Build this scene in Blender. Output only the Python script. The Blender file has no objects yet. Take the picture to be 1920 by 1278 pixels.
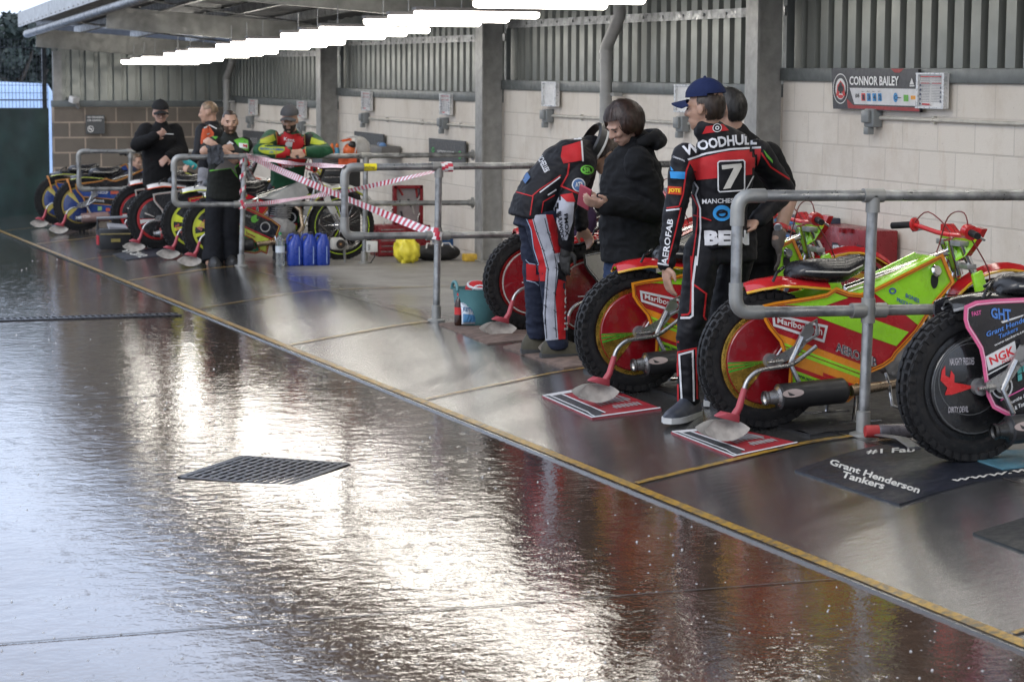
import bpy, bmesh, math, random
from mathutils import Vector as V, Matrix, Euler
from mathutils import noise as NZ
from mathutils.bvhtree import BVHTree
random.seed(7)
PI = math.pi; R = math.radians
SC = bpy.context.scene; COL = SC.collection
H = 1.79                                   # eye height above the road at the second kerb bay
# ---------------------------------------------------------------- camera geometry
F = 4290.0; YAW, PITCH, ROLL = .3462, .1174, .0058
_f = V((math.sin(YAW)*math.cos(PITCH), math.cos(YAW)*math.cos(PITCH), -math.sin(PITCH)))
_r0 = V((math.cos(YAW), -math.sin(YAW), 0)); _u0 = _r0.cross(_f)
_r = math.cos(ROLL)*_r0 + math.sin(ROLL)*_u0; _u = -math.sin(ROLL)*_r0 + math.cos(ROLL)*_u0
EYE = V((0, 0, H))
def ray(u, v): return _r*(u-960) + _u*(639-v) + _f*F
def py(u, v, y): d = ray(u, v); return EYE + d*(y/d.y)          # point of a pixel on the plane Y = y
def px(u, v, x): d = ray(u, v); return EYE + d*(x/d.x)
XK, XP, XW = 3.76, 4.91, 7.45
def zk(y): return H - 1.79 - .015*(y-9.0)
def zf(y): return H - 1.612 - .019*(y-9.0)
def gz(x, y):                                                   # apron and pit floor
    a, b = zk(y)+.009, zf(y)
    t = min(1, max(0, (x-XK)/(XP+.1-XK))); return a + (b-a)*(t*1.25 if t < .6 else 1-.25*((1-t)/.4)**2)
def gnd(u, v, dz=0):
    d = ray(u, v); lo, hi = 1/d.y, 45/d.y
    for i in range(60):
        m = (lo+hi)/2; p = EYE + d*m
        g = gz(p.x, p.y) if p.x > XK else zk(p.y)
        if p.z > g+dz: lo = m
        else: hi = m
    return EYE + d*lo
# ---------------------------------------------------------------- mesh builder
class MB:
    def __init__(s): s.v = []; s.f = []; s.m = []; s.mi = 0
    def add(s, vs, fs):
        o = len(s.v); s.v += [V(p) for p in vs]
        for f in fs: s.f.append([i+o for i in f]); s.m.append(s.mi)
        return s
    def box(s, c, d, rot=None):
        c = V(c); x, y, z = d[0]/2, d[1]/2, d[2]/2
        vs = [V((i*x, j*y, k*z)) for i in (-1, 1) for j in (-1, 1) for k in (-1, 1)]
        if rot is not None: vs = [rot @ p for p in vs]
        return s.add([c+p for p in vs], [(0,1,3,2),(4,6,7,5),(0,4,5,1),(2,3,7,6),(0,2,6,4),(1,5,7,3)])
    def loft(s, rings, cap=True, closed=False):
        n = len(rings[0]); vs = [p for r in rings for p in r]; fs = []
        k = len(rings)
        for a in range(k if closed else k-1):
            b = (a+1) % k
            for i in range(n):
                j = (i+1) % n; fs.append((a*n+i, a*n+j, b*n+j, b*n+i))
        if cap and not closed: fs += [tuple(range(n-1, -1, -1)), tuple((k-1)*n+i for i in range(n))]
        return s.add(vs, fs)
    def tube(s, pts, r, n=8, closed=False, flat=1, cap=True):
        pts = [V(p) for p in pts]; k = len(pts)
        rs = r if isinstance(r, (list, tuple)) else [r]*k
        rings = []; nrm = None
        for i, p in enumerate(pts):
            if closed: t = pts[(i+1) % k]-pts[i-1]
            else: t = pts[min(i+1, k-1)]-pts[max(i-1, 0)]
            t.normalize()
            if nrm is None: nrm = V((0, 0, 1)) if abs(t.z) < .9 else V((1, 0, 0))
            nrm = (nrm - t*nrm.dot(t)).normalized(); b = t.cross(nrm)
            rings.append([p + (nrm*math.cos(a)*flat + b*math.sin(a))*rs[i] for a in [2*PI*j/n for j in range(n)]])
        return s.loft(rings, cap, closed)
    def lathe(s, prof, c, ax=(0, 0, 1), n=20, cap=True):
        ax = V(ax).normalized(); c = V(c); e = V((1, 0, 0)) if abs(ax.x) < .9 else V((0, 1, 0))
        a = (e-ax*e.dot(ax)).normalized(); b = ax.cross(a)
        return s.loft([[c+ax*h+(a*math.cos(t)+b*math.sin(t))*max(r, 1e-4) for t in [2*PI*j/n for j in range(n)]] for r, h in prof], cap)
    def prism(s, poly, fn, h0, h1):
        n = len(poly); vs = [fn(a, b, h0) for a, b in poly] + [fn(a, b, h1) for a, b in poly]
        fs = [tuple(range(n)), tuple(range(2*n-1, n-1, -1))] + [(i, (i+1) % n, (i+1) % n+n, i+n) for i in range(n)]
        return s.add(vs, fs)
    def ell(s, c, r, rot=None, n=14, m=9):
        c = V(c); rings = []
        for i in range(m+1):
            t = PI*i/m; rr = max(math.sin(t), .01)
            q = [V((r[0]*rr*math.cos(a), r[1]*rr*math.sin(a), r[2]*math.cos(t))) for a in [2*PI*j/n for j in range(n)]]
            rings.append([c+(rot @ p if rot is not None else p) for p in q])
        return s.loft(rings)
    def grid(s, fn, us, vs):
        n = len(vs); P = [fn(a, b) for a in us for b in vs]
        return s.add(P, [(i*n+j, (i+1)*n+j, (i+1)*n+j+1, i*n+j+1) for i in range(len(us)-1) for j in range(n-1)])
    def build(s, name, mats, parent=None, base=None, smooth=40, bev=0):
        me = bpy.data.meshes.new(name)
        off = parent_pos(parent) if parent is not None else (V(base) if base is not None else V((0, 0, 0)))
        me.from_pydata([p-off for p in s.v], [], s.f)
        for m in (mats if isinstance(mats, (list, tuple)) else [mats]): me.materials.append(m)
        if len(me.materials) > 1:
            for p, k in zip(me.polygons, s.m): p.material_index = k
        bm = bmesh.new(); bm.from_mesh(me); bmesh.ops.recalc_face_normals(bm, faces=bm.faces)
        if bev:
            ed = [e for e in bm.edges if len(e.link_faces) == 2 and e.calc_face_angle(0) > R(35)]
            bmesh.ops.bevel(bm, geom=ed, offset=bev, segments=2, affect='EDGES', profile=.5, clamp_overlap=True)
        bm.to_mesh(me); bm.free()
        return link(name, me, parent, off, smooth)
def parent_pos(p):
    q = V((0, 0, 0))
    while p is not None: q += p.location; p = p.parent
    return q
def link(name, me, parent, off, smooth=40):
    if smooth:
        me.polygons.foreach_set('use_smooth', [True]*len(me.polygons)); me.set_sharp_from_angle(angle=R(smooth))
    o = bpy.data.objects.new(name, me); COL.objects.link(o)
    if parent is not None: o.parent = parent
    else: o.location = off
    return o
def thing(name, label, cat, loc=(0, 0, 0), group=None):
    o = bpy.data.objects.new(name, None); COL.objects.link(o); o.location = V(loc); o.empty_display_size = .1
    o['label'] = label; o['category'] = cat
    if group: o['group'] = group
    return o
def tag(o, label, cat, group=None):
    o['label'] = label; o['category'] = cat
    if group: o['group'] = group
    return o
def struct(o, kind='structure'): o['kind'] = kind; return o
def dup(root, d, label, group=None):
    c = root.copy(); COL.objects.link(c); c.location = root.location + V(d); c['label'] = label
    if group: c['group'] = group
    def rec(a, b):
        for ch in list(a.children):
            k = ch.copy(); COL.objects.link(k); k.parent = b; rec(ch, k)
    rec(root, c); return c
# ---------------------------------------------------------------- materials
def newmat(name):
    m = bpy.data.materials.new(name); m.use_nodes = True; nt = m.node_tree
    return m, nt, nt.nodes['Principled BSDF']
def nd(nt, t, **k):
    n = nt.nodes.new(t)
    for a, b in k.items():
        if a in n.inputs: n.inputs[a].default_value = b
        else: setattr(n, a, b)
    return n
def mixc(nt, fac, a, b, mode='MIX'):
    n = nt.nodes.new('ShaderNodeMix'); n.data_type = 'RGBA'; n.blend_type = mode
    for k, s in ((0, fac), (6, a), (7, b)):
        if hasattr(s, 'links'): nt.links.new(s, n.inputs[k])
        else: n.inputs[k].default_value = s if k == 0 else (*s[:3], 1)
    return n.outputs[2]
def ramp(nt, src, lo, hi, a=0., b=1.):
    n = nd(nt, 'ShaderNodeMapRange'); n.inputs['From Min'].default_value = lo; n.inputs['From Max'].default_value = hi
    n.inputs['To Min'].default_value = a; n.inputs['To Max'].default_value = b; nt.links.new(src, n.inputs['Value']); return n.outputs[0]
def tex(nt, scale, detail=4, rough=.55, sv=None, kind='obj'):
    tc = nd(nt, 'ShaderNodeTexCoord'); n = nd(nt, 'ShaderNodeTexNoise', Scale=scale, Detail=detail, Roughness=rough)
    src = tc.outputs['Object']
    if kind == 'pos': src = nd(nt, 'ShaderNodeNewGeometry').outputs['Position']
    if sv:
        mp = nd(nt, 'ShaderNodeMapping'); mp.inputs['Scale'].default_value = sv; nt.links.new(src, mp.inputs[0]); src = mp.outputs[0]
    nt.links.new(src, n.inputs['Vector']); return n.outputs['Fac']
def bump(nt, b, src, strength, dist=.01, prev=None):
    n = nd(nt, 'ShaderNodeBump', Strength=strength, Distance=dist); nt.links.new(src, n.inputs['Height'])
    if prev is not None: nt.links.new(prev, n.inputs['Normal'])
    if b is not None: nt.links.new(n.outputs[0], b.inputs['Normal'])
    return n.outputs[0]
def mat(name, col, rough=.5, metal=0., var=.12, vs=9., bs=0., bst=60., coat=0., spec=None, rv=.12, emit=0., dirt=0.):
    m, nt, b = newmat(name)
    f = tex(nt, vs, 5)
    lo = [c*(1-var*1.6) for c in col]; hi = [min(1, c*(1+var)) for c in col]
    cc = mixc(nt, ramp(nt, f, .3, .7), lo, hi)
    if dirt: cc = mixc(nt, ramp(nt, tex(nt, 55, 5, .75), .52, .72, 0, dirt), cc, (.075, .065, .055)); cc = mixc(nt, ramp(nt, tex(nt, 7, 6, .7), .5, .8, 0, dirt), cc, (.07, .06, .05))
    nt.links.new(cc, b.inputs['Base Color'])
    nt.links.new(ramp(nt, tex(nt, vs*2.3, 3), .3, .7, max(.02, rough-rv), min(1, rough+rv)), b.inputs['Roughness'])
    b.inputs['Metallic'].default_value = metal; b.inputs['Coat Weight'].default_value = coat
    b.inputs['Coat Roughness'].default_value = .08
    if spec is not None: b.inputs['Specular IOR Level'].default_value = spec
    if bs: bump(nt, b, tex(nt, bst, 5), bs, .004)
    if emit: b.inputs['Emission Color'].default_value = (*col, 1); b.inputs['Emission Strength'].default_value = emit
    return m
_mc = {}
def flat(col, rough=.5, metal=0., key='print'):
    k = (tuple(round(c, 3) for c in col), rough, metal)
    if k not in _mc: _mc[k] = mat(key, col, rough, metal, var=.08, vs=14)
    return _mc[k]
BLACK = (.012, .012, .014); WHITE = (.75, .75, .74); RED = (.55, .018, .02); LIME = (.33, .72, .03); ORANGE = (.8, .28, .02)
YEL = (.75, .6, .04); GREEN = (.015, .16, .05); BLUE = (.02, .06, .35); CYAN = (.03, .3, .6); PINK = (.75, .12, .3); SILV = (.55, .56, .57); NAVY = (.012, .017, .035)
GALV = mat('galvanised_steel', (.3, .305, .305), .42, .7, .35, 11, .1, 60, rv=.18)
GALVD = mat('weathered_galvanised', (.3, .3, .285), .5, .55, .2, 5, .06, 50)
CHROME = mat('chrome', (.7, .7, .7), .12, 1, .08)
STEEL = mat('steel', (.42, .42, .42), .3, .9, .15)
ALU = mat('cast_alloy', (.36, .36, .36), .45, .7, .2, 20, .1, 90)
RUBBER = mat('rubber', (.011, .011, .012), .62, 0, .25, 12, .2, 50, rv=.15, dirt=.28, spec=.3)
BLKM = mat('black_paint', (.012, .012, .013), .3, .2, .2)
BLKP = mat('black_plastic', (.02, .02, .021), .42, 0, .2, 9, .05)
GOLD = mat('gold_anodised', (.62, .38, .07), .25, .9, .12)
def wetmat(name, c1, c2, c3, rlo, rhi, bs, streak=None, dry=None):
    m, nt, b = newmat(name)
    f1 = tex(nt, .55, 6, .6, kind='pos'); f2 = tex(nt, 7, 7, .65, kind='pos'); f3 = tex(nt, 55, 4, .7, kind='pos')
    c = mixc(nt, ramp(nt, f1, .35, .66), c1, c2); c = mixc(nt, ramp(nt, f2, .45, .75), c, c3)
    c = mixc(nt, ramp(nt, f3, .35, .7, 0, .5), c, [k*.6 for k in c1])
    rg = ramp(nt, tex(nt, 1.1, 5, .6, kind='pos'), .35, .65, rlo, rhi)
    return m, nt, b, c, rg
# ================================================================= setting: road, apron, floor
def ground_mats():
    m, nt, b, c, rg = wetmat('wet_road_concrete', (.088, .05, .03), (.06, .035, .022), (.125, .076, .048), .03, .09, 1)
    nt.links.new(c, b.inputs['Base Color']); nt.links.new(rg, b.inputs['Roughness'])
    b.inputs['Specular IOR Level'].default_value = .5; b.inputs['Coat Weight'].default_value = .9; b.inputs['Coat IOR'].default_value = 1.36; b.inputs['Coat Roughness'].default_value = .03
    n1 = bump(nt, None, tex(nt, 2.0, 3, .5, kind='pos'), .1, .03)
    n2 = bump(nt, None, tex(nt, 12, 4, .62, kind='pos'), .22, .012, n1)
    n3 = bump(nt, None, tex(nt, 50, 3, .6, kind='pos'), .08, .002, n2)
    # rain rings and splashes
    g = nd(nt, 'ShaderNodeNewGeometry'); vo = nd(nt, 'ShaderNodeTexVoronoi', Scale=7.5); nt.links.new(g.outputs['Position'], vo.inputs['Vector'])
    w = nd(nt, 'ShaderNodeMath', operation='SINE'); k = nd(nt, 'ShaderNodeMath', operation='MULTIPLY'); k.inputs[1].default_value = 45
    nt.links.new(vo.outputs['Distance'], k.inputs[0]); nt.links.new(k.outputs[0], w.inputs[0])
    q = nd(nt, 'ShaderNodeMath', operation='MULTIPLY'); nt.links.new(w.outputs[0], q.inputs[0]); nt.links.new(ramp(nt, vo.outputs['Distance'], .12, .45, 1, 0), q.inputs[1])
    n4 = bump(nt, b, q.outputs[0], .1, .002, n3)
    nt.links.new(ramp(nt, tex(nt, .9, 5, .6, (1, .5, 1), 'pos'), .36, .6, .65, 1), b.inputs['Coat Weight']); nt.links.new(n4, b.inputs['Coat Normal']); road = m
    m, nt, b, c, rg = wetmat('apron_concrete', (.062, .06, .057), (.042, .041, .041), (.085, .081, .076), .06, .22, 1)
    g = nd(nt, 'ShaderNodeNewGeometry'); sx = nd(nt, 'ShaderNodeSeparateXYZ'); nt.links.new(g.outputs['Position'], sx.inputs[0])
    wob = nd(nt, 'ShaderNodeMath', operation='MULTIPLY_ADD'); nt.links.new(tex(nt, .9, 4, kind='pos'), wob.inputs[0]); wob.inputs[1].default_value = 1.1; nt.links.new(sx.outputs[0], wob.inputs[2])
    c = mixc(nt, ramp(nt, tex(nt, 2.2, 7, .72, (.5, 1.5, 1), 'pos'), .47, .7, 0, .75), c, (.035, .034, .034)); c = mixc(nt, ramp(nt, tex(nt, 6, 3, .6, kind='pos'), .66, .76, 0, .7), c, (.02, .018, .016))
    dry = ramp(nt, wob.outputs[0], 5.45, 6.15)
    c2 = mixc(nt, ramp(nt, tex(nt, 3, 6, .65, kind='pos'), .3, .7), (.15, .14, .125), (.25, .235, .21)); c2 = mixc(nt, ramp(nt, tex(nt, 5, 4, .65, kind='pos'), .62, .74, 0, .6), c2, (.06, .055, .05))
    nt.links.new(mixc(nt, dry, c, c2), b.inputs['Base Color'])
    rr = nd(nt, 'ShaderNodeMath', operation='MULTIPLY_ADD'); nt.links.new(dry, rr.inputs[0]); rr.inputs[1].default_value = .4; nt.links.new(rg, rr.inputs[2]); nt.links.new(rr.outputs[0], b.inputs['Roughness'])
    n1 = bump(nt, None, tex(nt, 20, 5, .65, (.3, 1.6, 1), 'pos'), .4, .006)   # tamped ribs run across the ramp
    n2 = bump(nt, None, tex(nt, 4, 3, .5, kind='pos'), .05, .02, n1)
    bump(nt, b, tex(nt, 80, 5, .75, kind='pos'), .5, .003, n2)
    nt.links.new(ramp(nt, dry, 0, .8, .85, 0), b.inputs['Coat Weight']); b.inputs['Coat Roughness'].default_value = .07; b.inputs['Coat IOR'].default_value = 1.36
    nt.links.new(bump(nt, None, tex(nt, 26, 5, .65, (.4, 1.4, 1), 'pos'), .3, .006), b.inputs['Coat Normal'])
    b.inputs['Specular IOR Level'].default_value = .8
    apron = m
    m, nt, b = newmat('worn_yellow_paint')
    f = tex(nt, 26, 6, .7, kind='pos'); c = mixc(nt, ramp(nt, f, .46, .6), (.36, .205, .025), (.085, .07, .05))
    nt.links.new(c, b.inputs['Base Color']); b.inputs['Roughness'].default_value = .28
    bump(nt, b, tex(nt, 70, 4, .7, kind='pos'), .5, .003)
    return road, apron, m
M_ROAD, M_APRON, M_YELL = ground_mats()
def rng(a, b, n): return [a+(b-a)*i/n for i in range(n+1)]
def setting():
    ys = [-12, 0, 12, 24, 36, 48, 90, 400]
    m = MB(); m.grid(lambda x, y: V((x, y, zk(y) if y < 48 else zk(48)-.01*(y-48))), [-300, -60, -8, 0, XK], ys)
    struct(m.build('road', M_ROAD, smooth=0))
    xs = rng(XK, XP+.1, 14)+[5.6, 6.4, XW+.3]
    m = MB(); m.grid(lambda x, y: V((x, y, gz(x, y))), xs, rng(-3, 36, 39))
    m.grid(lambda t, y: V((XK, y, gz(XK, y) if t else zk(y)-.05)), [0, 1], rng(-3, 36, 39))
    struct(m.build('pit_floor', M_APRON))
    m = MB()
    m.grid(lambda x, y: V((x, y, gz(x, y)+.004)), [XK+.012, XK+.052], rng(-3, 36, 39))
    struct(m.build('kerb_line', M_YELL))
    for y in (6, 9, 12, 15.05, 18, 21.1, 24, 27, 30):
        m = MB(); w = .025 if y in (9, 15.05, 21.1, 27) else .016
        x1 = XP if w == .025 else 6.6
        m.grid(lambda x, yy: V((x, yy, gz(x, yy)+.006)), [XK+.062]+[x for x in xs if XK+.07 < x < x1]+[x1], [y-w, y+w])
        struct(m.build('bay_line', M_YELL))
    # slab joints: fine dark seams
    m = MB()
    for y in (12.8, 7.0): m.grid(lambda x, yy: V((x, yy, zk(yy)+.003)), [-9, XK-.02], [y, y+.012])
    m.grid(lambda x, yy: V((x, yy, gz(x, yy)+.003)), [XP-.05, XP-.04], rng(-3, 36, 39))
    struct(m.build('slab_joint', flat((.05, .04, .035), .4)))
    # drain channel with a slotted grating, square gully grate
    M_IRON = mat('cast_iron', (.022, .024, .03), .4, .3, .3, 30, .1)
    y0 = 17.72; t = thing('channel_drain', 'slotted channel drain crossing the wet road up to the kerb', 'drain', (XK-.4, y0, zk(y0)))
    m = MB(); m.box((XK-.15-4, y0, zk(y0)+.002), (8, .2, .006)); m.build('frame', flat((.012, .012, .012), .3), t)
    m = MB()
    for i in range(150): m.box((XK-.2-i*.05, y0, zk(y0)+.008), (.022, .13, .008))
    for s in (-.08, .08): m.box((XK-.15-4, y0+s, zk(y0)+.008), (8, .025, .009))
    m.build('grating', M_IRON, t)
    pts = [gnd(340, 893), gnd(530, 910), gnd(640, 872), gnd(478, 857)]
    c = sum(pts, V())/4; t = thing('gully_grate', 'square cast iron gully grate with diagonal bars in the wet road', 'grate', c)
    e1 = (pts[2]-pts[1]); e2 = (pts[0]-pts[1]); L1, L2 = .62, .62; e1.z = e2.z = 0
    a1 = e1.normalized(); a2 = V((-a1.y, a1.x, 0)); up = V((0, 0, 1)); rt = Matrix((a1, a2, up)).transposed()
    L1 = e1.length; L2 = abs(e2.dot(a2))
    c.z = zk(c.y)
    m = MB(); m.box(c-up*.0015, (L1, L2, .006), rt); m.build('gully_pan', M_ROAD, t)
    m = MB(); n = 13
    for i in range(n+1): m.box(c+a2*(L2*(i/n-.5))+up*.003, (L1, .022 if 0 < i < n else .035, .006), rt)
    for i in range(n+1):
        if i % 2 and i != n: continue
        if i in (0, n): m.box(c+a1*(L1*(i/n-.5))+up*.0028, (.035, L2, .005), rt)
        else: m.box(c+a1*(L1*(i/n-.5))+up*.0024, (.022, L2, .004), rt)
    m.build('bars', M_IRON, t)
setting()
# ================================================================= building
def brickmat(name, axis, c1, c2, mort, dirt, bw=.445, bh=.216, ms=.008, bs=.5):
    m, nt, b = newmat(name)
    tc = nd(nt, 'ShaderNodeTexCoord'); sp = nd(nt, 'ShaderNodeSeparateXYZ'); nt.links.new(tc.outputs['Object'], sp.inputs[0])
    cb = nd(nt, 'ShaderNodeCombineXYZ'); nt.links.new(sp.outputs[axis], cb.inputs[0]); nt.links.new(sp.outputs[2], cb.inputs[1])
    br = nd(nt, 'ShaderNodeTexBrick'); nt.links.new(cb.outputs[0], br.inputs['Vector'])
    for k, v in (('Scale', 1), ('Brick Width', bw), ('Row Height', bh), ('Mortar Size', ms), ('Mortar Smooth', .4), ('Bias', 0)): br.inputs[k].default_value = v
    br.inputs['Color1'].default_value = (*c1, 1); br.inputs['Color2'].default_value = (*c2, 1); br.inputs['Mortar'].default_value = (*mort, 1)
    c = mixc(nt, ramp(nt, tex(nt, 1.5, 6, .7), .46, .74, 0, .75), br.outputs['Color'], dirt)
    c = mixc(nt, ramp(nt, tex(nt, 38, 3, .7), .64, .76, 0, .55), c, [k*.45 for k in dirt])
    c = mixc(nt, ramp(nt, tex(nt, 5, 5, .7, (1, 1, .25)), .58, .8, 0, .45), c, (dirt[0]*.9, dirt[1]*.75, dirt[2]*.6))
    nt.links.new(c, b.inputs['Base Color']); b.inputs['Roughness'].default_value = .75
    iv = nd(nt, 'ShaderNodeMath', operation='SUBTRACT'); iv.inputs[0].default_value = 1; nt.links.new(br.outputs['Fac'], iv.inputs[1])
    n1 = bump(nt, None, iv.outputs[0], bs, .006)
    bump(nt, b, tex(nt, 60, 5, .7), .35, .005, n1)
    return m
M_WBLK = brickmat('painted_blockwork', 1, (.72, .67, .6), (.67, .62, .555), (.6, .555, .5), (.5, .43, .35))
M_BBLK = brickmat('brown_blockwork', 0, (.165, .14, .115), (.135, .118, .1), (.36, .29, .23), (.1, .085, .07), ms=.014, bs=.25)
M_CLAD = mat('metal_cladding', (.17, .18, .168), .42, .65, .05, 3, rv=.04)
M_LEDGE = mat('grey_flashing', (.13, .145, .145), .5, .2, .1)
M_COLUMN = mat('column_paint', (.3, .3, .29), .5, .3, .15)
def clad(m, fn, w, z0, z1, pitch=.2):
    """trapezoid sheet: fn(a, depth, z) -> point"""
    prof = []; n = int(w/pitch)+1
    for i in range(n):
        for da, d in ((0, 0), (.06, 0), (.074, .055), (.186, .055)):
            if i*pitch+da <= w: prof.append((i*pitch+da, d))
    prof.append((w, prof[-1][1]))
    P = [fn(a, d, z) for a, d in prof for z in (z0, z1)]
    m.add(P, [(2*i, 2*i+2, 2*i+3, 2*i+1) for i in range(len(prof)-1)])
BAYS = [(3, 8.93, .14, 'nearest the camera, ending at the first column'), (8.96, 14.93, .028, 'behind the name board'), (14.96, 20.93, -.088, 'behind the woman and the drainpipe'), (20.96, 26.88, -.212, 'with the two framed notices and the dark plaques'), (26.91, 33.0, -.375, 'far one in the corner')]
def roof_z(x, y): return H + .58 - .07*(x-4.7) + .03*(33-y)
def building():
    for i, (a, b, fl, lab) in enumerate(BAYS):
        z = H+fl*XW/7.247; y0 = (a+b)/2
        t = thing('pit_wall', 'white painted block wall with grey metal cladding above, bay '+lab, 'wall', (XW, a, z-.09), 'pit wall bays')
        m = MB(); zb = zf(y0)-.3; m.box((XW+.1, y0, (zb+z-.09)/2), (.2, b-a, z-.09-zb)); m.build('blockwork', M_WBLK, t)
        m = MB(); m.box((XW+.08, y0, z-.043), (.22, b-a, .092)); m.build('ledge', M_LEDGE, t, bev=.006)
        m = MB(); zt = H+.50-.02*(y0-17)+.12
        clad(m, lambda q, d, zz: V((XW+.1-d, b-q, zz)), b-a, z+.004, zt); m.build('cladding', M_CLAD, t, smooth=0)
        m = MB(); m.box((XW+.16, y0, (z+zt+.4)/2), (.02, b-a+.04, zt+.4-z)); m.build('backing_sheet', M_LEDGE, t)
        m = MB(); m.box((XW+.085, a+.03, (z+zt)/2), (.1, .06, zt-z)); m.build('end_trim', M_LEDGE, t)
        m = MB(); m.box((XW+.03, y0, zt-.16), (.02, b-a-.02, .07))
        for k in range(int((b-a)/.4)): m.lathe([(.012, 0), (.012, .008)], (XW+.02, a+.2+k*.4, zt-.16), (-1, 0, 0), 8)
        m.build('top_trim', GALV, t)
    for y in (9.05, 15.05, 21.05, 27.0):
        zb = zf(y); zt = roof_z(XW, y)-.02
        t = thing('steel_column', {9.05: 'grey steel column at the near end of the name board wall', 15.05: 'grey steel column behind the rider with number 7', 21.05: 'grey steel column where the far handrail ends', 27.0: 'grey steel column beside the rider leaning on the rail'}[y], 'column', (7.3, y-.1, zb), 'steel columns of the pit shelter')
        m = MB(); m.box((7.21, y-.1, (zb+zt)/2), (.018, .2, zt-zb)); m.box((7.33, y-.1, (zb+zt)/2), (.222, .012, zt-zb)); m.build('column_shaft', M_COLUMN, t)
        m = MB(); m.box((7.31, y-.1, zb+.01), (.26, .3, .02)); m.build('base_plate', GALVD, t)
    # end wall
    Y = 33.02; x0, x1 = 4.95, XW+.2; z = H-.46
    t = thing('end_wall', 'brown block end wall with grey cladding above and a no smoking sign on it', 'wall', (x0, Y, z-.09))
    m = MB(); m.box(((x0+x1)/2, Y+.1, (z-.09+zf(Y)-.4)/2), (x1-x0, .2, z-.09-zf(Y)+.4)); m.build('blockwork', M_BBLK, t)
    m = MB(); m.box(((x0+x1)/2, Y+.08, z-.043), (x1-x0+.02, .22, .092)); m.build('ledge', M_LEDGE, t, bev=.006)
    m = MB(); clad(m, lambda q, d, zz: V((x0+q, Y+.09-d, zz)), x1-x0, z+.004, z+.75); m.build('cladding', mat('end_cladding', (.27, .285, .27), .4, .6, .1, 3), t, smooth=0)
    m = MB(); m.box((x0+.06, Y+.02, z+.35), (.12, .1, .7)); m.build('corner_post', M_COLUMN, t)
    # roof
    t = thing('pit_roof', 'grey mono-pitch shelter roof over the pit bays with lattice of purlins', 'roof', (6, 18, roof_z(6, 18)))
    m = MB(); X0, X1 = 4.55, XW+.4
    n = int((X1-X0)/.1)
    us = rng(-2, 33.3, 180)
    prof = [(y, .0 if i % 2 else .035) for i, y in enumerate(us)]
    P = [V((x, y, roof_z(x, y)+.06+d)) for y, d in prof for x in (X0, X1)]
    m.add(P, [(2*i, 2*i+2, 2*i+3, 2*i+1) for i in range(len(prof)-1)]); m.build('roof_sheet', mat('roof_sheet', (.2, .205, .21), .45, .4, .15), t, smooth=0)
    m = MB()
    for (xx, w, h, dz) in ((X0-.01, .03, .2, .12),):
        for i in range(12):
            a, b = -2+i*2.95, -2+(i+1)*2.95-.01; sl = math.atan(-.03)
            m.box((xx, (a+b)/2, roof_z(xx, (a+b)/2)+dz-.02), (w, b-a, h), Euler((sl, 0, 0)).to_matrix())
            for k in range(8): m.lathe([(.013, 0), (.01, .012)], (xx-.015, a+.2+k*.36, roof_z(xx, a+.2+k*.36)+.03), (-1, 0, 0), 8)
    m.build('fascia', mat('fascia', (.36, .37, .37), .4, .4, .1), t)
    m = MB(); m.tube([(4.62, -2, roof_z(4.62, -2)-.1), (4.62, 33.2, roof_z(4.62, 33.2)-.1)], .055, 16); m.build('edge_pipe', GALV, t)
    for x in (5.3, 6.1, 6.9):
        m = MB(); sl = math.atan(-.03); m.box((x, 15.6, roof_z(x, 15.6)+.0), (.06, 35, .1), Euler((sl, 0, 0)).to_matrix()); m.build('purlin', GALV, t)
    for y in (3, 9.05, 15.05, 21.05, 27.0, 32.7):
        m = MB(); ang = math.atan(.07)
        rt = Euler((0, ang, 0)).to_matrix()
        xc = (4.68+7.3)/2; m.box((xc, y-.1, roof_z(xc, y)-.17), (2.66, .012, .24), rt)
        for s in (-1, 1): m.box((xc, y-.06, roof_z(xc, y)-.17+s*.12), (2.66, .09, .014), rt)
        m.build('rafter', GALVD, t)
    m = MB()
    for y in (10.5, 13.5, 16.5, 19.5, 22.5, 25.5, 28.5, 30.5):
        m.tube([(4.7, y, roof_z(4.7, y)-.03), (7.3, y+1.4, roof_z(7.3, y+1.4)-.06)], .012, 6)
    m.build('bracing_rod', GALV, t)
    # lights: triple fluorescent battens across the bays
    M_LAMP, nt, b = newmat('lit_diffuser'); b.inputs['Base Color'].default_value = (.9, .9, .88, 1)
    b.inputs['Emission Color'].default_value = (1, .95, .86, 1); b.inputs['Emission Strength'].default_value = LAMP
    M_BODY = mat('batten_body', (.33, .31, .3), .5, 0, .1)
    k = 0; t0 = None
    ordn = ['nearest', 'second nearest', 'third', 'fourth', 'fifth', 'sixth', 'seventh', 'eighth', 'ninth', 'tenth', 'eleventh', 'twelfth', 'thirteenth', 'fourteenth', 'fifteenth', 'sixteenth', 'seventeenth', 'eighteenth']
    ylist = [y for g in range(10) for y in (3.1+2.95*g, 3.83+2.95*g, 4.57+2.95*g)]
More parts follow.
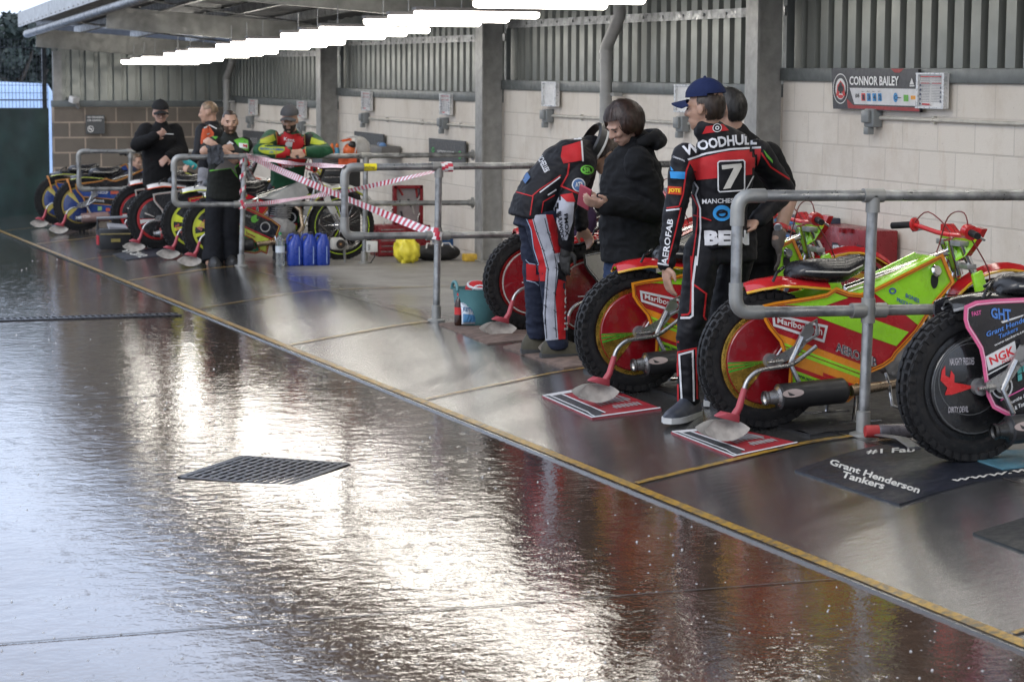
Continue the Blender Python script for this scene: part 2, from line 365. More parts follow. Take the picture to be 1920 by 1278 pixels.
    for y in ylist:
        z = H+.475-.0275*(y-17.5); loc = (6.12, y, z)
        vis = y > 13.8
        lab = 'lit fluorescent batten light across the bay, %s from the camera in the ceiling row' % (ordn[k] if k < len(ordn) else 'far') if vis else 'lit fluorescent batten light over the near bays'
        if vis: k += 1
        if t0 is None:
            t0 = t = thing('ceiling_light', lab, 'light', loc, 'batten lights in a row under the roof')
            m = MB(); rr = []
            for s in (-.53, -.515, .515, .53):
                q = .8 if abs(s) > .52 else 1
                rr.append([V(loc)+V((s, 0.052*q*math.cos(a), .04*q*math.sin(a)*(1 if math.sin(a) < 0 else .3))) for a in [2*PI*j/16 for j in range(16)]])
            m.loft(rr); m.build('diffuser', M_LAMP, t, smooth=60)
            m = MB(); m.box(V(loc)+V((0, 0, .028)), (1.08, .11, .03)); m.build('housing', M_BODY, t, bev=.006)
            for s in (-.36, .36):
                m = MB(); m.tube([V(loc)+V((s, 0, .04)), V(loc)+V((s, 0, .22))], .005, 6); m.build('hanger', GALV, t)
        else: dup(t0, V(loc)-t0.location, lab, 'batten lights in a row under the roof')
LAMP = 6.6
building()
# ================================================================= text and printed markings
def text2d(s, bold=0., res=2):
    """letters as flat faces, width and height scaled to 1 x 1"""
    c = bpy.data.curves.new('t', 'FONT'); c.body = s; c.size = 1; c.resolution_u = res; c.offset = bold
    o = bpy.data.objects.new('t', c); COL.objects.link(o)
    dg = bpy.context.evaluated_depsgraph_get(); me = o.evaluated_get(dg).to_mesh()
    vs = [(v.co.x, v.co.y) for v in me.vertices]; fs = [tuple(p.vertices) for p in me.polygons]
    o.evaluated_get(dg).to_mesh_clear(); bpy.data.objects.remove(o); bpy.data.curves.remove(c)
    x0 = min(a for a, b in vs); x1 = max(a for a, b in vs); y0 = min(b for a, b in vs); y1 = max(b for a, b in vs)
    return [((a-x0)/(x1-x0), (b-y0)/max(y1-y0, .01)) for a, b in vs], fs
def quadmap(tl, tr, br, bl):
    tl, tr, br, bl = map(lambda p: V((p[0], p[1])), (tl, tr, br, bl))
    return lambda a, b: tuple((bl*(1-a)+br*a)*(1-b)+(tl*(1-a)+tr*a)*b)
def words2d(s, tl, tr, br, bl, bold=.015):
    vs, fs = text2d(s, bold); q = quadmap(tl, tr, br, bl); return [q(a, b) for a, b in vs], fs
def poly2d(*p): return list(p), [tuple(range(len(p)))]
def ring2d(c, rx, ry, n=24, inner=0.):
    o = [(c[0]+rx*math.cos(2*PI*i/n), c[1]+ry*math.sin(2*PI*i/n)) for i in range(n)]
    if not inner: return o, [tuple(range(n))]
    return o+[(c[0]+inner*(a-c[0]), c[1]+inner*(b-c[1])) for a, b in o], [(i, (i+1) % n, (i+1) % n+n, i+n) for i in range(n)]
def line2d(pts, w, closed=False):
    """a ribbon along a polyline"""
    P = [V((a, b)) for a, b in pts]; n = len(P); L = []; Rr = []
    for i, p in enumerate(P):
        a = P[i-1] if (i or closed) else p; b = P[(i+1) % n] if (i < n-1 or closed) else p
        d1 = (p-a).normalized() if (p-a).length else (b-p).normalized(); d2 = (b-p).normalized() if (b-p).length else d1
        n1 = V((-d1.y, d1.x)); n2 = V((-d2.y, d2.x)); nn = (n1+n2)
        nn = nn.normalized() if nn.length > .1 else n1
        k = w/2/max(.45, nn.dot(n1)); L.append(tuple(p+nn*k)); Rr.append(tuple(p-nn*k))
    fs = [(i, (i+1) % n, (i+1) % n+n, i+n) for i in range(n if closed else n-1)]
    return L+Rr, fs
def box2d(a, b, c, d): return poly2d((a, b), (c, b), (c, d), (a, d))
def onplane(name, shapes, material, fn, parent):
    if 1 < len(shapes) <= 8:
        for s_ in shapes: onplane(name, [s_], material, fn, parent)
        return
    m = MB()
    for vs, fs in shapes: m.add([fn(a, b) for a, b in vs], fs)
    me = bpy.data.meshes.new(name); off = parent_pos(parent)
    me.from_pydata([p-off for p in m.v], [], m.f); me.materials.append(material)
    return link(name, me, parent, off, 0)
def subdiv2d(vs, fs, step):
    bm = bmesh.new(); B = [bm.verts.new((a, b, 0)) for a, b in vs]
    for f in fs:
        try: bm.faces.new([B[i] for i in f])
        except ValueError: pass
    for ax in (0, 1):
        lo = min(v[ax] for v in vs); hi = max(v[ax] for v in vs); k = math.ceil(lo/step)*step
        while k < hi:
            co = V((0, 0, 0)); co[ax] = k; no = V((0, 0, 0)); no[ax] = 1
            bmesh.ops.bisect_plane(bm, geom=bm.verts[:]+bm.edges[:]+bm.faces[:], plane_co=co, plane_no=no, dist=1e-5); k += step
    bm.verts.index_update(); r = [(v.co.x, v.co.y) for v in bm.verts], [tuple(v.index for v in f.verts) for f in bm.faces]; bm.free(); return r
def bvh(objs):
    vs = []; fs = []
    for o in objs:
        k = len(vs); off = parent_pos(o)
        vs += [v.co+off for v in o.data.vertices]; fs += [[i+k for i in p.vertices] for p in o.data.polygons]
    return BVHTree.FromPolygons(vs, fs)
def drape(name, shapes, material, tree, parent, eps=.0025, step=4, jump=.05, org=None, rayfn=None):
    """lay printed shapes (photo pixels) on a curved surface"""
    if 1 < len(shapes) <= 12:
        for s_ in shapes: drape(name, [s_], material, tree, parent, eps, step, jump, org, rayfn)
        return
    m = MB(); rf = rayfn or (lambda a, b: (EYE, ray(a, b).normalized()))
    for vs, fs in shapes:
        vs, fs = subdiv2d(vs, fs, step); P = []
        for a, b in vs:
            o, d = rf(a, b); h, n, i, ds = tree.ray_cast(o, d)
            if h is None: P.append(None); continue
            if n.dot(d) > 0: n = -n
            P.append(h + n*eps*.5 - d*eps)
        idx = {}; o = []
        ff = []
        for f in fs:
            q = [P[i] for i in f]
            if any(p is None for p in q): continue
            if max((q[i]-q[i-1]).length for i in range(len(q))) > jump: continue
            ff.append([idx.setdefault(i, len(idx)) for i in f])
        m.add([P[i] for i in sorted(idx, key=idx.get)], ff)
    if not m.f: return None
    me = bpy.data.meshes.new(name); off = parent_pos(parent)
    me.from_pydata([p-off for p in m.v], [], m.f); me.materials.append(material)
    return link(name, me, parent, off, 180)
# ================================================================= rails
def elbow(a, c, b, r=.07, n=6):
    a, c, b = V(a), V(c), V(b); d1 = (a-c).normalized(); d2 = (b-c).normalized()
    p, q = c+d1*r, c+d2*r
    return [a]+[p.lerp(c, t).lerp(c.lerp(q, t), t) for t in rng(0, 1, n)]+[b]
def rail(Y, ct, cb, posts, right, lab, xe=7.2):
    r = .0245
    T = py(ct[0], ct[1], Y); B = py(cb[0], cb[1], Y); B.x = T.x
    RT = py(right[0], right[1], Y); RB = py(right[0], right[2], Y)
    def ext(P, Q): return P+(Q-P)*((xe-P.x)/(Q.x-P.x))
    RT = ext(T, RT); RB = ext(B, RB)
    base = V((posts[0][0], Y, zf(Y)))
    t = thing('handrail', lab, 'handrail', py(posts[0][2], posts[0][3], Y), 'tubular handrails between the pit bays')
    mid = (T+B)/2
    m = MB(); m.tube(elbow(mid, T, T+(RT-T)*.3)[:-1]+[RT], r, 14); m.build('top_rail', GALV, t)
    m = MB(); m.tube(elbow(mid, B, B+(RB-B)*.3)[:-1]+[RB], r, 14); m.build('lower_rail', GALV, t)
    for C, D in ((T, RT), (B, RB)):
        m = MB(); q = (D-C).normalized(); e = elbow(mid+(C-mid)*.8 if 0 else C+(mid-C).normalized()*.13, C, C+q*.13)
        m.tube(e, r*1.27, 14); m.build('elbow_fitting', GALVD, t)
        m = MB(); m.tube([D-q*.05, D-q*.01], r*1.3, 12); m.tube([D-q*.012, D], r*2.2, 12); m.build('wall_flange', GALVD, t)
    for (ut, vt, ub, vb) in posts:
        b = py(ub, vb, Y); zt = T.z+(RT.z-T.z)*(b.x-T.x)/(RT.x-T.x); zl = B.z+(RB.z-B.z)*(b.x-T.x)/(RT.x-T.x)
        tp = V((py(ut, vt, Y).x, Y, zt)); zb = gz(b.x, Y)
        b.z = zb; lp = b.lerp(tp, (zl-zb)/(zt-zb)); q = (RT-T).normalized()
        m = MB(); m.tube([b, tp], r, 14); m.build('post', GALV, t)
        m = MB(); m.tube([tp-V((0, 0, .075)), tp+V((0, 0, .0))], r*1.28, 14); m.tube([tp-q*.05, tp+q*.05], r*1.28, 14); m.build('tee_fitting', GALVD, t)
        m = MB(); m.tube([lp-V((0, 0, .055)), lp+V((0, 0, .055))], r*1.28, 14); m.tube([lp-q*.085, lp-q*.02], r*1.4, 14); m.tube([lp+q*.02, lp+q*.085], r*1.4, 14); m.build('cross_fitting', GALVD, t)
        m = MB(); m.lathe([(.062, 0), (.062, .012), (r*1.35, .02), (r*1.3, .11), (r, .115)], b, n=18); m.build('base_flange', GALVD, t)
    return t
YR = [9.0, 15.05, 21.1, 27.05]
RAILS = [rail(YR[0], (1383, 367), (1383, 586), [(1637, 362, 1618, 822)], (1900, 366, 577-.0), 'grey tube handrail nearest the camera, in front of the red and lime motorbike'),
 rail(YR[1], (646, 314), (646, 443), [(823, 312, 818, 602)], (950, 311, 440), 'grey tube handrail with a yellow sticker and barrier tape tied to it'),
 rail(YR[2], (326, 295), (326, 384), [(458, 292, 452, 497), (686, 290, 683, 491)], (896, 290.5, 380), 'grey tube handrail on which two men lean their arms'),
 rail(YR[3], (147, 284), (147, 355), [(245, 284, 242, 395)], (370, 284, 353), 'grey tube handrail farthest away, by the end wall')]
m = MB(); a = py(679, 314, YR[1]); b = py(705, 313.6, YR[1]); m.tube([a, b], .026, 14); m.build('sticker', flat((.75, .62, .02), .4), RAILS[1])
onplane('lettering', [words2d('SafeStep', (681, 311), (703, 311), (703, 318), (681, 318))], flat((.15, .13, .02)), lambda u, v: py(u, v, YR[1]-.0275), RAILS[1])
# ================================================================= pipes, sockets, conduits, notices
M_PVC = mat('grey_plastic_pipe', (.3, .3, .29), .4, 0, .08)
def pipes():
    for (u, v1, v2, x, e, lab) in ((1137, 95, 470, 7.32, [(1180, 28), (1186, 6)], 'grey plastic drainpipe beside the woman with a swan neck bend on top'), (425, 150, 330, 7.32, [(445, 117), (447, 108)], 'grey plastic drainpipe far off in the corner by the end wall')):
        P = px(u, v1, x); bz = zf(P.y); t = thing('drainpipe', lab, 'drainpipe', (P.x, P.y, bz), 'drainpipes on the pit wall')
        top = px(e[0][0], e[0][1], x); top.y = P.y-(.28 if u > 1000 else .35) ; top.z = px(*e[0], x).z
        m = MB(); m.tube([(P.x, P.y, bz), P], .052, 18); m.build('down_pipe', M_PVC, t)
        m = MB(); q = (top-P); m.tube([P-V((0, 0, .02)), P+V((0, 0, .03)), P+q*.25+V((0, 0, .02)), P+q*.6, top, top+V((0, 0, .12))], .053, 18); m.build('swan_neck', M_PVC, t)
        for dz in (0, -.08): m = MB(); m.tube([P+V((0, 0, dz-.02)), P+V((0, 0, dz+.005))], .059, 18); m.build('collar', M_PVC, t)
        m = MB(); c = px(u, 177 if u > 1000 else 190, x); m.tube([c-V((0, 0, .015)), c+V((0, 0, .015))], .06, 18); m.box(c+V((.05, -.09, 0)), (.08, .09, .03)); m.build('bracket', M_PVC, t)
pipes()
M_SOCK = mat('grey_socket', (.2, .215, .22), .45, 0, .08)
M_COND = mat('cream_conduit', (.5, .48, .43), .5, 0, .15)
SOCKS = [(1637, 224, 'below the name board'), (1280, 235, 'behind the man in the blue cap'), (1027, 219, 'between the column and the drainpipe'), (832, 233, 'above the dark plaque'), (684, 223, 'above the orange and white helmet'), (566, 238, 'behind the rider in the grey cap'), (470, 227, 'nearest the far corner')]
for u, v, lab in SOCKS:
    c = px(u, v, XW-.04); t = thing('power_socket', 'grey weatherproof power socket on the white wall '+lab, 'socket', c, 'power sockets on the pit wall')
    m = MB(); m.box(c+V((.0, 0, .01)), (.07, .13, .12)); m.build('back_box', M_SOCK, t, bev=.008)
    m = MB(); m.box(c+V((-.045, .012, .02)), (.03, .1, .085)); m.build('cover', M_SOCK, t, bev=.008)
    m = MB(); m.box(c+V((-.02, .02, -.075)), (.05, .06, .05)); m.build('inlet', M_SOCK, t, bev=.006)
for (u, v, y2, lab) in ((1648, 221, 9.1, 'running right below the name board'), (1036, 217, 15.1, 'running past the drainpipe to the column'), (692, 222, 21.1, 'joining the two sockets of the middle bay'), (478, 226, 27.1, 'in the far corner bay')):
    c = px(u, v, XW-.02); t = thing('conduit', 'thin cream conduit pipe on the white wall '+lab, 'conduit', c, 'conduits on the pit wall')
    m = MB(); m.tube([c, (c.x, y2, c.z)], .0125, 10); m.build('tube', M_COND, t)
    n = int((c.y-y2)/1.3)
    for k in range(n):
        m = MB(); y = c.y-.7-k*1.3; m.tube([(c.x, y-.012, c.z), (c.x, y+.012, c.z)], .017, 10); m.box((c.x+.008, y, c.z), (.024, .03, .05)); m.build('saddle', M_COND, t)
def notice(u0, v0, u1, v1, lab, sheet=True):
    X = XW-.05; a = px(u0, v0, X); b = px(u1, v1, X); dy = a.y-b.y; dz = a.z-b.z
    fn = lambda p, q: V((X-.012, a.y-dy*p, a.z-dz*q))
    t = thing('notice_frame', lab, 'notice frame', (X, (a.y+b.y)/2, b.z), 'silver framed notices on the pit wall')
    m = MB(); m.box(V((X+.01, (a.y+b.y)/2, (a.z+b.z)/2)), (.02, dy, dz)); m.build('backing', flat((.7, .7, .69), .35), t)
    m = MB()
    for p, q, s, h in ((.5, .02, 1, .05), (.5, .98, 1, .05)): m.box((X-.006, a.y-dy*p, a.z-dz*q), (.03, dy*s+.006, dz*h))
    for p in (.03, .97): m.box((X-.0055, a.y-dy*p, (a.z+b.z)/2), (.027, dy*.07, dz))
    m.build('frame', flat((.62, .63, .64), .3, .3), t)
    if sheet:
        onplane('print', [box2d(.13, .12+i*.045, .47, .135+i*.045) for i in range(16)]+[box2d(.53, .12+i*.045, .88, .135+i*.045) for i in range(16)], flat((.3, .3, .32)), fn, t)
        onplane('stripe', [box2d(.12, .09, .88, .115), box2d(.12, .28, .46, .3), box2d(.54, .28, .88, .3), box2d(.2, .86, .48, .91)], flat((.5, .03, .03)), fn, t)
        onplane('logo', [box2d(.1+.0, .32+i*.13, .16, .38+i*.13) for i in range(5)]+[box2d(.84, .38+i*.13, .89, .44+i*.13) for i in range(4)], flat((.05, .06, .12)), fn, t)
notice(1723, 137, 1773, 204.5, 'silver framed race sheet on the wall beside the name board')
notice(1019, 153.5, 1045, 200, 'empty silver notice frame left of the drainpipe', False)
notice(1268, 159, 1301, 211.5, 'empty silver notice frame half hidden behind the blue cap', False)
notice(827, 176, 846, 216, 'silver framed sheet above the dark plaque with white letters')
notice(680, 171.5, 696, 208, 'silver framed sheet above the orange and white helmet')
notice(559, 189, 573, 222, 'silver framed sheet beside the rider in the grey cap')
notice(468, 186, 481, 216, 'silver framed sheet nearest the far drainpipe')
def wallsign(c4, name, lab, cat, X=XW-.05, base=None, group=None):
    """thin board with corners at photo pixels (tl, tr, br, bl) on the wall plane"""
    P = [px(*c, X) for c in c4]; t = thing(name, lab, cat, (P[0]+P[1]+P[2]+P[3])/4, group)
    m = MB(); m.add([p for p in P]+[p+V((.02, 0, 0)) for p in P], [(0, 1, 2, 3), (7, 6, 5, 4), (0, 4, 5, 1), (1, 5, 6, 2), (2, 6, 7, 3), (3, 7, 4, 0)]); m.build('board', base, t)
    return t, lambda u, v, e=.003: px(u, v, X-e)
t, fn = wallsign([(1559, 128), (1721.5, 130), (1725, 211), (1562, 204)], 'name_board', 'black and red name board reading CONNOR BAILEY on the right wall', 'sign', base=flat((.03, .028, .032), .4))
o = lambda x, y: (1440+x/4, y/4)
onplane('backdrop_print', [poly2d(o(920, 516), o(1020, 516), o(985, 548), o(950, 545)), poly2d(o(590, 740), o(640, 790), o(1135, 810), o(1135, 838), o(600, 812))], flat((.3, .02, .02)), lambda u, v: fn(u, v, .0015), t)
onplane('panel_print', [poly2d(o(612, 660), o(1127, 668), o(1130, 797), o(648, 782))], flat((.62, .62, .63)), fn, t)
onplane('lettering', [words2d('CONNOR BAILEY', o(610, 572), o(980, 572), o(980, 645), o(610, 640), .03)], flat((.8, .8, .8)), lambda u, v: fn(u, v, .004), t)
onplane('badge_ring', [ring2d(o(544, 666), 14, 28.5, 28, .93), ring2d(o(544, 668), 9.5, 20)], flat((.7, .7, .68)), fn, t)
onplane('logo', [poly2d(o(544, 604), o(520, 640), o(510, 720), o(530, 720), o(544, 650), o(562, 720), o(580, 720), o(570, 640)), ring2d(o(544, 725), 5, 3.5)], flat((.55, .04, .04)), lambda u, v: fn(u, v, .005), t)
onplane('club_print', [ring2d(o(544, 640), 2.7, 5.5), ring2d(o(534, 666), 2.7, 5.5), ring2d(o(555, 666), 2.7, 5.5), poly2d(o(541, 660), o(548, 660), o(553, 702), o(536, 702))], flat((.02, .02, .02)), lambda u, v: fn(u, v, .007), t)
onplane('number_print', [words2d('#6', o(653, 700), o(686, 700), o(686, 736), o(653, 736), .02)]+[words2d('HEAT', o(700+i*41, 683), o(722+i*41, 683), o(722+i*41, 691), o(700+i*41, 691)) for i in range(4)], flat((.03, .03, .035)), lambda u, v: fn(u, v, .005), t)
onplane('red_print', [poly2d(o(699, 700), o(728, 700), o(730, 757), o(701, 757))], flat((.6, .05, .04)), lambda u, v: fn(u, v, .005), t)
onplane('blue_print', [poly2d(o(741+i*41, 701), o(769+i*41, 701), o(771+i*41, 760), o(743+i*41, 759)) for i in range(3)]+[ring2d(o(956, 732), 4.2, 9)], flat((.03, .25, .55)), lambda u, v: fn(u, v, .005), t)
onplane('digit_print', [words2d(s, o(706+i*41, 710), o(722+i*41, 710), o(724+i*41, 750), o(708+i*41, 750), .03) for i, s in enumerate('1342')]+[words2d('C', o(946, 715), o(966, 715), o(966, 752), o(946, 752), .03), poly2d(o(970, 730), o(1000, 732), o(1000, 738), o(970, 738))], flat((.02, .03, .06)), lambda u, v: fn(u, v, .007), t)
onplane('green_print', [poly2d(o(1016, 712), o(1052, 713), o(1053, 762), o(1017, 761))], flat((.12, .4, .05)), lambda u, v: fn(u, v, .005), t)
onplane('orange_print', [poly2d(o(1070, 718), o(1120, 719), o(1121, 748), o(1071, 747))], flat((.7, .3, .02)), lambda u, v: fn(u, v, .005), t)
onplane('emblem_print', [poly2d(o(1078, 585), o(1095, 635), o(1062, 635)), box2d(*o(1062, 640), *o(1098, 650))], flat((.6, .6, .6)), fn, t)
DK = flat((.075, .08, .085), .5)
t, fn = wallsign([(804, 259), (871, 265), (871, 306), (804, 303)], 'wall_plaque', 'dark grey sponsor plaque with white letters on the white wall behind the tape', 'plaque', base=DK, group='dark plaques on the pit wall')
onplane('lettering', [words2d('UCDOO COUP', (820, 281), (851, 284), (851, 290), (820, 287))], flat(WHITE), fn, t)
onplane('logo', [ring2d((812, 281), 2.4, 5, 12, .6), ring2d((862, 291), 3, 8, 12, .6)], flat((.05, .45, .1)), fn, t)
t, fn = wallsign([(664, 246), (718, 252), (718, 292), (664, 288)], 'wall_plaque', 'dark grey sponsor plaque behind the orange and white helmet', 'plaque', base=DK, group='dark plaques on the pit wall')
t, fn = wallsign([(455, 244), (493, 247), (493, 278), (455, 276)], 'wall_plaque', 'dark grey sponsor plaque between the green shirted man and the rider in the cap', 'plaque', base=DK, group='dark plaques on the pit wall')
onplane('lettering', [words2d('0333', (469, 258), (482, 259), (482, 269), (469, 268))], flat((.4, .4, .4)), fn, t)
def endsign():
    Y = 32.98; P = [py(*c, Y) for c in ((161, 216), (196, 216), (196, 251), (161, 251))]; c = sum(P, V())/4
    t = thing('warning_sign', 'dark NO SMOKING OR VAPING sign on the brown end wall', 'sign', c)
    m = MB(); m.box(c, ((P[1]-P[0]).length, .02, (P[0]-P[3]).length)); m.build('board', DK, t)
    fn = lambda u, v: py(u, v, Y-.014)
    onplane('lettering', [words2d('NO SMOKING', (164, 218), (194, 218), (194, 222), (164, 222), .02), words2d('OR VAPING', (164, 224), (190, 224), (190, 228), (164, 228), .02)], flat(WHITE), fn, t)
    onplane('symbol_print', [ring2d((170, 242), 6, 6.3, 20, .78), poly2d((166, 238.5), (167.5, 237.5), (174, 245.5), (172.5, 246.5)), box2d(166.5, 241, 173, 243)], flat(WHITE), fn, t)
    c = py(142, 191, 32.9); t = thing('security_camera', 'small white security camera on the end wall ledge', 'camera', c)
    m = MB(); m.box(c+V((-.03, -.05, .03)), (.12, .1, .09), Euler((.3, 0, .5)).to_matrix()); m.build('camera_body', flat((.6, .6, .6), .4), t, bev=.01)
    m = MB(); m.tube([c+V((.02, 0, 0)), c+V((.05, .1, -.08))], .03, 8); m.build('mount', flat((.3, .3, .3)), t)
endsign()
# ================================================================= beyond the end of the shelter
def beyond():
    Y = 33.2; zb = zk(Y); zt = py(50, 203, Y).z; zm = py(50, 74, Y).z
    t = thing('mesh_fence', 'tall dark wire mesh fence with a dark green windbreak on its lower half', 'fence', (2, Y, zb))
    m = MB(); xs = rng(-14, 4.9, 190)
    def cur(x, z): return V((x, Y-.05+.035*NZ.noise(V((x*2.1, z*.5, 3)))+.02*NZ.noise(V((x*9, z*1.5, 1)))-.06*max(0, 1-(z-zb)/.5)*abs(NZ.noise(V((x*3, 0, 7)))), z))
    m.grid(cur, xs, rng(zb+.02, zt, 14)); m.build('windbreak', mat('green_windbreak', (.008, .028, .026), .45, 0, .3, 3, .3, 160), t)
    M_F = flat((.012, .02, .03), .4, .2)
    m = MB()
    for x in rng(-14, 4.9, 378): m.box((x, Y, (zt+zm)/2), (.006, .006, zm-zt))
    n = 9
    for z in rng(zt, zm, n): m.box((0-4.55, Y+.006, z), (18.9, .007, .007))
    for z in (zt+.12, zm-.12): m.box((-4.55, Y+.005, z), (18.9, .02, .012))
    m.build('wire_mesh', M_F, t)
    for i in range(8):
        m = MB(); x = 4.86-i*2.5; m.box((x, Y+.05, (zb+zm)/2), (.06, .06, zm-zb)); m.build('post', flat((.008, .012, .018), .4), t)
    # van
    Yv = 41.0; t = thing('parked_van', 'pale blue white van parked behind the mesh fence', 'van', (3.2, Yv, zk(Yv)))
    z0 = zk(Yv); top = py(60, 150, Yv).z-z0
    def sec(x, h, w): return [V((x, Yv+sx*w*k, z0+zz*h)) for sx, zz, k in ((-1, .22, .96), (-1, .45, 1), (-1, .62, .98), (-1, .9, .86), (-1, .985, .7), (1, .985, .7), (1, .9, .86), (1, .62, .98), (1, .45, 1), (1, .22, .96))]
    xs = [(-.9, .36), (-.8, .5), (.1, .58), (.55, .66), (1.0, .86), (1.35, .965), (1.9, 1), (3.2, 1.0), (5.2, 1), (5.95, .985), (6.05, .9)]
    m = MB(); m.loft([sec(x, top*h/1.0, .95) for x, h in xs]); m.build('van_body', mat('van_paint', (.36, .5, .74), .3, 0, .05, coat=.5), t, smooth=50)
    m = MB(); m.add([V((x, Yv-.93, z0+top*z)) for x, z in ((.75, .64), (1.4, .9), (2.3, .9), (2.3, .64))], [(0, 1, 2, 3)]); m.build('window', flat((.02, .03, .04), .1), t)
    for x in (.3, 4.7):
        m = MB(); m.lathe([(.2, -.1), (.33, -.09), (.34, 0), (.33, .09), (.2, .1)], (x, Yv-.82, z0+.34), (0, 1, 0)); w = m.build('wheel', RUBBER, t)
    # brick building and trees
    m = MB(); Yb = 52; c = py(88, 132, Yb); t = thing('brick_building', 'dark red brick building far behind the fence', 'building', (c.x, Yb, zk(48)-.1))
    zt2 = py(80, 112, Yb).z; x0 = py(66, 110, Yb).x
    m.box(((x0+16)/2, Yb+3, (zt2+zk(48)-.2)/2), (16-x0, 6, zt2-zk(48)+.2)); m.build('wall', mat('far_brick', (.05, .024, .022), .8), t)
    m = MB(); m.prism([(x0-.4, zt2), (16.4, zt2), (16.4, zt2+.1), (16, zt2+.9), (x0+.2, zt2+.9)], lambda a, b, h: V((a, Yb-.4+h, b)), 0, 6.8); m.build('roof', mat('far_roof', (.035, .04, .05), .7), t)
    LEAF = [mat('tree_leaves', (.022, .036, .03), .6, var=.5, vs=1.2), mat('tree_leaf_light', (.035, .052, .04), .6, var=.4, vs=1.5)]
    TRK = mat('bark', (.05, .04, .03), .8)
    specs = [(8, 62, 46, 1.3, 'rounded dark tree at the left edge behind the fence'), (26, 37, 45, 1.05, 'tallest dark tree behind the fence, its top against the sky'), (54, 47, 47, 1.1, 'bushy dark tree next to the tallest one'), (-40, 55, 48, 1.6, 'broad dark tree left of the photo edge'), (82, 60, 48, 1.3, 'dark tree close to the shelter roof edge')]
    for u, v, Yt, rr, lab in specs:
        tp = py(u, v, Yt); g = zk(48)-.01*(Yt-48); t = thing('broadleaf_tree', lab, 'tree', (tp.x, Yt, g), 'trees behind the fence')
        hc = tp.z-rr*.9; m = MB()
        m.tube([(tp.x, Yt, g), (tp.x+.05, Yt, g+1.2), (tp.x, Yt+.1, hc)], [.2, .15, .06], 8)
        for k in range(5): a = k*1.3; m.tube([(tp.x, Yt, g+1+k*.2), (tp.x+math.cos(a)*rr*.6, Yt+math.sin(a)*rr*.6, hc+.1*k)], [.07, .02], 6)
        m.build('trunk', TRK, t)
        m = MB(); rnd = random.Random(int(u)+100)
        cl = []
        for k in range(26):
            a = rnd.uniform(0, 2*PI); q = rnd.uniform(0, 1)**.5*rr; hh = rnd.uniform(-1.6, 1)*rr*.9
            k2 = math.sqrt(max(.05, 1-(max(0, hh)/rr)**2)); cl.append(V((tp.x+math.cos(a)*q*k2, Yt+math.sin(a)*q*k2, hc+hh*.95)))
        for c in cl:
            s = rnd.uniform(.25, .5)*rr*.62
            for k in range(230):
                d = V((rnd.gauss(0, 1), rnd.gauss(0, 1), rnd.gauss(0, 1))).normalized()*s*rnd.uniform(.4, 1.05); p = c+d
                e = V((rnd.gauss(0, 1), rnd.gauss(0, 1), rnd.gauss(0, 1))).normalized(); f = e.cross(d).normalized(); L = rnd.uniform(.05, .1)
                m.mi = 0 if rnd.random() < .7 else 1
                m.add([p-e*L, p+f*L*.6, p+e*L, p-f*L*.6], [(0, 1, 2, 3)])
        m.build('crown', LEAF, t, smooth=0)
beyond()
# ================================================================= speedway bikes
YB = 9.5; XB = py(1428, 806, YB).x; ZB = gz(XB, YB)               # rear contact of the near lime and red bike
def bl(u, v, dy=0.): p = py(u, v, YB+dy); return (p.x-XB, p.z-ZB)
PANEL_PX = [(1432, 574), (1455, 569), (1520, 559), (1549, 553), (1566, 542), (1590, 551), (1612, 553), (1640, 543), (1764, 480), (1784, 528), (1751, 566), (1716, 620), (1677, 662), (1671, 672), (1654, 684), (1638, 691), (1616, 701), (1613, 724), (1588, 749), (1546, 750), (1513, 744), (1488, 736), (1480, 719), (1482, 683), (1470, 660), (1463, 638), (1442, 612), (1434, 598)]
PW = .125
PANEL = [bl(u, v, -PW) for u, v in PANEL_PX]
def clip(poly, k, lo, hi):
    """part of the polygon with lo < z + k*x < hi"""
    bm = bmesh.new(); bm.faces.new([bm.verts.new((a, b, 0)) for a, b in poly])
    for c, s in ((lo, 1), (hi, -1)):
        n = V((k, 1, 0)).normalized(); bmesh.ops.bisect_plane(bm, geom=bm.verts[:]+bm.edges[:]+bm.faces[:], plane_co=V((0, c, 0)), plane_no=n*s, clear_inner=True, dist=1e-6)
    bm.verts.index_update(); r = [(v.co.x, v.co.y) for v in bm.verts], [tuple(v.index for v in f.verts) for f in bm.faces]; bm.free(); return r
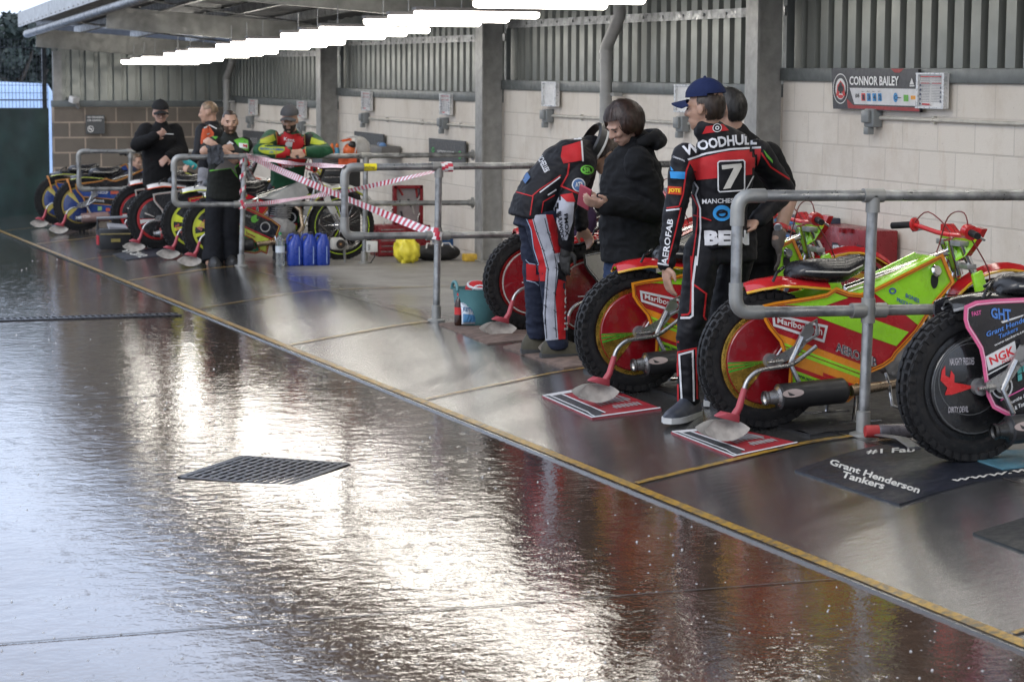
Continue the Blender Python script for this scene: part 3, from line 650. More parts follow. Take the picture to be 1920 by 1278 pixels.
def bike(name, label, cx, cy, c, group=None, front=True, panel=None):
    """c: dict of colours and prints; (cx, cy) is the rear wheel's contact point; the bike points along +x"""
    cz = gz(cx, cy); t = thing(name, label, 'motorbike', (cx, cy, cz), group)
    Lc = lambda x, y, z: V((cx+x, cy+y, cz+z))
    PN = panel or PANEL
    paint = lambda col, r=.22: mat('gloss_paint', col, r, 0, .1, 6, coat=.5, dirt=.22)
    Rw = .325
    def wheel(nm, wx, Rr, tr, knob, rim_c, cover=True):
        ax = Lc(wx, 0, Rr)
        m = MB(); m.tube([Lc(wx, -.1, Rr), Lc(wx, .1, Rr)], .035 if cover else .045, 14); m.tube([Lc(wx, -.17, Rr), Lc(wx, .17, Rr)], .009, 8); w = m.build(nm, ALU, t)
        P = lambda a, r, y: ax+V((r*math.cos(a), y, r*math.sin(a)))
        m = MB(); n = 48; prof = [(-.62, -.75), (-.95, -.35), (-1, .2), (-.8, .72), (-.4, .95), (0, 1), (.4, .95), (.8, .72), (1, .2), (.95, -.35), (.62, -.75)]
        m.loft([[P(2*PI*i/n, Rr-tr-.01+tr*z, y*tr*.95) for y, z in prof] for i in range(n)], closed=True)
        k = knob
        for i in range(k):
            a = 2*PI*i/k
            for y, s, ph in ((-.30, .30, 0), (.30, .30, 0), (-.78, .2, .5), (.78, .2, .5), (-1.0, .12, 0), (1.0, .12, 0)):
                a2 = a+ph*2*PI/k; da = 2*PI/k*.32; rr = Rr-tr-.01+tr*(1-.42*y*y if abs(y) < .9 else .3); h = .013 if abs(y) < .9 else .006
                q = []
                for aa in (a2-da, a2+da):
                    for yy in (y-s*.62, y+s*.62):
                        q += [P(aa, rr-.012, yy*tr*(1 if abs(y) < .9 else .93)), P(aa, rr+h-(.012 if abs(yy) > .95 else 0), yy*tr*(1.0 if abs(y) < .9 else 1.03))]
                if abs(y) >= .9:
                    sg = 1 if y > 0 else -1; q = [P(aa, r_, sg*tr*o) for aa in (a2-da, a2+da) for r_ in (Rr-tr*.75, Rr-tr*.25) for o in (.85, 1.06)]
                m.add(q, [(0, 1, 3, 2), (4, 6, 7, 5), (0, 4, 5, 1), (2, 3, 7, 6), (0, 2, 6, 4), (1, 5, 7, 3)])
        m.build('tyre', RUBBER, w, smooth=30)
        m = MB(); r0 = Rr-2*tr+.012
        m.loft([[P(2*PI*i/n, r, y) for r, y in ((r0+.006, -.034), (r0+.0, -.036), (r0-.034, -.036), (r0-.036, .0), (r0-.034, .036), (r0, .036), (r0+.006, .034))] for i in range(n)], closed=True)
        m.build('rim', rim_c, w)
        if cover:
            rc = r0-.03; yd = lambda r: .052+.016*(1-(r/rc)**2)
            for s in (-1, 1):
                m = MB(); m.loft([[P(2*PI*i/36, r, s*yd(r)) for i in range(36)] for r in (.004, .07, .14, rc*.9, rc)], cap=True)
                m.loft([[P(2*PI*i/36, rc+d, s*(yd(rc)-e)) for i in range(36)] for d, e in ((0, 0), (.006, .004), (.006, .014))], cap=False)
                d = m.build('wheel_cover', paint(c['disc']), w, smooth=60)
                if s < 0:
                    for nm2, sh, cl in c.get('discp', []):
                        q = []
                        for vs, fs in sh: q.append(subdiv2d(vs, fs, .035))
                        k2 = c['_lvl'] = c.get('_lvl', 0)+1
                        onplane(nm2, q, cl if not isinstance(cl, tuple) else flat(cl, .3), lambda a, b, k2=k2: P(0, 0, 0)+V((a, -(yd(min(rc, math.hypot(a, b)))+.0012+.0006*k2), b)), w)
        else:
            m = MB()
            for i in range(36):
                a = 2*PI*i/36; b = a+(.35 if i % 4 < 2 else -.35); y = .04 if i % 2 else -.04
                m.tube([P(b, .04, y), P(a, r0, 0)], .0022, 4)
            m.build('spokes', CHROME, w)
            m = MB(); m.loft([[P(2*PI*i/36, r, .0+y) for i in range(36)] for r, y in ((r0-.003, -.0375), (r0+.004, -.0375))], cap=False); m.build('rim_stripe', flat(c.get('rimtape', c['disc']), .3), w, smooth=0)
        return w
    wheel('rear_wheel', 0, Rw, .053, 44, c.get('rim', GOLD))
    FX = 1.26
    if front: wheel('front_wheel', FX, .335, .036, 52, BLKM if 'rimtape' in c else c.get('rim', GOLD), False)
    # frame
    m = MB()
    for s in (-1, 1):
        m.tube([Lc(0, s*.085, .33), Lc(.3, s*.085, .36), Lc(.42, s*.06, .4)], .014, 8)
        m.tube([Lc(.03, s*.085, .34), Lc(.2, s*.07, .56), Lc(.42, 0, .62)], .011, 8)
    m.tube([Lc(.42, 0, .38), Lc(.42, 0, .64), Lc(.96, 0, .8)], .019, 10); m.tube([Lc(.42, 0, .38), Lc(.52, 0, .2), Lc(.85, 0, .24), Lc(.99, 0, .7)], .016, 10)
    m.tube([Lc(.965, 0, .86), Lc(1.02, 0, .69)], .027, 12); m.build('frame', c.get('frame', CHROME), t)
    # engine
    m = MB(); e1 = lambda a, b, h: Lc(a, h, b)
    m.prism([(.47, .21), (.55, .17), (.7, .18), (.78, .25), (.78, .36), (.7, .42), (.55, .43), (.46, .36)], e1, -.085, .085); e = m.build('engine', ALU, t, bev=.008)
    m = MB()
    for i in range(9): z = .43+i*.021; m.box(Lc(.645+i*.004, 0, z), (.17 if i < 7 else .15, .16, .009))
    m.box(Lc(.655, 0, .52), (.1, .1, .19)); m.box(Lc(.67, 0, .635), (.15, .13, .05)); m.build('cylinder', ALU, e, bev=.002)
    m = MB(); m.lathe([(.075, 0), (.078, .012), (.05, .02), (.02, .024)], Lc(.66, -.085, .3), (0, -1, 0), 20)
    for k in range(6): a = k*PI/3; m.lathe([(.009, 0), (.009, .01)], Lc(.66+.064*math.cos(a), -.095, .3+.064*math.sin(a)), (0, -1, 0), 6)
    m.build('crankcase_cover', ALU, e)
    # exhaust and silencer, on the camera side
    m = MB(); m.tube([Lc(.73, -.03, .58), Lc(.83, -.06, .5), Lc(.84, -.11, .34), Lc(.76, -.14, .24), Lc(.6, -.17, .205), Lc(.36, -.19, .185)], [.022]*5+[.026], 12); m.build('exhaust_pipe', mat('heat_tinted_steel', (.42, .33, .24), .3, .9, .3, 8), t)
    sx0, sz0 = c.get('sil', (-.085, .17)); A0 = Lc(sx0, -.19, sz0); A1 = Lc(sx0+.42, -.19, sz0+.02); q = (A1-A0).normalized()
    m = MB(); m.tube([A0+q*.07, A0+q*.075, A0+q*.4, A0+q*.42], [.05, .06, .06, .04], 18); si = m.build('silencer', c.get('silc', BLKP), t)
    m = MB(); m.tube([A0, A0+q*.012, A0+q*.02, A0+q*.06, A0+q*.075], [.032, .034, .028, .036, .056], 18, cap=False); m.tube([A0+q*.03, A0+q*.035], .028, 14); m.build('end_cap', c.get('capc', mat('scorched_tip', (.3, .29, .28), .3, .9, .25, 20)), si)
    onplane('sticker', [ring2d((.12, .02), .055, .018, 20)], flat((.35, .28, .26), .4), lambda a, b: A0+q*(a)+V((0, -math.sqrt(max(.0001, .0612**2-b*b)), b)), si)
    # covers
    m = MB(); m.prism(PN, e1, -PW, -PW+.012); sp = m.build('side_cover', paint(c['panel']), t, smooth=0)
    m = MB(); m.prism(PN, e1, PW-.012, PW); m.build('far_cover', paint(c.get('tank', c['panel'])), t, smooth=0)
    m = MB(); m.prism(c.get('tankpoly') or [PANEL[6], PANEL[7], PANEL[8], PANEL[9], PANEL[10]], e1, -PW+.013, PW-.013); m.build('fuel_tank', paint(c.get('tank', c['panel'])), t, bev=.012)
    lv = 0
    for nm2, sh, cl in c.get('prints', []):
        lv += 1; onplane(nm2, sh, cl if not isinstance(cl, tuple) else mat('print', cl, .25, 0, .08, 6, coat=.5, dirt=.2), lambda a, b, lv=lv: Lc(a, -PW-.0012-.0008*lv, b), sp)
    tr = c.get('trim')
    if tr: onplane('trim', [line2d(PN, .02, True)], paint(tr), lambda a, b: Lc(a, -PW-.0012-.0008*(lv+2), b), sp); onplane('edge_trim', [line2d([(a*.985+.006, b*.985+.006) for a, b in PN], .004, True)], flat(c.get('trim2', (.25, .04, .01))), lambda a, b: Lc(a, -PW-.0012-.0008*(lv+4), b), sp)
    # filler cap on the side of the tank
    if c.get('cap'):
        p = bl(1752, 508, -PW); f = bl(1751, 524, -PW)
        onplane('filler_recess', [ring2d(f, .02, .042, 20)], flat((.01, .01, .01), .6), lambda a, b: Lc(a, -PW-.0062, b), sp)
        m = MB(); m.lathe([(.027, 0), (.03, .012), (.022, .02)], Lc(p[0], -PW-.006, p[1]), (.2, -1, .3), 14); m.build('filler_cap', CHROME, sp)
    # saddle
    rings = []
    for x, z, w_, h in ((.12, .715, .05, .025), (.16, .73, .1, .045), (.27, .725, .12, .06), (.38, .722, .105, .06), (.47, .75, .07, .05), (.52, .765, .04, .025)):
        rings.append([Lc(x, w_*math.cos(a), z+h*math.sin(a)*(1 if math.sin(a) > 0 else .9)) for a in [2*PI*i/14 for i in range(14)]])
    m = MB(); m.loft(rings); sd = m.build('saddle', mat('saddle_vinyl', (.014, .014, .016), .28, 0, .1), t, smooth=60)
    m = MB()
    for s in (-1, 1): m.tube([Lc(.16, s*.101, .735), Lc(.27, s*.122, .73), Lc(.38, s*.107, .726), Lc(.47, s*.071, .753)], .004, 5)
    m.build('piping', flat((.45, .43, .38)), sd)
    # rear mudguard with grab handle
    gp = [(-.11, .655), (-.05, .672), (.05, .685), (.15, .68), (.3, .665)]
    m = MB(); m.loft([[Lc(x, w_*y, z+dz*.03) for y, dz in ((-1, -.6), (-.9, 0), (-.5, .6), (0, .8), (.5, .6), (.9, 0), (1, -.6), (.88, -.5), (.5, .2), (0, .4), (-.5, .2), (-.88, -.5))] for (x, z), w_ in zip(gp, (.045, .075, .085, .085, .085))]); g = m.build('rear_mudguard', paint(c['guard'], .12), t, smooth=60)
    m = MB()
    for s in (-1, 1): m.tube([Lc(x, s*w_, z-.018) for (x, z), w_ in zip(gp, (.045, .075, .085, .085, .085))], .0065, 6)
    m.build('edging', paint(c.get('guard2', c['guard'])), g)
    if c.get('plate'):
        m = MB(); m.box(Lc(-.13, -.02, .56), (.012, .13, .17), Euler((0, -.25, 0)).to_matrix()); pl = m.build('number_plate', flat(c['plate']), t)
        onplane('lettering', [words2d('1', (-.02, .05), (.02, .05), (.02, -.05), (-.02, -.05), .03)], flat((.02, .02, .02)), lambda a, b: Lc(-.142+.25*b*1.0, -.02-a, .56+b), pl)
    m = MB(); m.tube([Lc(-.0, -.086, .69), Lc(.02, -.086, .73), Lc(.05, -.07, .745), Lc(.1, .0, .75), Lc(.1, .07, .72)], .007, 8); m.build('grab_handle', BLKM, t)
    # rear bracket, chain guard
    m = MB(); m.prism([(-.02, .35), (.0, .31), (.1, .36), (.18, .46), (.17, .5), (.14, .5), (.08, .4)], e1, -.16, -.148)
    m.tube([Lc(.12, -.16, .44), Lc(.06, -.16, .32), Lc(.11, -.165, .22)], .012, 8); m.tube([Lc(-.06, -.17, .33), Lc(.02, -.17, .335)], .008, 8)
    m.tube([Lc(.13, -.175, .42), Lc(.19, -.175, .45), Lc(.18, -.175, .52), Lc(.15, -.175, .5)], .008, 6); m.build('bracket', STEEL, t)
    # dirt deflector: bent tube, clamp, flap
    dd = c.get('defl') or [(.17, .40), (.05, .325), (-.06, .31), (-.13, .3), (-.185, .26), (-.21, .2)]
    m = MB(); Q = [Lc(a, -.2-.03*i/5, b) for i, (a, b) in enumerate(dd)]; pts = []
    for i in range(len(Q)-1):
        for k in range(4):
            s = k/4; p0, p1, p2, p3 = Q[max(0, i-1)], Q[i], Q[i+1], Q[min(len(Q)-1, i+2)]
            pts.append(.5*((2*p1)+(p2-p0)*s+(2*p0-5*p1+4*p2-p3)*s*s+(3*p1-p0-3*p2+p3)*s**3))
    m.tube(pts+[Q[-1]], .0105, 10)
    if c.get('defl', 1) is not None: df = m.build('deflector_bar', c.get('bar', STEEL), t)
    if c.get('defl', 1) is not None:
        e0 = Q[-1]; m = MB(); m.tube([e0+V((.008, 0, .025)), e0+V((-.02, -.005, -.06)), e0+V((-.045, -.005, -.1))], [.015, .017, .02], 10)
        m.loft([[e0+V((x, y-.005, z)) for x, y, z in r] for r in (((-.03, -.03, -.125), (-.03, .02, -.125), (-.03, .02, -.09), (-.03, -.03, -.09)), ((-.1, -.04, -.105), (-.1, .03, -.105), (-.1, .03, -.075), (-.1, -.04, -.075)), ((-.14, -.02, -.095), (-.14, .01, -.095), (-.14, .01, -.09), (-.14, -.02, -.09)))])
        m.build('deflector_clamp', mat('pink_plastic', (.33, .045, .06), .5, 0, .15), df, bev=.004)
        m = MB(); fc = e0+V((-.075, 0, -.165)); us = rng(0, 1, 12)
        m.grid(lambda a, s: fc+V((.112*math.cos(PI*a)*(.15+.85*s)-.01, -.055*s+.03, .05*(1-s*s)*1.0+.012*math.cos(PI*a*2)*s-.03*math.sin(PI*a)*s)), us, rng(0, 1, 6))
        m.grid(lambda a, s: fc+V((.112*math.cos(PI*a)*(.15+.85*s)-.01, .03+.05*s, .05*(1-s*s)+.012*math.cos(PI*a*2)*s-.03*math.sin(PI*a)*s)), us, rng(0, 1, 6))
        m.build('deflector_flap', mat('dirty_white_plastic', (.4, .37, .33), .5, 0, .2, 20), df, smooth=80)
    # footrest
    m = MB(); m.tube([Lc(.56, -.09, .26), Lc(.55, -.17, .255), Lc(.56, -.19, .2), Lc(.57, -.2, .11), Lc(.62, -.2, .09)], .008, 8); m.build('footrest', CHROME, t)
    if not front: return t
    # fork, guards, mudguard
    for s in (-1, 1):
        m = MB(); m.tube([Lc(.985, s*.085, .84), Lc(1.13, s*.085, .56), Lc(FX, s*.085, .34)], [.018, .018, .014], 10); fk = m.build('fork_leg', CHROME, t)
        m = MB(); m.prism([(1.03, .7), (1.085, .72), (1.13, .6), (1.19, .49), (1.17, .455), (1.13, .46), (1.07, .56)], e1, s*.105-.01, s*.105+.01); m.build('fork_guard', paint(c['fork']), fk, bev=.006)
    m = MB(); m.box(Lc(.985, 0, .845), (.05, .22, .025)); m.box(Lc(1.03, 0, .735), (.05, .22, .025)); m.build('yoke', ALU, t, bev=.004)
    m = MB(); ang = rng(R(25), R(165), 14)
    m.loft([[V((0, 0, 0))+Lc(FX+(.38+.02*math.cos(PI*y))*math.cos(a), .055*y*(1 if .3 < k/14 < .97 else .7), .345+(.38+.02*math.cos(PI*y))*math.sin(a)) for y in (-1, -.5, 0, .5, 1)]+[Lc(FX+.374*math.cos(a), .05*y, .345+.374*math.sin(a)) for y in (1, 0, -1)] for k, a in enumerate(ang)])
    g2 = m.build('front_mudguard', paint(c['guard'], .12), t, smooth=60)
    m = MB()
    for s in (-1, 1): m.tube([Lc(FX+.366*math.cos(a), s*.055*(1 if .3 < k/14 < .97 else .7), .345+.366*math.sin(a)) for k, a in enumerate(ang)], .007, 6)
    m.build('edging', paint(c.get('guard2', c['guard'])), g2)
    # bars
    m = MB(); bars = [(.9, -.345, .905), (.92, -.25, .915), (.97, -.12, .885), (.97, 0, .88), (.97, .12, .885), (.92, .25, .915), (.88, .345, .905)]
    m.tube([Lc(*b) for b in bars], .0115, 10); hb = m.build('handlebar', paint(c.get('bars', RED), .3), t)
    for s, k in ((-1, 0), (1, 6)):
        a = Lc(*bars[k]); b = Lc(*bars[k+(1 if s < 0 else -1)]); q = (b-a).normalized(); m = MB()
        m.tube([a-q*.03, a-q*.02, a+q*.1], .0165, 12); m.build('grip', RUBBER, hb)
        m = MB(); m.tube([a+q*.1, a+q*.11], .034, 14); m.build('grip_flange', paint(c.get('bars', RED), .3), hb)
        m = MB(); m.tube([a+q*.14, a+q*.12+V((.05, 0, -.02)), a+q*.03+V((.06, 0, -.03))], .006, 6); m.build('lever', ALU, hb)
    m = MB(); m.tube([Lc(.92, -.235, .915), Lc(.915, -.285, .91)], .035, 14); m.build('throttle_housing', paint(c.get('bars', RED), .3), hb)
    m = MB(); pd = lambda y, z, h: Lc(1.015+h+(z-.86)*.25, y*.82, z)
    PDP = [(-.23, .92), (-.15, .925), (-.05, .89), (.05, .89), (.15, .925), (.23, .92), (.2, .86), (.13, .79), (.05, .76), (-.05, .76), (-.13, .79), (-.2, .86)]
    m.prism(PDP, pd, 0, .03); bp = m.build('bar_pad', paint(c['pad'][0]), t)
    for kk, (lo, hi, cl) in enumerate(c['pad'][1:]):
        onplane('stripe', [clip(PDP, 0, lo, hi)], paint(cl), lambda y, z: pd(y, z, -.002-.001*kk), bp)
    m = MB()
    for pp in ([(.92, -.26, .9), (.9, -.24, 1.0), (.91, -.08, .97), (.9, 0, .8), (.82, -.02, .74)], [(.92, -.28, .88), (1.02, -.28, .72), (1.04, -.18, .62), (.96, -.06, .6), (.86, -.05, .62)], [(.91, .26, .9), (.95, .17, .98), (.99, .0, .86), (.95, .02, .7)]):
        Q = [Lc(*p) for p in pp]; o = []
        for i in range(len(Q)-1):
            for k in range(5):
                s = k/5; p0, p1, p2, p3 = Q[max(0, i-1)], Q[i], Q[i+1], Q[min(len(Q)-1, i+2)]
                o.append(.5*((2*p1)+(p2-p0)*s+(2*p0-5*p1+4*p2-p3)*s*s+(3*p1-p0-3*p2+p3)*s**3))
        m.tube(o+[Q[-1]], .0035, 6)
    m.build('cables', flat((.16, .02, .02), .4), t)
    return t
def stand(x, y, lab):
    z = gz(x, y); t = thing('paddock_stand', lab, 'bike stand', (x, y, z), 'stands under the bikes'); L = lambda a, b, c_: V((x+a, y+b, z+c_))
    m = MB(); m.tube([L(0, -.13, .18), L(0, -.12, .08), L(-.03, -.16, .012)], .008, 8); m.tube([L(0, -.13, .18), L(.03, -.12, .08), L(.06, -.16, .012)], .008, 8); m.tube([L(0, -.13, .18), L(0, .13, .18)], .012, 8); m.build('upright', CHROME, t)
    m = MB(); m.tube([L(-.16, -.16, .012), L(.12, -.16, .012)], .009, 8); m.build('foot', CHROME, t)
    m = MB(); m.tube([L(0, .13, .18), L(0, .16, .012)], .008, 8); m.tube([L(-.12, .16, .012), L(.12, .16, .012)], .009, 8); m.build('far_leg', CHROME, t)
# ---- near bike graphics, measured in photo pixels
def bpoly(*p): return poly2d(*[bl(u, v, -PW) for u, v in p])
def bclip(lo, hi, u0=1400, u1=1900):
    poly = [(max(u0, min(u1, u)), v) for u, v in PANEL_PX]
    vs, fs = clip(PANEL_PX, -.37, lo-.37*-1480*-1 if 0 else lo-.37*1480, hi-.37*1480)
    return [bl(u, v, -PW) for u, v in vs], fs
def z3(x, y): return (1480+x/3.043, 540+y/3.043)
def bwords(s, tl, tr, br, blp, bold=.015):
    vs, fs = words2d(s, tl, tr, br, blp, bold); return [bl(u, v, -PW) for u, v in vs], fs
mar = [(1449, 590), (1549, 612), (1543, 639), (1451, 609)]
LIMEP = [('lime_print', [bpoly((1639, 549), (1640, 543), (1764, 480), (1784, 528), (1751, 566), (1722, 610), (1700, 592), (1668, 572)), bclip(717-0, 735), bclip(683, 690), bclip(697-6, 697),
            bpoly(z3(250, 150), z3(440, 165), z3(500, 185), z3(680, 250), z3(610, 330), z3(480, 285), z3(160, 165), z3(170, 120)), bpoly((1465, 571), (1545, 559), (1565, 549), (1590, 558), (1540, 575))], LIME),
 ('orange_print', [bclip(633, 646), bclip(660, 682)], ORANGE),
 ('lime_band', [bclip(646, 651), bclip(653, 660), bclip(690, 730)], LIME),
 ('red_band', [bclip(682, 690), bpoly(z3(190, 480), z3(400, 560), z3(396, 580), z3(190, 500))], (.5, .012, .02)),
 ('box_print', [line2d([bl(*p, -PW) for p in mar], .012, True)], flat((.62, .62, .62))),
 ('lettering', [bwords('Marlborough', (1457, 595), (1541, 613.5), (1540, 633), (1456, 608)), ], flat((.7, .68, .66))),
 ('pale_lettering', [bwords('AEROFAB', (1565, 640), (1642, 670), (1643, 690), (1565, 658), .05)], flat((.5, .48, .48))), ('lettering', [bwords('AEROFAB', (1566, 641), (1643, 671), (1643, 689), (1565, 657), .0), bwords('www.woodhullracing.com', (1489, 696), (1583, 728), (1583, 742), (1488, 707), .02)], flat((.02, .025, .04))),
 ('blue_lettering', [bwords('BONES', (1697, 549), (1722, 560), (1722, 568), (1696, 557), .02), bwords('PRODUCTIONS', (1680, 557), (1730, 578), (1730, 586), (1680, 565), .02), [tuple(V((a, b))) for a, b in [bl(*p, -PW) for p in ring2d((1672, 545), 7, 6, 12, .6)[0]]] and ([bl(*p, -PW) for p in ring2d((1672, 545), 7, 6, 12, .6)[0]], ring2d((1672, 545), 7, 6, 12, .6)[1])], flat((.02, .05, .35)))]
wedge = lambda a0, a1, r0=.02, r1=.205, n=10: ([(r0*math.cos(R(a0+(a1-a0)*i/n)), r0*math.sin(R(a0+(a1-a0)*i/n))) for i in range(n+1)]+[(r1*math.cos(R(a0+(a1-a0)*i/n)), r1*math.sin(R(a0+(a1-a0)*i/n))) for i in range(n+1)], [(i, i+1, i+n+2, i+n+1) for i in range(n)])
LIMEBIKE = dict(disc=(.22, .006, .011), panel=(.42, .012, .022), tank=LIME, trim=ORANGE, guard=(.5, .015, .02), guard2=(.75, .42, .03), fork=LIME, cap=True, prints=LIMEP,
    discp=[('gold_print', [wedge(182, 232)], GOLD), ('stripe', [wedge(186, 188.5), wedge(192, 194.5), wedge(181, 183)], (.03, .3, .02))], pad=((.5, .02, .02), (.74, .87, LIME), (.865, .885, (.7, .5, .03))))
bikeB = bike('speedway_bike', 'red and lime speedway motorbike with orange trim, nearest one shown whole, behind the near handrail', XB, YB, LIMEBIKE, 'red and lime twin motorbikes')
XC = py(1180, 735, 11.0).x
dup(bikeB, (XC-XB+.02, 11.0-YB, gz(XC, 11.0)-ZB), 'second red and lime speedway motorbike, behind the rider with number 7', 'red and lime twin motorbikes')
stand(XB+.42, YB, 'chrome stand under the nearer red and lime motorbike'); stand(XC+.42, 11.0, 'chrome stand under the second red and lime motorbike')
# ---- black and pink bike at the right edge
YA = 8.16; XA = 4.95; ZA = gz(XA, YA)
def al(u, v): p = py(u, v, YA-PW); return (p.x-XA, p.z-ZA)
PA = [al(*p) for p in [(1810, 576), (1828, 568), (1861, 564.6), (1920, 562), (1960, 560), (2085, 490), (2110, 540), (2060, 610), (2000, 680), (1985, 770), (1940, 797), (1920, 791), (1862, 761), (1852, 740), (1846, 700), (1843, 675), (1838, 652), (1826, 632), (1813, 612), (1809, 598)]]
def aw(s, tl, tr, br, b, bold=.015): vs, fs = words2d(s, z3(*tl), z3(*tr), z3(*br), z3(*b), bold); return [al(u, v) for u, v in vs], fs
def ap(*p): return poly2d(*[al(*z3(*q)) for q in p])
def ar(c, rx, ry, inner=0.): vs, fs = ring2d(z3(*c), rx/3.043, ry/3.043, 24, inner); return [al(u, v) for u, v in vs], fs
PINKBIKE = dict(disc=(.012, .012, .013), panel=(.016, .016, .02), tank=(.016, .016, .02), trim=(.75, .13, .3), trim2=(.8, .5, .6), guard=(.02, .02, .02), guard2=(.3, .3, .3), fork=(.7, .12, .3), rim=BLKM, silc=mat('carbon_can', (.022, .022, .024), .38), sil=(.0, .155), capc=mat('dark_cap', (.04, .04, .04), .3, .6), bars=(.02, .02, .02),
  defl=None,
  prints=[('white_print', [ap((1118, 390), (1285, 300), (1300, 390), (1135, 470)), ap((1205, 190), (1215, 200), (1330, 160), (1339, 150)), ap((1130, 490), (1339, 380), (1339, 386), (1132, 497)), ar((1212, 560), 62, 70, .86), ar((1212, 555), 38, 42, .3)], flat((.66, .66, .66))),
   ('red_lettering', [aw('NGK', (1135, 395), (1275, 325), (1288, 375), (1150, 440), .03), aw('PLUGS', (1210, 415), (1285, 385), (1288, 400), (1213, 430), .02)], flat((.6, .02, .03))),
   ('blue_lettering', [aw('GHT', (1145, 110), (1260, 120), (1265, 190), (1150, 170), .03), aw('Grant Henderson', (1120, 250), (1420, 130), (1422, 160), (1122, 280), .02), aw('Tankers', (1190, 265), (1300, 215), (1302, 240), (1192, 290), .02)], flat((.08, .22, .6))),
   ('white_lettering', [aw('www.tankers.co', (1165, 318), (1335, 235), (1337, 250), (1168, 332), .01), aw('Auntie & Tony', (1240, 650), (1420, 560), (1424, 590), (1245, 672), .02), aw('& Tom', (1280, 672), (1345, 640), (1348, 665), (1284, 695), .02)], flat((.75, .75, .75))),
   ('pink_lettering', [aw('FAST', (1035, 135), (1090, 125), (1092, 150), (1040, 160), .02), ap((1200, 635), (1339, 565), (1339, 572), (1203, 642))], flat((.75, .12, .35))), ('teal_print', [ap((1295, 455), (1320, 445), (1322, 480), (1298, 490)), ap((1325, 443), (1350, 433), (1352, 468), (1327, 478)), ap((1298, 495), (1322, 485), (1324, 520), (1300, 530))], flat((.1, .45, .42)))],
  tankpoly=PA[4:9], discp=[('ring_print', [ring2d((0, 0), .2, .2, 36, .97), ring2d((-.03, .03), .15, .15, 30, .97)], (.08, .08, .08)), ('lettering', [words2d('NAUGHTY FREDDIES', (-.13, .12), (-.02, .12), (-.02, .09), (-.13, .09)), words2d('DIRTY DEVIL', (-.13, -.08), (-.04, -.08), (-.04, -.105), (-.13, -.105))], (.45, .42, .44)),
    ('emblem', [poly2d((-.17, .03), (-.165, .07), (-.15, .09), (-.15, .05), (-.13, .04), (-.125, .07), (-.11, .05), (-.11, .02), (-.01, -.0), (-.12, -.03), (-.15, -.03), (-.14, 0))], (.55, .02, .02))], pad=((.02, .02, .022),))
bike('speedway_bike', 'black speedway motorbike with pink trimmed cover, cut off by the right edge', XA, YA, PINKBIKE, panel=PA)
# ---- bikes of the bending rider
REDD = dict(disc=(.2, .009, .014), panel=(.42, .4, .36), tank=(.4, .02, .02), trim=(.02, .02, .02), trim2=(.6, .6, .6), guard=(.4, .02, .02), guard2=(.02, .02, .02), fork=(.5, .02, .02), silc=CHROME, rim=mat('red_rim', (.3, .02, .02), .3, .6), pad=((.03, .03, .03), (.8, .9, (.5, .02, .02))),
   discp=[('ring_print', [ring2d((0, 0), .215, .215, 36, .96)], (.45, .43, .4)), ('stripe', [poly2d((-.08, -.004), (0, -.004), (0, .004), (-.08, .004))], (.6, .6, .6))], prints=[('red_band', [clip(PANEL, .4, .2, .36)], (.4, .02, .02))])
x = py(993, 606, 14.2).x; b1 = bike('speedway_bike', 'speedway motorbike with a dark red wheel disc, left of the bending rider', x, 14.2, REDD, 'red disc motorbikes by the bending rider')
x2 = py(1098, 640, 13.0).x; dup(b1, (x2-x, -1.2, gz(x2, 13.0)-gz(x, 14.2)), 'speedway motorbike with red disc and cream cover, behind the legs of the bending rider', 'red disc motorbikes by the bending rider')
# ---- far bikes
KENT = dict(disc=(.55, .55, .52), rim=mat('yellow_rim', (.5, .55, .05), .4), panel=(.02, .022, .025), tank=(.5, .5, .48), trim=(.3, .012, .02), trim2=(.5, .55, .08), guard=(.6, .6, .58), guard2=(.65, .7, .05), fork=(.6, .6, .58), rimtape=(.5, .7, .04),
  prints=[('yellow_band', [clip(PANEL, .5, .38, .48)], (.55, .68, .08)), ('green_band', [clip(PANEL, .5, .12, .365)], (.02, .16, .06)), ('red_line', [clip(PANEL, .5, .365, .38), clip(PANEL, .5, .48, .495), clip(PANEL, .5, .66, .68)], (.5, .03, .03)),
    ('leaf_logo', [ring2d((.3, .42), .03, .035, 12)], (.1, .5, .05)), ('lettering', [words2d('KINGS', (.2, .31), (.34, .25), (.34, .22), (.2, .28), .02), ring2d((.4, .37), .05, .05, 20, .8), words2d('GB', (.22, .22), (.27, .2), (.27, .17), (.22, .19), .02)], (.6, .6, .6))],
  discp=[('dark_print', [wedge(95, 265, .0, .21)], (.02, .02, .022)), ('yellow_print', [wedge(150, 172, .03, .21), wedge(190, 200, .03, .21)], (.6, .65, .04)), ('ring_print', [ring2d((0, 0), .214, .214, 36, .97)], (.55, .6, .05)),
    ('lettering', [words2d('ENGTOOLS', (-.19, .02), (-.08, .15), (-.05, .11), (-.15, -.01), .02)], (.6, .2, .16))], pad=((.02, .02, .02), (.84, .9, (.6, .65, .05))))
STOO = dict(KENT); STOO['prints'] = [('red_print', [clip(PANEL, .42, .5, .85)], (.45, .02, .03)), ('line', [clip(PANEL, .42, .48, .5)], (.7, .65, .05))]
STOO['discp'] = KENT['discp'][:3]+[('lettering', [words2d('STOOG', (-.2, -.02), (-.09, -.16), (-.06, -.13), (-.16, .01), .02)], (.6, .12, .1))]
XKN = py(404, 492, 21.75).x; ZKN = gz(XKN, 21.75)
def kl(u, v): p = py(u, v, 21.75-PW); return (p.x-XKN, p.z-ZKN)
def kz(*p): return [kl(430+x/6.857, 330+y/6.857) for x, y in p]
PKN = [kl(*q) for q in [(420, 440), (430, 408), (456, 386), (480, 397), (507, 411), (524, 424), (516, 446), (504, 451), (499, 474), (490, 470), (478, 474), (455, 471), (428, 460)]]
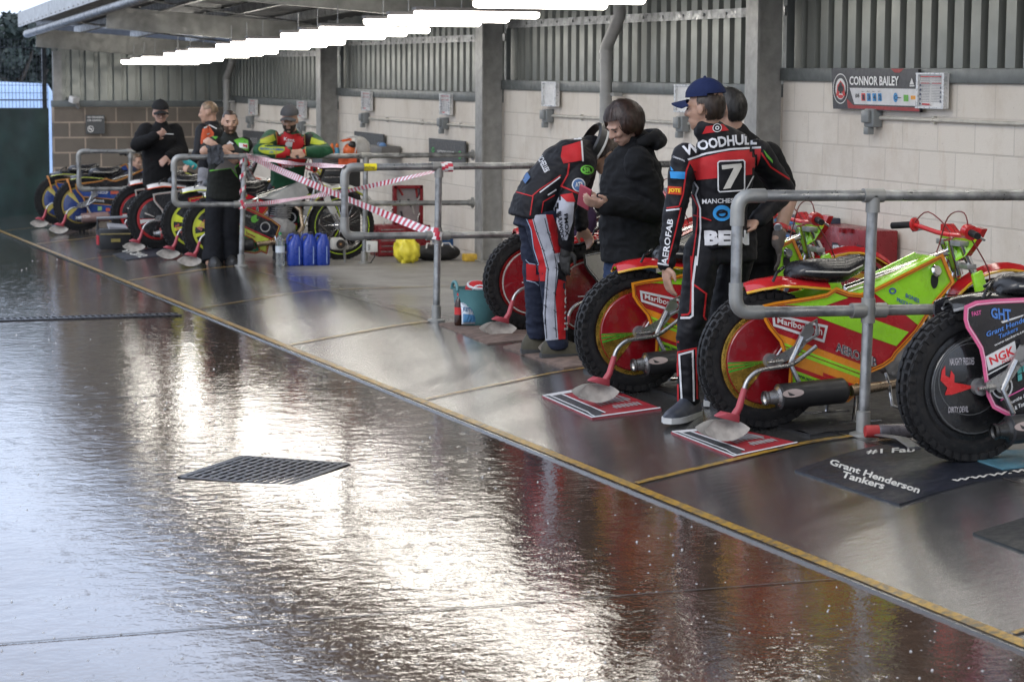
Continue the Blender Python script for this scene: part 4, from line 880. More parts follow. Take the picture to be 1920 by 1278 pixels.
KENT['prints'] = [('green_band', [poly2d(*kz((-20, 690), (190, 765), (300, 812), (370, 890), (385, 950), (280, 985), (150, 940), (0, 850)))], (.02, .17, .06)), ('yellow_band', [poly2d(*kz((-40, 560), (60, 600), (300, 715), (560, 835), (480, 870), (470, 975), (400, 955), (370, 880), (300, 800), (190, 752), (-40, 670)))], (.55, .65, .08)),
  ('red_line', [line2d(kz((-40, 545), (60, 585), (300, 700), (560, 815)), .012), line2d(kz((190, 415), (520, 565)), .014), line2d(kz((-30, 690), (190, 760), (300, 808), (370, 888), (390, 950)), .01)], (.5, .03, .03)), ('leaf_logo', [poly2d(*kz((275, 560), (285, 520), (320, 505), (355, 490), (350, 550), (380, 560), (330, 600), (290, 595)))], (.15, .5, .06)),
  ('lettering', [ring2d(kl(430+460/6.857, 330+655/6.857), .05, .05, 20, .8), words2d('FARLEY', *kz((200, 490), (280, 510), (280, 540), (200, 520)))], (.5, .5, .5)), ('dark_lettering', [words2d('Eurostan', *kz((215, 705), (335, 765), (330, 800), (215, 745)), .03), words2d('KINGS', *kz((240, 870), (345, 910), (340, 945), (240, 905)), .02)], (.35, .04, .03))]
bike('speedway_bike', 'speedway motorbike with green and yellow cover behind the blue jugs', XKN, 21.75, KENT, panel=PKN)
x = py(362, 481, 22.9).x; bike('speedway_bike', 'speedway motorbike with red lettered white and yellow disc, beside the green shirted man', x, 22.9, STOO)
B85 = dict(disc=(.02, .02, .022), rim=mat('red_rim', (.4, .02, .02), .4), panel=(.018, .018, .02), tank=(.25, .25, .26), trim=(.5, .48, .44), guard=(.65, .62, .6), guard2=(.7, .1, .03), fork=(.03, .03, .03), prints=[('orange_lettering', [words2d('85', (.13, .57), (.22, .57), (.22, .48), (.13, .48), .03)], (.65, .13, .05)), ('badge', [ring2d((.33, .52), .05, .03, 20, .7)], (.4, .2, .25))],
  discp=[('ring_print', [ring2d((0, 0), .214, .214, 36, .96)], (.4, .03, .03)), ('white_band', [wedge(182, 196, .02, .2)], (.55, .53, .5)), ('red_line', [wedge(180, 182.5, .02, .21), wedge(197, 200, .02, .21)], (.45, .03, .03)), ('sliver_print', [wedge(155, 160, .05, .16)], (.55, .5, .45))], silc=mat('striped_can', (.3, .05, .05), .4), pad=((.02, .02, .02),))
x = py(296, 462, 24.3).x; q = bike('speedway_bike', 'black speedway motorbike numbered 85 in front of the man in the black cap', x, 24.3, B85, 'black number 85 motorbikes')
x2 = py(262, 444, 25.6).x; dup(q, (x2-x, 1.3, gz(x2, 25.6)-gz(x, 24.3)), 'farther black speedway motorbike, mostly hidden behind the one numbered 85', 'black number 85 motorbikes')
BLUB = dict(disc=(.02, .04, .15), rim=mat('dark_gold_rim', (.3, .22, .06), .4, .6), panel=(.02, .06, .24), tank=(.015, .016, .02), trim=(.4, .2, .05), guard=(.02, .02, .022), guard2=(.35, .4, .06), fork=(.03, .07, .3), plate=(.62, .25, .07),
  prints=[('dark_band', [clip(PANEL, .1, .36, .43), clip(PANEL, .1, .56, .8)], (.012, .012, .014)), ('brown_line', [clip(PANEL, .1, .355, .367), clip(PANEL, .1, .43, .442), clip(PANEL, .1, .55, .56)], (.35, .17, .06)), ('lettering', [words2d('HUL GROUP', (.12, .51), (.33, .5), (.33, .46), (.12, .47), .02), words2d('TRAVING', (.14, .40), (.28, .39), (.28, .36), (.14, .37), .03)], (.55, .57, .6)), ('red_print', [box2d(.36, .46, .46, .5), box2d(.3, .25, .35, .29)], (.5, .1, .06)), ('green_print', [box2d(.2, .26, .25, .31)], (.3, .5, .2))],
  discp=[('gold_print', [wedge(120, 140, .03, .21), wedge(200, 225, .03, .21)], (.4, .33, .08))], silc=mat('brown_can', (.2, .13, .12), .4), pad=((.02, .02, .02),), bars=(.02, .02, .02))
x = py(150, 419, 28.4).x; q = bike('speedway_bike', 'blue and black speedway motorbike with number 1 plate, right one of the far pair', x, 28.4, BLUB, 'blue and black motorbikes in the far bay')
x2 = py(112, 408, 30.0).x; dup(q, (x2-x, 1.6, gz(x2, 30.0)-gz(x, 28.4)), 'blue and black speedway motorbike with number 1 plate, closest to the green windbreak', 'blue and black motorbikes in the far bay')
# ================================================================= people
def solid(name, m, mt, parent, vox=.008, it=4, fold=0., fs=9., seed=0, inflate=0.):
    """one continuous skin over the shapes: voxel union, smoothed, with cloth folds"""
    me = bpy.data.meshes.new('tmp'); me.from_pydata(m.v, [], m.f)
    bm = bmesh.new(); bm.from_mesh(me); bmesh.ops.recalc_face_normals(bm, faces=bm.faces); bm.to_mesh(me); bm.free()
    o = bpy.data.objects.new('tmp', me); COL.objects.link(o)
    r = o.modifiers.new('r', 'REMESH'); r.mode = 'VOXEL'; r.voxel_size = vox
    s = o.modifiers.new('s', 'SMOOTH'); s.factor = .5; s.iterations = it
    dg = bpy.context.evaluated_depsgraph_get(); out = bpy.data.meshes.new_from_object(o.evaluated_get(dg), depsgraph=dg)
    bpy.data.objects.remove(o); bpy.data.meshes.remove(me); out.name = name; out.materials.clear(); out.materials.append(mt)
    off = parent_pos(parent)
    if fold or inflate:
        nr = [v.normal.copy() for v in out.vertices]
        for v, n in zip(out.vertices, nr):
            p = v.co; q = V((p.x*fs+seed, p.y*fs, p.z*fs*1.5)); a = NZ.noise(q+V((0, 0, NZ.noise(p*4)*2)))
            b = 1-abs(NZ.noise(V((p.x*fs*1.8+seed+p.z*9, p.y*fs*1.8, p.z*fs*2.6))))*2
            v.co = p+n*(inflate+fold*(a*1.1+.55*b))
    for v in out.vertices: v.co -= off
    return link(name, out, parent, off, 180)
def limb(m, pts, rs):
    pts = [V(p) for p in pts]
    for i, p in enumerate(pts): m.ell(p, (rs[i],)*3, n=16, m=10)
    for i in range(len(pts)-1): m.tube([pts[i], pts[i+1]], [rs[i], rs[i+1]], 16)
def torso(m, rings, lat):
    """rings: (centre, half width, half depth)"""
    n = 20; L = V(lat).normalized(); out = []
    for i, (c, w, d) in enumerate(rings):
        c = V(c); t = (V(rings[min(i+1, len(rings)-1)][0])-V(rings[max(i-1, 0)][0])).normalized(); l2 = (L-t*L.dot(t)).normalized(); D = t.cross(l2)
        ring = []
        for k in range(n):
            a = 2*PI*k/n; ca, sa = math.cos(a), math.sin(a)
            ring.append(c+l2*(w*math.copysign(abs(ca)**.85, ca))+D*(d*math.copysign(abs(sa)**.85, sa)))
        out.append(ring)
    m.loft(out)
def frame(fwd, up=(0, 0, 1)):
    f = V(fwd).normalized(); s = f.cross(V(up)).normalized(); u = s.cross(f); return s, f, u      # right, forward, up
def hand(m, w, d, nrm, curl=.5, k=1., side=1):
    """wrist point, finger direction, palm-facing normal; four fingers of different lengths and a thumb from the side of the palm"""
    d = V(d).normalized(); nrm = (V(nrm)-d*V(nrm).dot(d)).normalized(); s = d.cross(nrm)*side
    pc = V(w)+d*.045*k
    m.ell(pc, (.038*k, .048*k, .017*k), Matrix((s, d, nrm)).transposed(), 14, 8)
    for i, (o, L) in enumerate(((-.027, .062), (-.009, .074), (.009, .078), (.027, .07))):
        b = pc+s*o*k+d*.034*k; ang = 0; p = b; P = [b]
        for j, f in enumerate((.45, .3, .25)):
            ang += curl*(.55+.12*j)+.08*(3-i)*curl; p = p+(d*math.cos(ang)+nrm*math.sin(ang)+s*o*2)*L*f*k; P.append(p)
        limb(m, P, [.0094*k, .0088*k, .008*k, .0066*k])
    b = pc+s*.026*k-d*.03*k; p1 = b+(s*.8+d*.6+nrm*.3)*.032*k; p2 = p1+(d*.9+s*.2+nrm*.45*curl)*.028*k
    limb(m, [b, p1, p2+d*.012*k], [.0135*k, .0115*k, .0085*k])
SKIN = {}
def skin(c): 
    if c not in SKIN:
        m, nt, b = newmat('skin'); f = tex(nt, 30, 4)
        nt.links.new(mixc(nt, ramp(nt, f, .3, .7), [x*.86 for x in c], c), b.inputs['Base Color']); b.inputs['Roughness'].default_value = .5
        b.inputs['Subsurface Weight'].default_value = .12; b.inputs['Subsurface Radius'].default_value = (.01, .004, .002); b.inputs['Subsurface Scale'].default_value = .4
        bump(nt, b, tex(nt, 220, 3), .12, .001); SKIN[c] = m
    return SKIN[c]
def cloth(name, c, rough=.85, sheen=.0, bst=260):
    m, nt, b = newmat(name)
    nt.links.new(mixc(nt, ramp(nt, tex(nt, 6, 5), .3, .7), [x*.75 for x in c], [min(1, x*1.12) for x in c]), b.inputs['Base Color'])
    b.inputs['Specular IOR Level'].default_value = .25; b.inputs['Roughness'].default_value = rough; b.inputs['Sheen Weight'].default_value = sheen
    bump(nt, b, tex(nt, bst, 2), .25, .001, bump(nt, None, tex(nt, 16, 5, .62, (1, 1, .55)), .45, .012)); return m
def head(m, c, fwd, up=(0, 0, 1), k=1., nose=1.):
    s, f, u = frame(fwd, up); M = Matrix((s, f, u)).transposed(); c = V(c)
    e = lambda x, y, z, rx, ry, rz, n=14: m.ell(c+(s*x+f*y+u*z)*k, (rx*k, ry*k, rz*k), M, n, 9)
    e(0, -.012, .03, .073, .092, .083); e(0, .012, -.01, .064, .078, .075); e(0, .03, -.055, .05, .056, .052); e(0, .058, -.085, .024, .026, .022)
    e(0, .075, .022, .05, .016, .012); e(-.03, .066, -.022, .022, .02, .02); e(.03, .066, -.022, .022, .02, .02)
    limb(m, [c+(f*.086+u*.012)*k, c+(f*.102*nose-u*.022)*k], [.0085*k, .0135*k]); e(-.011, .094, -.026, .008, .009, .008, 8); e(.011, .094, -.026, .008, .009, .008, 8)
    e(0, .083, -.052, .022, .0095, .0055); e(0, .081, -.063, .019, .010, .006)
    for sg in (-1, 1): e(sg*.075, -.008, -.005, .009, .02, .031, 10)
    return s, f, u
def face_parts(c, fwd, up, k, body, brow=(.03, .02, .015), beard=None):
    s, f, u = frame(fwd, up); c = V(c); M = Matrix((s, f, u)).transposed()
    for sg in (-1, 1):
        m = MB(); m.ell(c+(s*sg*.03+f*.079+u*.002)*k, (.0105*k, .006*k, .0045*k), M, 10, 6); m.build('eye', flat((.05, .035, .03), .25), body)
        m = MB(); m.ell(c+(s*sg*.031+f*.0865+u*.022)*k, (.018*k, .006*k, .0045*k), M, 10, 6); m.build('eyebrow', flat(brow, .8), body)
    m = MB(); m.ell(c+(f*.0895-u*.0575)*k, (.018*k, .004*k, .003*k), M, 10, 5); m.build('mouth', flat((.2, .085, .07), .5), body)
    if beard:
        shell('beard', c, fwd, up, k, lambda x, y, z: z < -.2 and y > -.1 and not (z > -.5 and abs(x) < .3 and y > .8), (.067, .088, .108), flat(beard, .9), body, off=(0, .018, -.012), nz=.05)
def shell(name, c, fwd, up, k, mask, r, mt, parent, off=(0, 0, 0), nz=.05, ns=9, n=44, mm=28, thick=.012, shape=None, seed=0, strands=0):
    """hair, caps: the part of an ellipsoid about the head for which mask(unit direction) holds, given a thickness"""
    s, f, u = frame(fwd, up); c = V(c)+(s*off[0]+f*off[1]+u*off[2])*k; m = MB(); D = []
    for i in range(mm+1):
        for j in range(n):
            t = PI*(i+.001)/mm; a = 2*PI*j/n; D.append((math.sin(t)*math.cos(a), math.sin(t)*math.sin(a), math.cos(t)))
    P = []; Q = []
    for d in D:
        q = 1+nz*NZ.noise(V((d[0]*ns+seed, d[1]*ns, d[2]*ns*.5)))+nz*.6*NZ.noise(V((d[0]*ns*3, d[1]*ns*3+seed, d[2]*ns)))
        if shape: q *= shape(*d)
        p = (s*d[0]*r[0]+f*d[1]*r[1]+u*d[2]*r[2])*k; P.append(c+p*q); Q.append(c+p*(q-thick/r[0]))
    fs = []
    for i in range(mm):
        for j in range(n):
            q = (i*n+j, i*n+(j+1) % n, (i+1)*n+(j+1) % n, (i+1)*n+j)
            if all(mask(*D[x]) for x in q): fs.append(q)
    ed = {}
    for q in fs:
        for x in range(4):
            e = (q[x], q[(x+1) % 4]); ed[e] = 1
    N = len(P); allf = list(fs)+[tuple(x+N for x in reversed(q)) for q in fs]+[(b, a, a+N, b+N) for a, b in ed if (b, a) not in ed]
    us = sorted({x for q in allf for x in q}); ix = {x: i for i, x in enumerate(us)}; PQ = P+Q
    m.add([PQ[x] for x in us], [tuple(ix[x] for x in q) for q in allf])
    rnd = random.Random(5+seed)
    for i in range(strands):
        a = rnd.uniform(0, 2*PI); t = math.acos(rnd.uniform(-.6, 1)); lift = rnd.uniform(1.0, 1.035); tw = rnd.uniform(-.12, .12); W = rnd.uniform(.0012, .0028); pts = []
        for j in range(6):
            d = (math.sin(t)*math.cos(a), math.sin(t)*math.sin(a), math.cos(t))
            if not mask(*d): break
            q = lift+nz*NZ.noise(V((d[0]*ns+seed, d[1]*ns, d[2]*ns*.5)))+nz*.6*NZ.noise(V((d[0]*ns*3, d[1]*ns*3+seed, d[2]*ns)))
            if shape: q *= shape(*d)
            pts.append((c+(s*d[0]*r[0]+f*d[1]*r[1]+u*d[2]*r[2])*k*q, (s*-math.sin(a)+f*math.cos(a)))); t += .16; a += tw*.3
            if t > 3: break
        if len(pts) > 2:
            vs = [p+e*W*w*(1-.8*(j == len(pts)-1)) for j, (p, e) in enumerate(pts) for w in (-1, 1)]
            m.add(vs, [(2*j, 2*j+1, 2*j+3, 2*j+2) for j in range(len(pts)-1)])
    return m.build(name, mt, parent, smooth=60)
HAIRM = {}
def hairmat(c):
    if c not in HAIRM:
        m, nt, b = newmat('hair'); nt.links.new(mixc(nt, ramp(nt, tex(nt, 60, 4, .6, (1, 1, .12)), .35, .65), [x*.45 for x in c], [x*1.35 for x in c]), b.inputs['Base Color'])
        b.inputs['Roughness'].default_value = .45; bump(nt, b, tex(nt, 110, 3, .6, (1, 1, .12)), .6, .004); HAIRM[c] = m
    return HAIRM[c]
def cap(c, fwd, up, k, mt, parent, brim_mt=None):
    h = shell('cap', c, fwd, up, k, lambda x, y, z: z > .02+.1*(y < -.5), (.087, .106, .1), mt, parent, off=(0, -.008, .047), nz=.008, thick=.006, shape=lambda x, y, z: 1+.02*(z > .3))
    s, f, u = frame(fwd, up); o = V(c)+(u*.05-f*.008)*k; m = MB(); us = rng(-1, 1, 14)
    for e in (0, -.004):
        m.grid(lambda a, b: o+(s*.078*a*(1-.1*b)+f*((.1+.085*b*math.sqrt(max(0, 1-.75*a*a)))-.055*(1-math.sqrt(max(0, 1-.8*a*a)))*1.4)+u*(-.012*b-.03*a*a+e))*k, us, rng(0, 1, 6))
    m.build('brim', brim_mt or mt, h, smooth=80)
    m = MB(); m.ell(o+u*.1*k, (.008*k,)*3, None, 8, 5); m.build('button', mt, h); return h
def shoe(name, a, toe, mt, parent, sole, k=1.):
    """ankle point, toe direction (flat)"""
    d = V(toe); d.z = 0; d.normalize(); s = V((d.y, -d.x, 0)); g = gz(a[0], a[1]); a = V(a); m = MB(); rr = []
    for x, w, h in ((-.085, .028, .05), (-.06, .04, .095), (0, .042, .105), (.06, .046, .075), (.12, .05, .055), (.17, .042, .045), (.2, .02, .03)):
        c = V((a.x, a.y, g+.016))+d*x*k
        rr.append([c+s*w*k*math.cos(t)+V((0, 0, 1))*max(-.0, h*k*math.sin(t)) for t in [2*PI*i/16 for i in range(16)]])
    m.loft(rr); o = m.build(name, mt, parent, smooth=60)
    m = MB(); m.loft([[V((a.x, a.y, g+z))+d*x*k+s*y*k for x, y in ((-.09, -.03), (-.06, -.042), (0, -.043), (.06, -.048), (.12, -.053), (.17, -.045), (.205, -.018), (.205, .018), (.17, .045), (.12, .053), (.06, .048), (0, .043), (-.06, .042), (-.09, .03))] for z in (.002, .03)]); m.build('sole', sole, o)
    return o
def person(label, Y, J, k=1., skinc=(.42, .25, .18), vox=.007, top=None, trous=None, ease=.014, sleeve='long', fold=.006, facing=(0, 1, 0), hfwd=None, hup=(0, 0, 1), leg_r=(.095, .072, .05), arm_r=(.07, .055, .042), rings=None, lat=None, hands=(None, None), shoes=None, group=None, seed=0, tr_top=None, brow=(.03, .02, .015), beard=None, open_hem=0., gloves=None, feet=True, boots_mt=None, sole_mt=None):
    P = lambda q: py(q[0], q[1], Y+(q[2] if len(q) > 2 else 0))
    J = {a: (P(b) if isinstance(b, tuple) else b) for a, b in J.items()}
    pel = J['pelvis']; t = thing('person', label, 'person', (pel.x, pel.y, gz(pel.x, pel.y)), group)
    lat = V(lat) if lat else (J['sR']-J['sL']).normalized()
    R3 = [(P(c), w, d) for c, w, d in rings]
    # body: one continuous surface
    m = MB(); head(m, J['head'], hfwd or facing, hup, k)
    s, f, u = frame(hfwd or facing, hup)
    limb(m, [J['neck'], J['head']-u*.05*k-f*.02*k], [.058*k, .05*k])
    torso(m, [(c, w*.86, d*.84) for c, w, d in R3], lat)
    for sd in 'LR':
        limb(m, [J['s'+sd], J['e'+sd], J['w'+sd]], [arm_r[0]*.78*k, arm_r[1]*.72*k, arm_r[2]*.66*k])
        hd = hands[0 if sd == 'L' else 1]
        if hd and not (gloves and sd in gloves): hand(m, J['w'+sd], *hd[:3], k=k, side=hd[3])
        limb(m, [J['h'+sd], J['k'+sd], J['a'+sd]], [leg_r[0]*.85*k, leg_r[1]*.75*k, leg_r[2]*.7*k])
    body = solid('body', m, skin(skinc), t, vox, 3)
    face_parts(J['head'], hfwd or facing, hup, k, body, brow, beard)
    # upper garment
    m = MB(); torso(m, [(c, w+ease*.3, d+ease*.3) for c, w, d in R3], lat)
    for sd in 'LR':
        if sleeve == 'long': limb(m, [J['s'+sd], J['e'+sd], J['w'+sd].lerp(J['e'+sd], .06)], [arm_r[0]*k, arm_r[1]*k, arm_r[2]*k])
        else: limb(m, [J['s'+sd], J['s'+sd].lerp(J['e'+sd], .72)], [arm_r[0]*k, arm_r[1]*1.1*k])
    n0 = J['neck']; limb(m, [R3[-1][0], n0+(n0-R3[-1][0])*.0], [.075*k, .066*k])
    jk = solid('jacket' if sleeve == 'long' else 'shirt', m, top, body, vox*1.1, 5, fold, seed=seed)
    # trousers
    m = MB(); hw = (J['hR']-J['hL']).length/2
    pc = (J['hL']+J['hR'])/2; up3 = (R3[1][0]-R3[0][0]).normalized()
    torso(m, [(pc-up3*.06, hw+leg_r[0]*k*.9, leg_r[0]*k*1.15), (pc+up3*.05, hw+leg_r[0]*k*.85, leg_r[0]*1.2*k), (R3[0][0]+up3*.06, R3[0][1]*.9, R3[0][2]*.9)], lat)
    for sd in 'LR':
        limb(m, [J['h'+sd], J['k'+sd]], [leg_r[0]*k, leg_r[1]*k]); m.tube([J['k'+sd], J['a'+sd].lerp(J['k'+sd], .45), J['a'+sd]-(J['k'+sd]-J['a'+sd])*.03], [leg_r[1]*k, (leg_r[1]*.45+leg_r[2]*.55)*k, leg_r[2]*k*1.05], 18)
    tz = solid('trousers', m, trous, body, vox*1.1, 5, fold, seed=seed+5)
    if feet:
        for sd in 'LR': shoe('shoe', J['a'+sd], J.get('t'+sd, V(facing)), boots_mt or flat((.02, .02, .02), .5), body, sole_mt or flat((.03, .03, .03), .6), k*1.15)
    if gloves:
        for sd in gloves:
            m = MB(); hd = hands[0 if sd == 'L' else 1]; hand(m, J['w'+sd], *hd[:3], k=k*1.06, side=hd[3]); limb(m, [J['w'+sd]+(J['e'+sd]-J['w'+sd])*.12, J['w'+sd]+V(hd[0]).normalized()*.02], [.036*k, .034*k]); solid('glove', m, gloves[sd], body, .0045, 2)
    return t, body, jk, tz, J
C_BLACK = cloth('black_cloth', (.005, .005, .006)); C_SUIT = cloth('race_suit_black', (.005, .005, .0075), .6, 0.); C_JEANS = cloth('denim', (.02, .035, .08)); C_NAVY = cloth('navy_cloth', (.015, .02, .04), .7)
C_WORK = cloth('work_trousers', (.006, .007, .01)); C_ANTH = cloth('anthracite_fleece', (.0055, .006, .0075))
KR = cloth('red_print', (.42, .016, .02), .6, 0.); KW = cloth('white_print', (.6, .6, .62), .6, 0.); KB = cloth('black_print', (.005, .005, .0075), .6, 0.); KG = cloth('green_print', (.02, .15, .05), .6, 0.); KY = cloth('yellow_print', (.36, .42, .03), .6, 0.); KBL = cloth('blue_print', (.03, .24, .55), .6, 0.); KGR = cloth('grey_print', (.36, .37, .42), .6, 0.); KO = cloth('orange_print', (.65, .12, .05), .6, 0.); KLG = cloth('lime_print', (.12, .4, .05), .6, 0.)
TR = flat((.015, .015, .017), .6)
# ---------------- rider with number 7, seen from behind
def w2(x, y): return (1200+x/3.55, 140+y/3.55)
def w3(x, y): return (1200+x/3.55, 480+y/3.55)
def W2(*p): return [w2(*q) for q in p]
def W3(*p): return [w3(*q) for q in p]
def rider7():
    Y = 10.05
    J = dict(head=(1322, 203), neck=(1326, 240), sL=(1285, 293, -.02), sR=(1420, 288, .05), eL=(1266, 393, -.03), wL=(1248, 500, -.06), eR=(1471, 358, .12), wR=(1418, 415, -.02), pelvis=(1350, 450), hL=(1318, 468), hR=(1385, 468, .05), kL=(1295, 618, -.02), kR=(1350, 612, .12), aL=(1290, 752, 0), aR=(1345, 735, .22), tL=V((-.75, -.66, 0)), tR=V((.5, .5, 0)))
    rings = [((1350, 462), .125, .11), ((1349, 430), .125, .11), ((1350, 395), .128, .105), ((1354, 345), .15, .112), ((1356, 305), .165, .105), ((1350, 275), .14, .085), ((1336, 252), .075, .07)]
    t, body, jk, tz, J = person('rider in blue cap and black and red suit with number 7, seen from behind', Y, J, .98, (.4, .24, .17), .0062, C_SUIT, C_SUIT, .01, 'long', .0065, hfwd=(-.64, .76, -.08), rings=rings, lat=(1, .1, 0), leg_r=(.09, .07, .05), arm_r=(.068, .055, .043), hands=(((.1, -.1, -1), (1, .1, 0), .35, 1), ((-1, .1, -.3), (0, .2, -1), .3, 1)), seed=1, boots_mt=mat('shoe_navy', (.03, .035, .05), .5), sole_mt=flat((.5, .5, .49), .6))
    hc = J['head']; fw = (-.64, .76, -.08)
    shell('hair', hc, fw, (0, 0, 1), .98, lambda x, y, z: y < .12 and z > -.75+.5*(y > -.2) and not (abs(x) > .82 and z < 0 and y > -.3), (.082, .098, .1), hairmat((.03, .018, .012)), body, off=(0, -.006, .012), strands=900)
    cap(hc, fw, (.0, .0, 1), .98, cloth('blue_cap', (.006, .013, .055), .8), body)
    tj = bvh([jk, tz]); E = dict(step=5)
    drape('red_print', [poly2d(*W2((322, 575), (560, 515), (805, 492), (800, 560), (762, 662), (690, 672), (375, 702), (352, 625)))], KR, tj, jk, .002, **E)
    drape('white_piping', [line2d(W2((318, 566), (440, 525), (600, 497), (805, 485)), 3.6), line2d(W2((760, 662), (720, 740), (690, 790)), 2.2), line2d(W2((362, 715), (388, 755), (372, 800), (402, 890), (404, 1030), (378, 1270)), 3), line2d(W2((175, 905), (262, 893)), 3), line2d(W3((375, 0), (352, 180), (350, 395), (330, 410), (270, 411)), 4), line2d(W3((283, 1035), (262, 655), (350, 632), (358, 965)), 3.4), line2d(W2((120, 1255), (190, 1268)), 3)], KW, tj, jk, .0035, **E)
    drape('red_piping', [line2d(W2((330, 580), (308, 640), (285, 800), (262, 870)), 2.8), line2d(W2((178, 889), (262, 876)), 2.6), line2d(W2((272, 885), (232, 1060), (180, 1270)), 2.6), line2d(W2((348, 800), (388, 880), (380, 1010), (345, 1270)), 2.6), line2d(W2((335, 930), (400, 945), (475, 970)), 2.2), line2d(W3((342, 0), (345, 180), (335, 370), (320, 388), (275, 392)), 3.4), line2d(W3((348, 182), (440, 250), (424, 400), (462, 470)), 3.2), line2d(W3((256, 990), (250, 640), (372, 612), (380, 950)), 3.2), line2d(W2((806, 520), (870, 615), (1000, 700)), 3), line2d(W3((232, 572), (262, 570)), 3)], KR, tj, jk, .003, **E)
    def arc(s, pts, h, bold=.02):
        vs, fs = text2d(s, bold); o = []
        n = len(pts)-1
        for a, b in vs:
            i = min(n-1, int(a*n)); q = a*n-i; p0, p1 = V(pts[i]), V(pts[i+1]); d = (p1-p0).normalized(); c = p0.lerp(p1, q); o.append(tuple(c+V((d.y, -d.x))*b*h))
        return o, fs
    drape('lettering', [arc('WOODHULL', W2((300, 545), (430, 502), (540, 482), (650, 471), (778, 468)), 20, .035)], KW, tj, jk, .0045, 4)
    drape('number_patch', [poly2d(*W2((518, 585), (692, 573), (692, 768), (522, 778)))], KB, tj, jk, .0045, **E)
    drape('patch_border', [line2d(W2((518, 588), (530, 578), (685, 570), (695, 580), (693, 760), (682, 770), (530, 780), (520, 768)), 2.4, True)], KW, tj, jk, .006, **E)
    drape('number', [poly2d(*W2((543, 603), (672, 590), (676, 612), (600, 755), (552, 762), (622, 622), (546, 632)))], cloth('number_white', (.5, .48, .44)), tj, jk, .0075, **E)
    drape('white_lettering', [words2d('MANCHESTER', w2(415, 828), w2(700, 818), w2(700, 850), w2(415, 860)), words2d('BEN', w2(428, 1036), w2(724, 1036), w2(724, 1132), w2(430, 1136), .06), words2d('AEROFAB', w2(142, 1262), w2(185, 955), w2(222, 965), w2(182, 1270), .02), words2d('CHARNWALL', w2(222, 540), w2(300, 568), w2(300, 580), w2(220, 552))], KW, tj, jk, .0045, 3)
    drape('blue_print', [ring2d(w2(545, 922), 17, 15), poly2d(*W2((200, 645), (300, 648), (298, 695), (205, 690))), poly2d(*W2((205, 610), (225, 640), (208, 640)))], KBL, tj, jk, .004, 4)
    drape('swirl_logo', [ring2d(w2(545, 925), 11, 8, 20, .6), poly2d(*W2((520, 915), (580, 905), (580, 918), (520, 925)))], KB, tj, jk, .006, 4)
    drape('yellow_patch', [poly2d(*W2((186, 742), (278, 748), (276, 800), (186, 795)))], cloth('jote_red', (.45, .05, .02)), tj, jk, .0035, 4)
    drape('yellow_lettering', [words2d('JOTE', w2(194, 756), w2(270, 760), w2(270, 792), w2(192, 788), .04)], cloth('jote_yellow', (.75, .5, .03)), tj, jk, .0055, 3)
    drape('green_logo', [poly2d(*W2((820, 500), (880, 570), (882, 590), (840, 545)))], KLG, tj, jk, .0045, 4)
    tc = bvh([jk]); drape('collar_print', [poly2d(*W2((440, 345), (550, 330), (590, 372), (415, 395)))], KR, tc, jk, .004, 4); drape('badge', [ring2d(w2(512, 356), 8.5, 8)], KB, tc, jk, .006, 4)
    drape('badge_ring', [ring2d(w2(512, 356), 8.5, 8, 20, .85), ring2d(w2(512, 356), 4, 4, 10, .5)], KW, tc, jk, .0065, 3)
rider7()
def helper():
    Y = 10.5
    J = dict(head=(1363, 206), neck=(1375, 248), sL=(1352, 290, .05), sR=(1440, 292, -.04), eL=(1335, 380, .1), wL=(1370, 425, .22), eR=(1481, 372, -.05), wR=(1458, 448, -.12), pelvis=(1402, 452), hL=(1375, 470), hR=(1425, 470), kL=(1388, 610, .1), kR=(1425, 605, 0), aL=(1392, 725, .12), aR=(1428, 722, 0))
    rings = [((1402, 462), .13, .11), ((1400, 420), .13, .105), ((1398, 350), .15, .11), ((1394, 305), .15, .1), ((1388, 275), .11, .08), ((1380, 256), .07, .06)]
    t, body, jk, tz, J = person('dark haired man in black shirt with a work glove and a red strapped watch', Y, J, .98, (.42, .26, .19), .0065, C_BLACK, C_BLACK, .012, 'short', .005, hfwd=(-.55, .83, -.12), rings=rings, lat=(1, .0, 0), hands=(((1, .2, 0), (0, 0, -1), .4, 1), ((.12, -.05, -1), (-.6, .3, 0), .3, 1)), gloves={'R': cloth('grey_work_glove', (.13, .11, .1), .9)}, arm_r=(.075, .058, .046), seed=3)
    shell('hair', J['head'], (-.55, .83, -.12), (0, 0, 1), .98, lambda x, y, z: (z > .05 or y < -.1) and z > -.78+.6*(y > -.3) and not (y > .75 and z < .62) and not (abs(x) > .82 and z < .12 and y > -.4), (.083, .102, .104), hairmat((.018, .016, .015)), body, off=(0, -.008, .012), nz=.04, ns=14, strands=1200)
    w = J['wR']; d = (w-J['eR']).normalized(); c = w-d*.065; W = MB(); W.tube([c-d*.011, c+d*.011], .0375, 18); o = W.build('watch_strap', flat((.5, .03, .035), .5), body)
    m = MB(); q = V((-.75, -.66, .05)).normalized(); m.lathe([(.021, .03), (.023, .036), (.022, .044), (.017, .046)], c, q, 18); wf = m.build('watch_case', STEEL, o)
    m = MB(); m.lathe([(.0165, .0462), (.0165, .0468)], c, q, 18); m.build('dial', flat((.06, .065, .08), .2), wf)
helper()
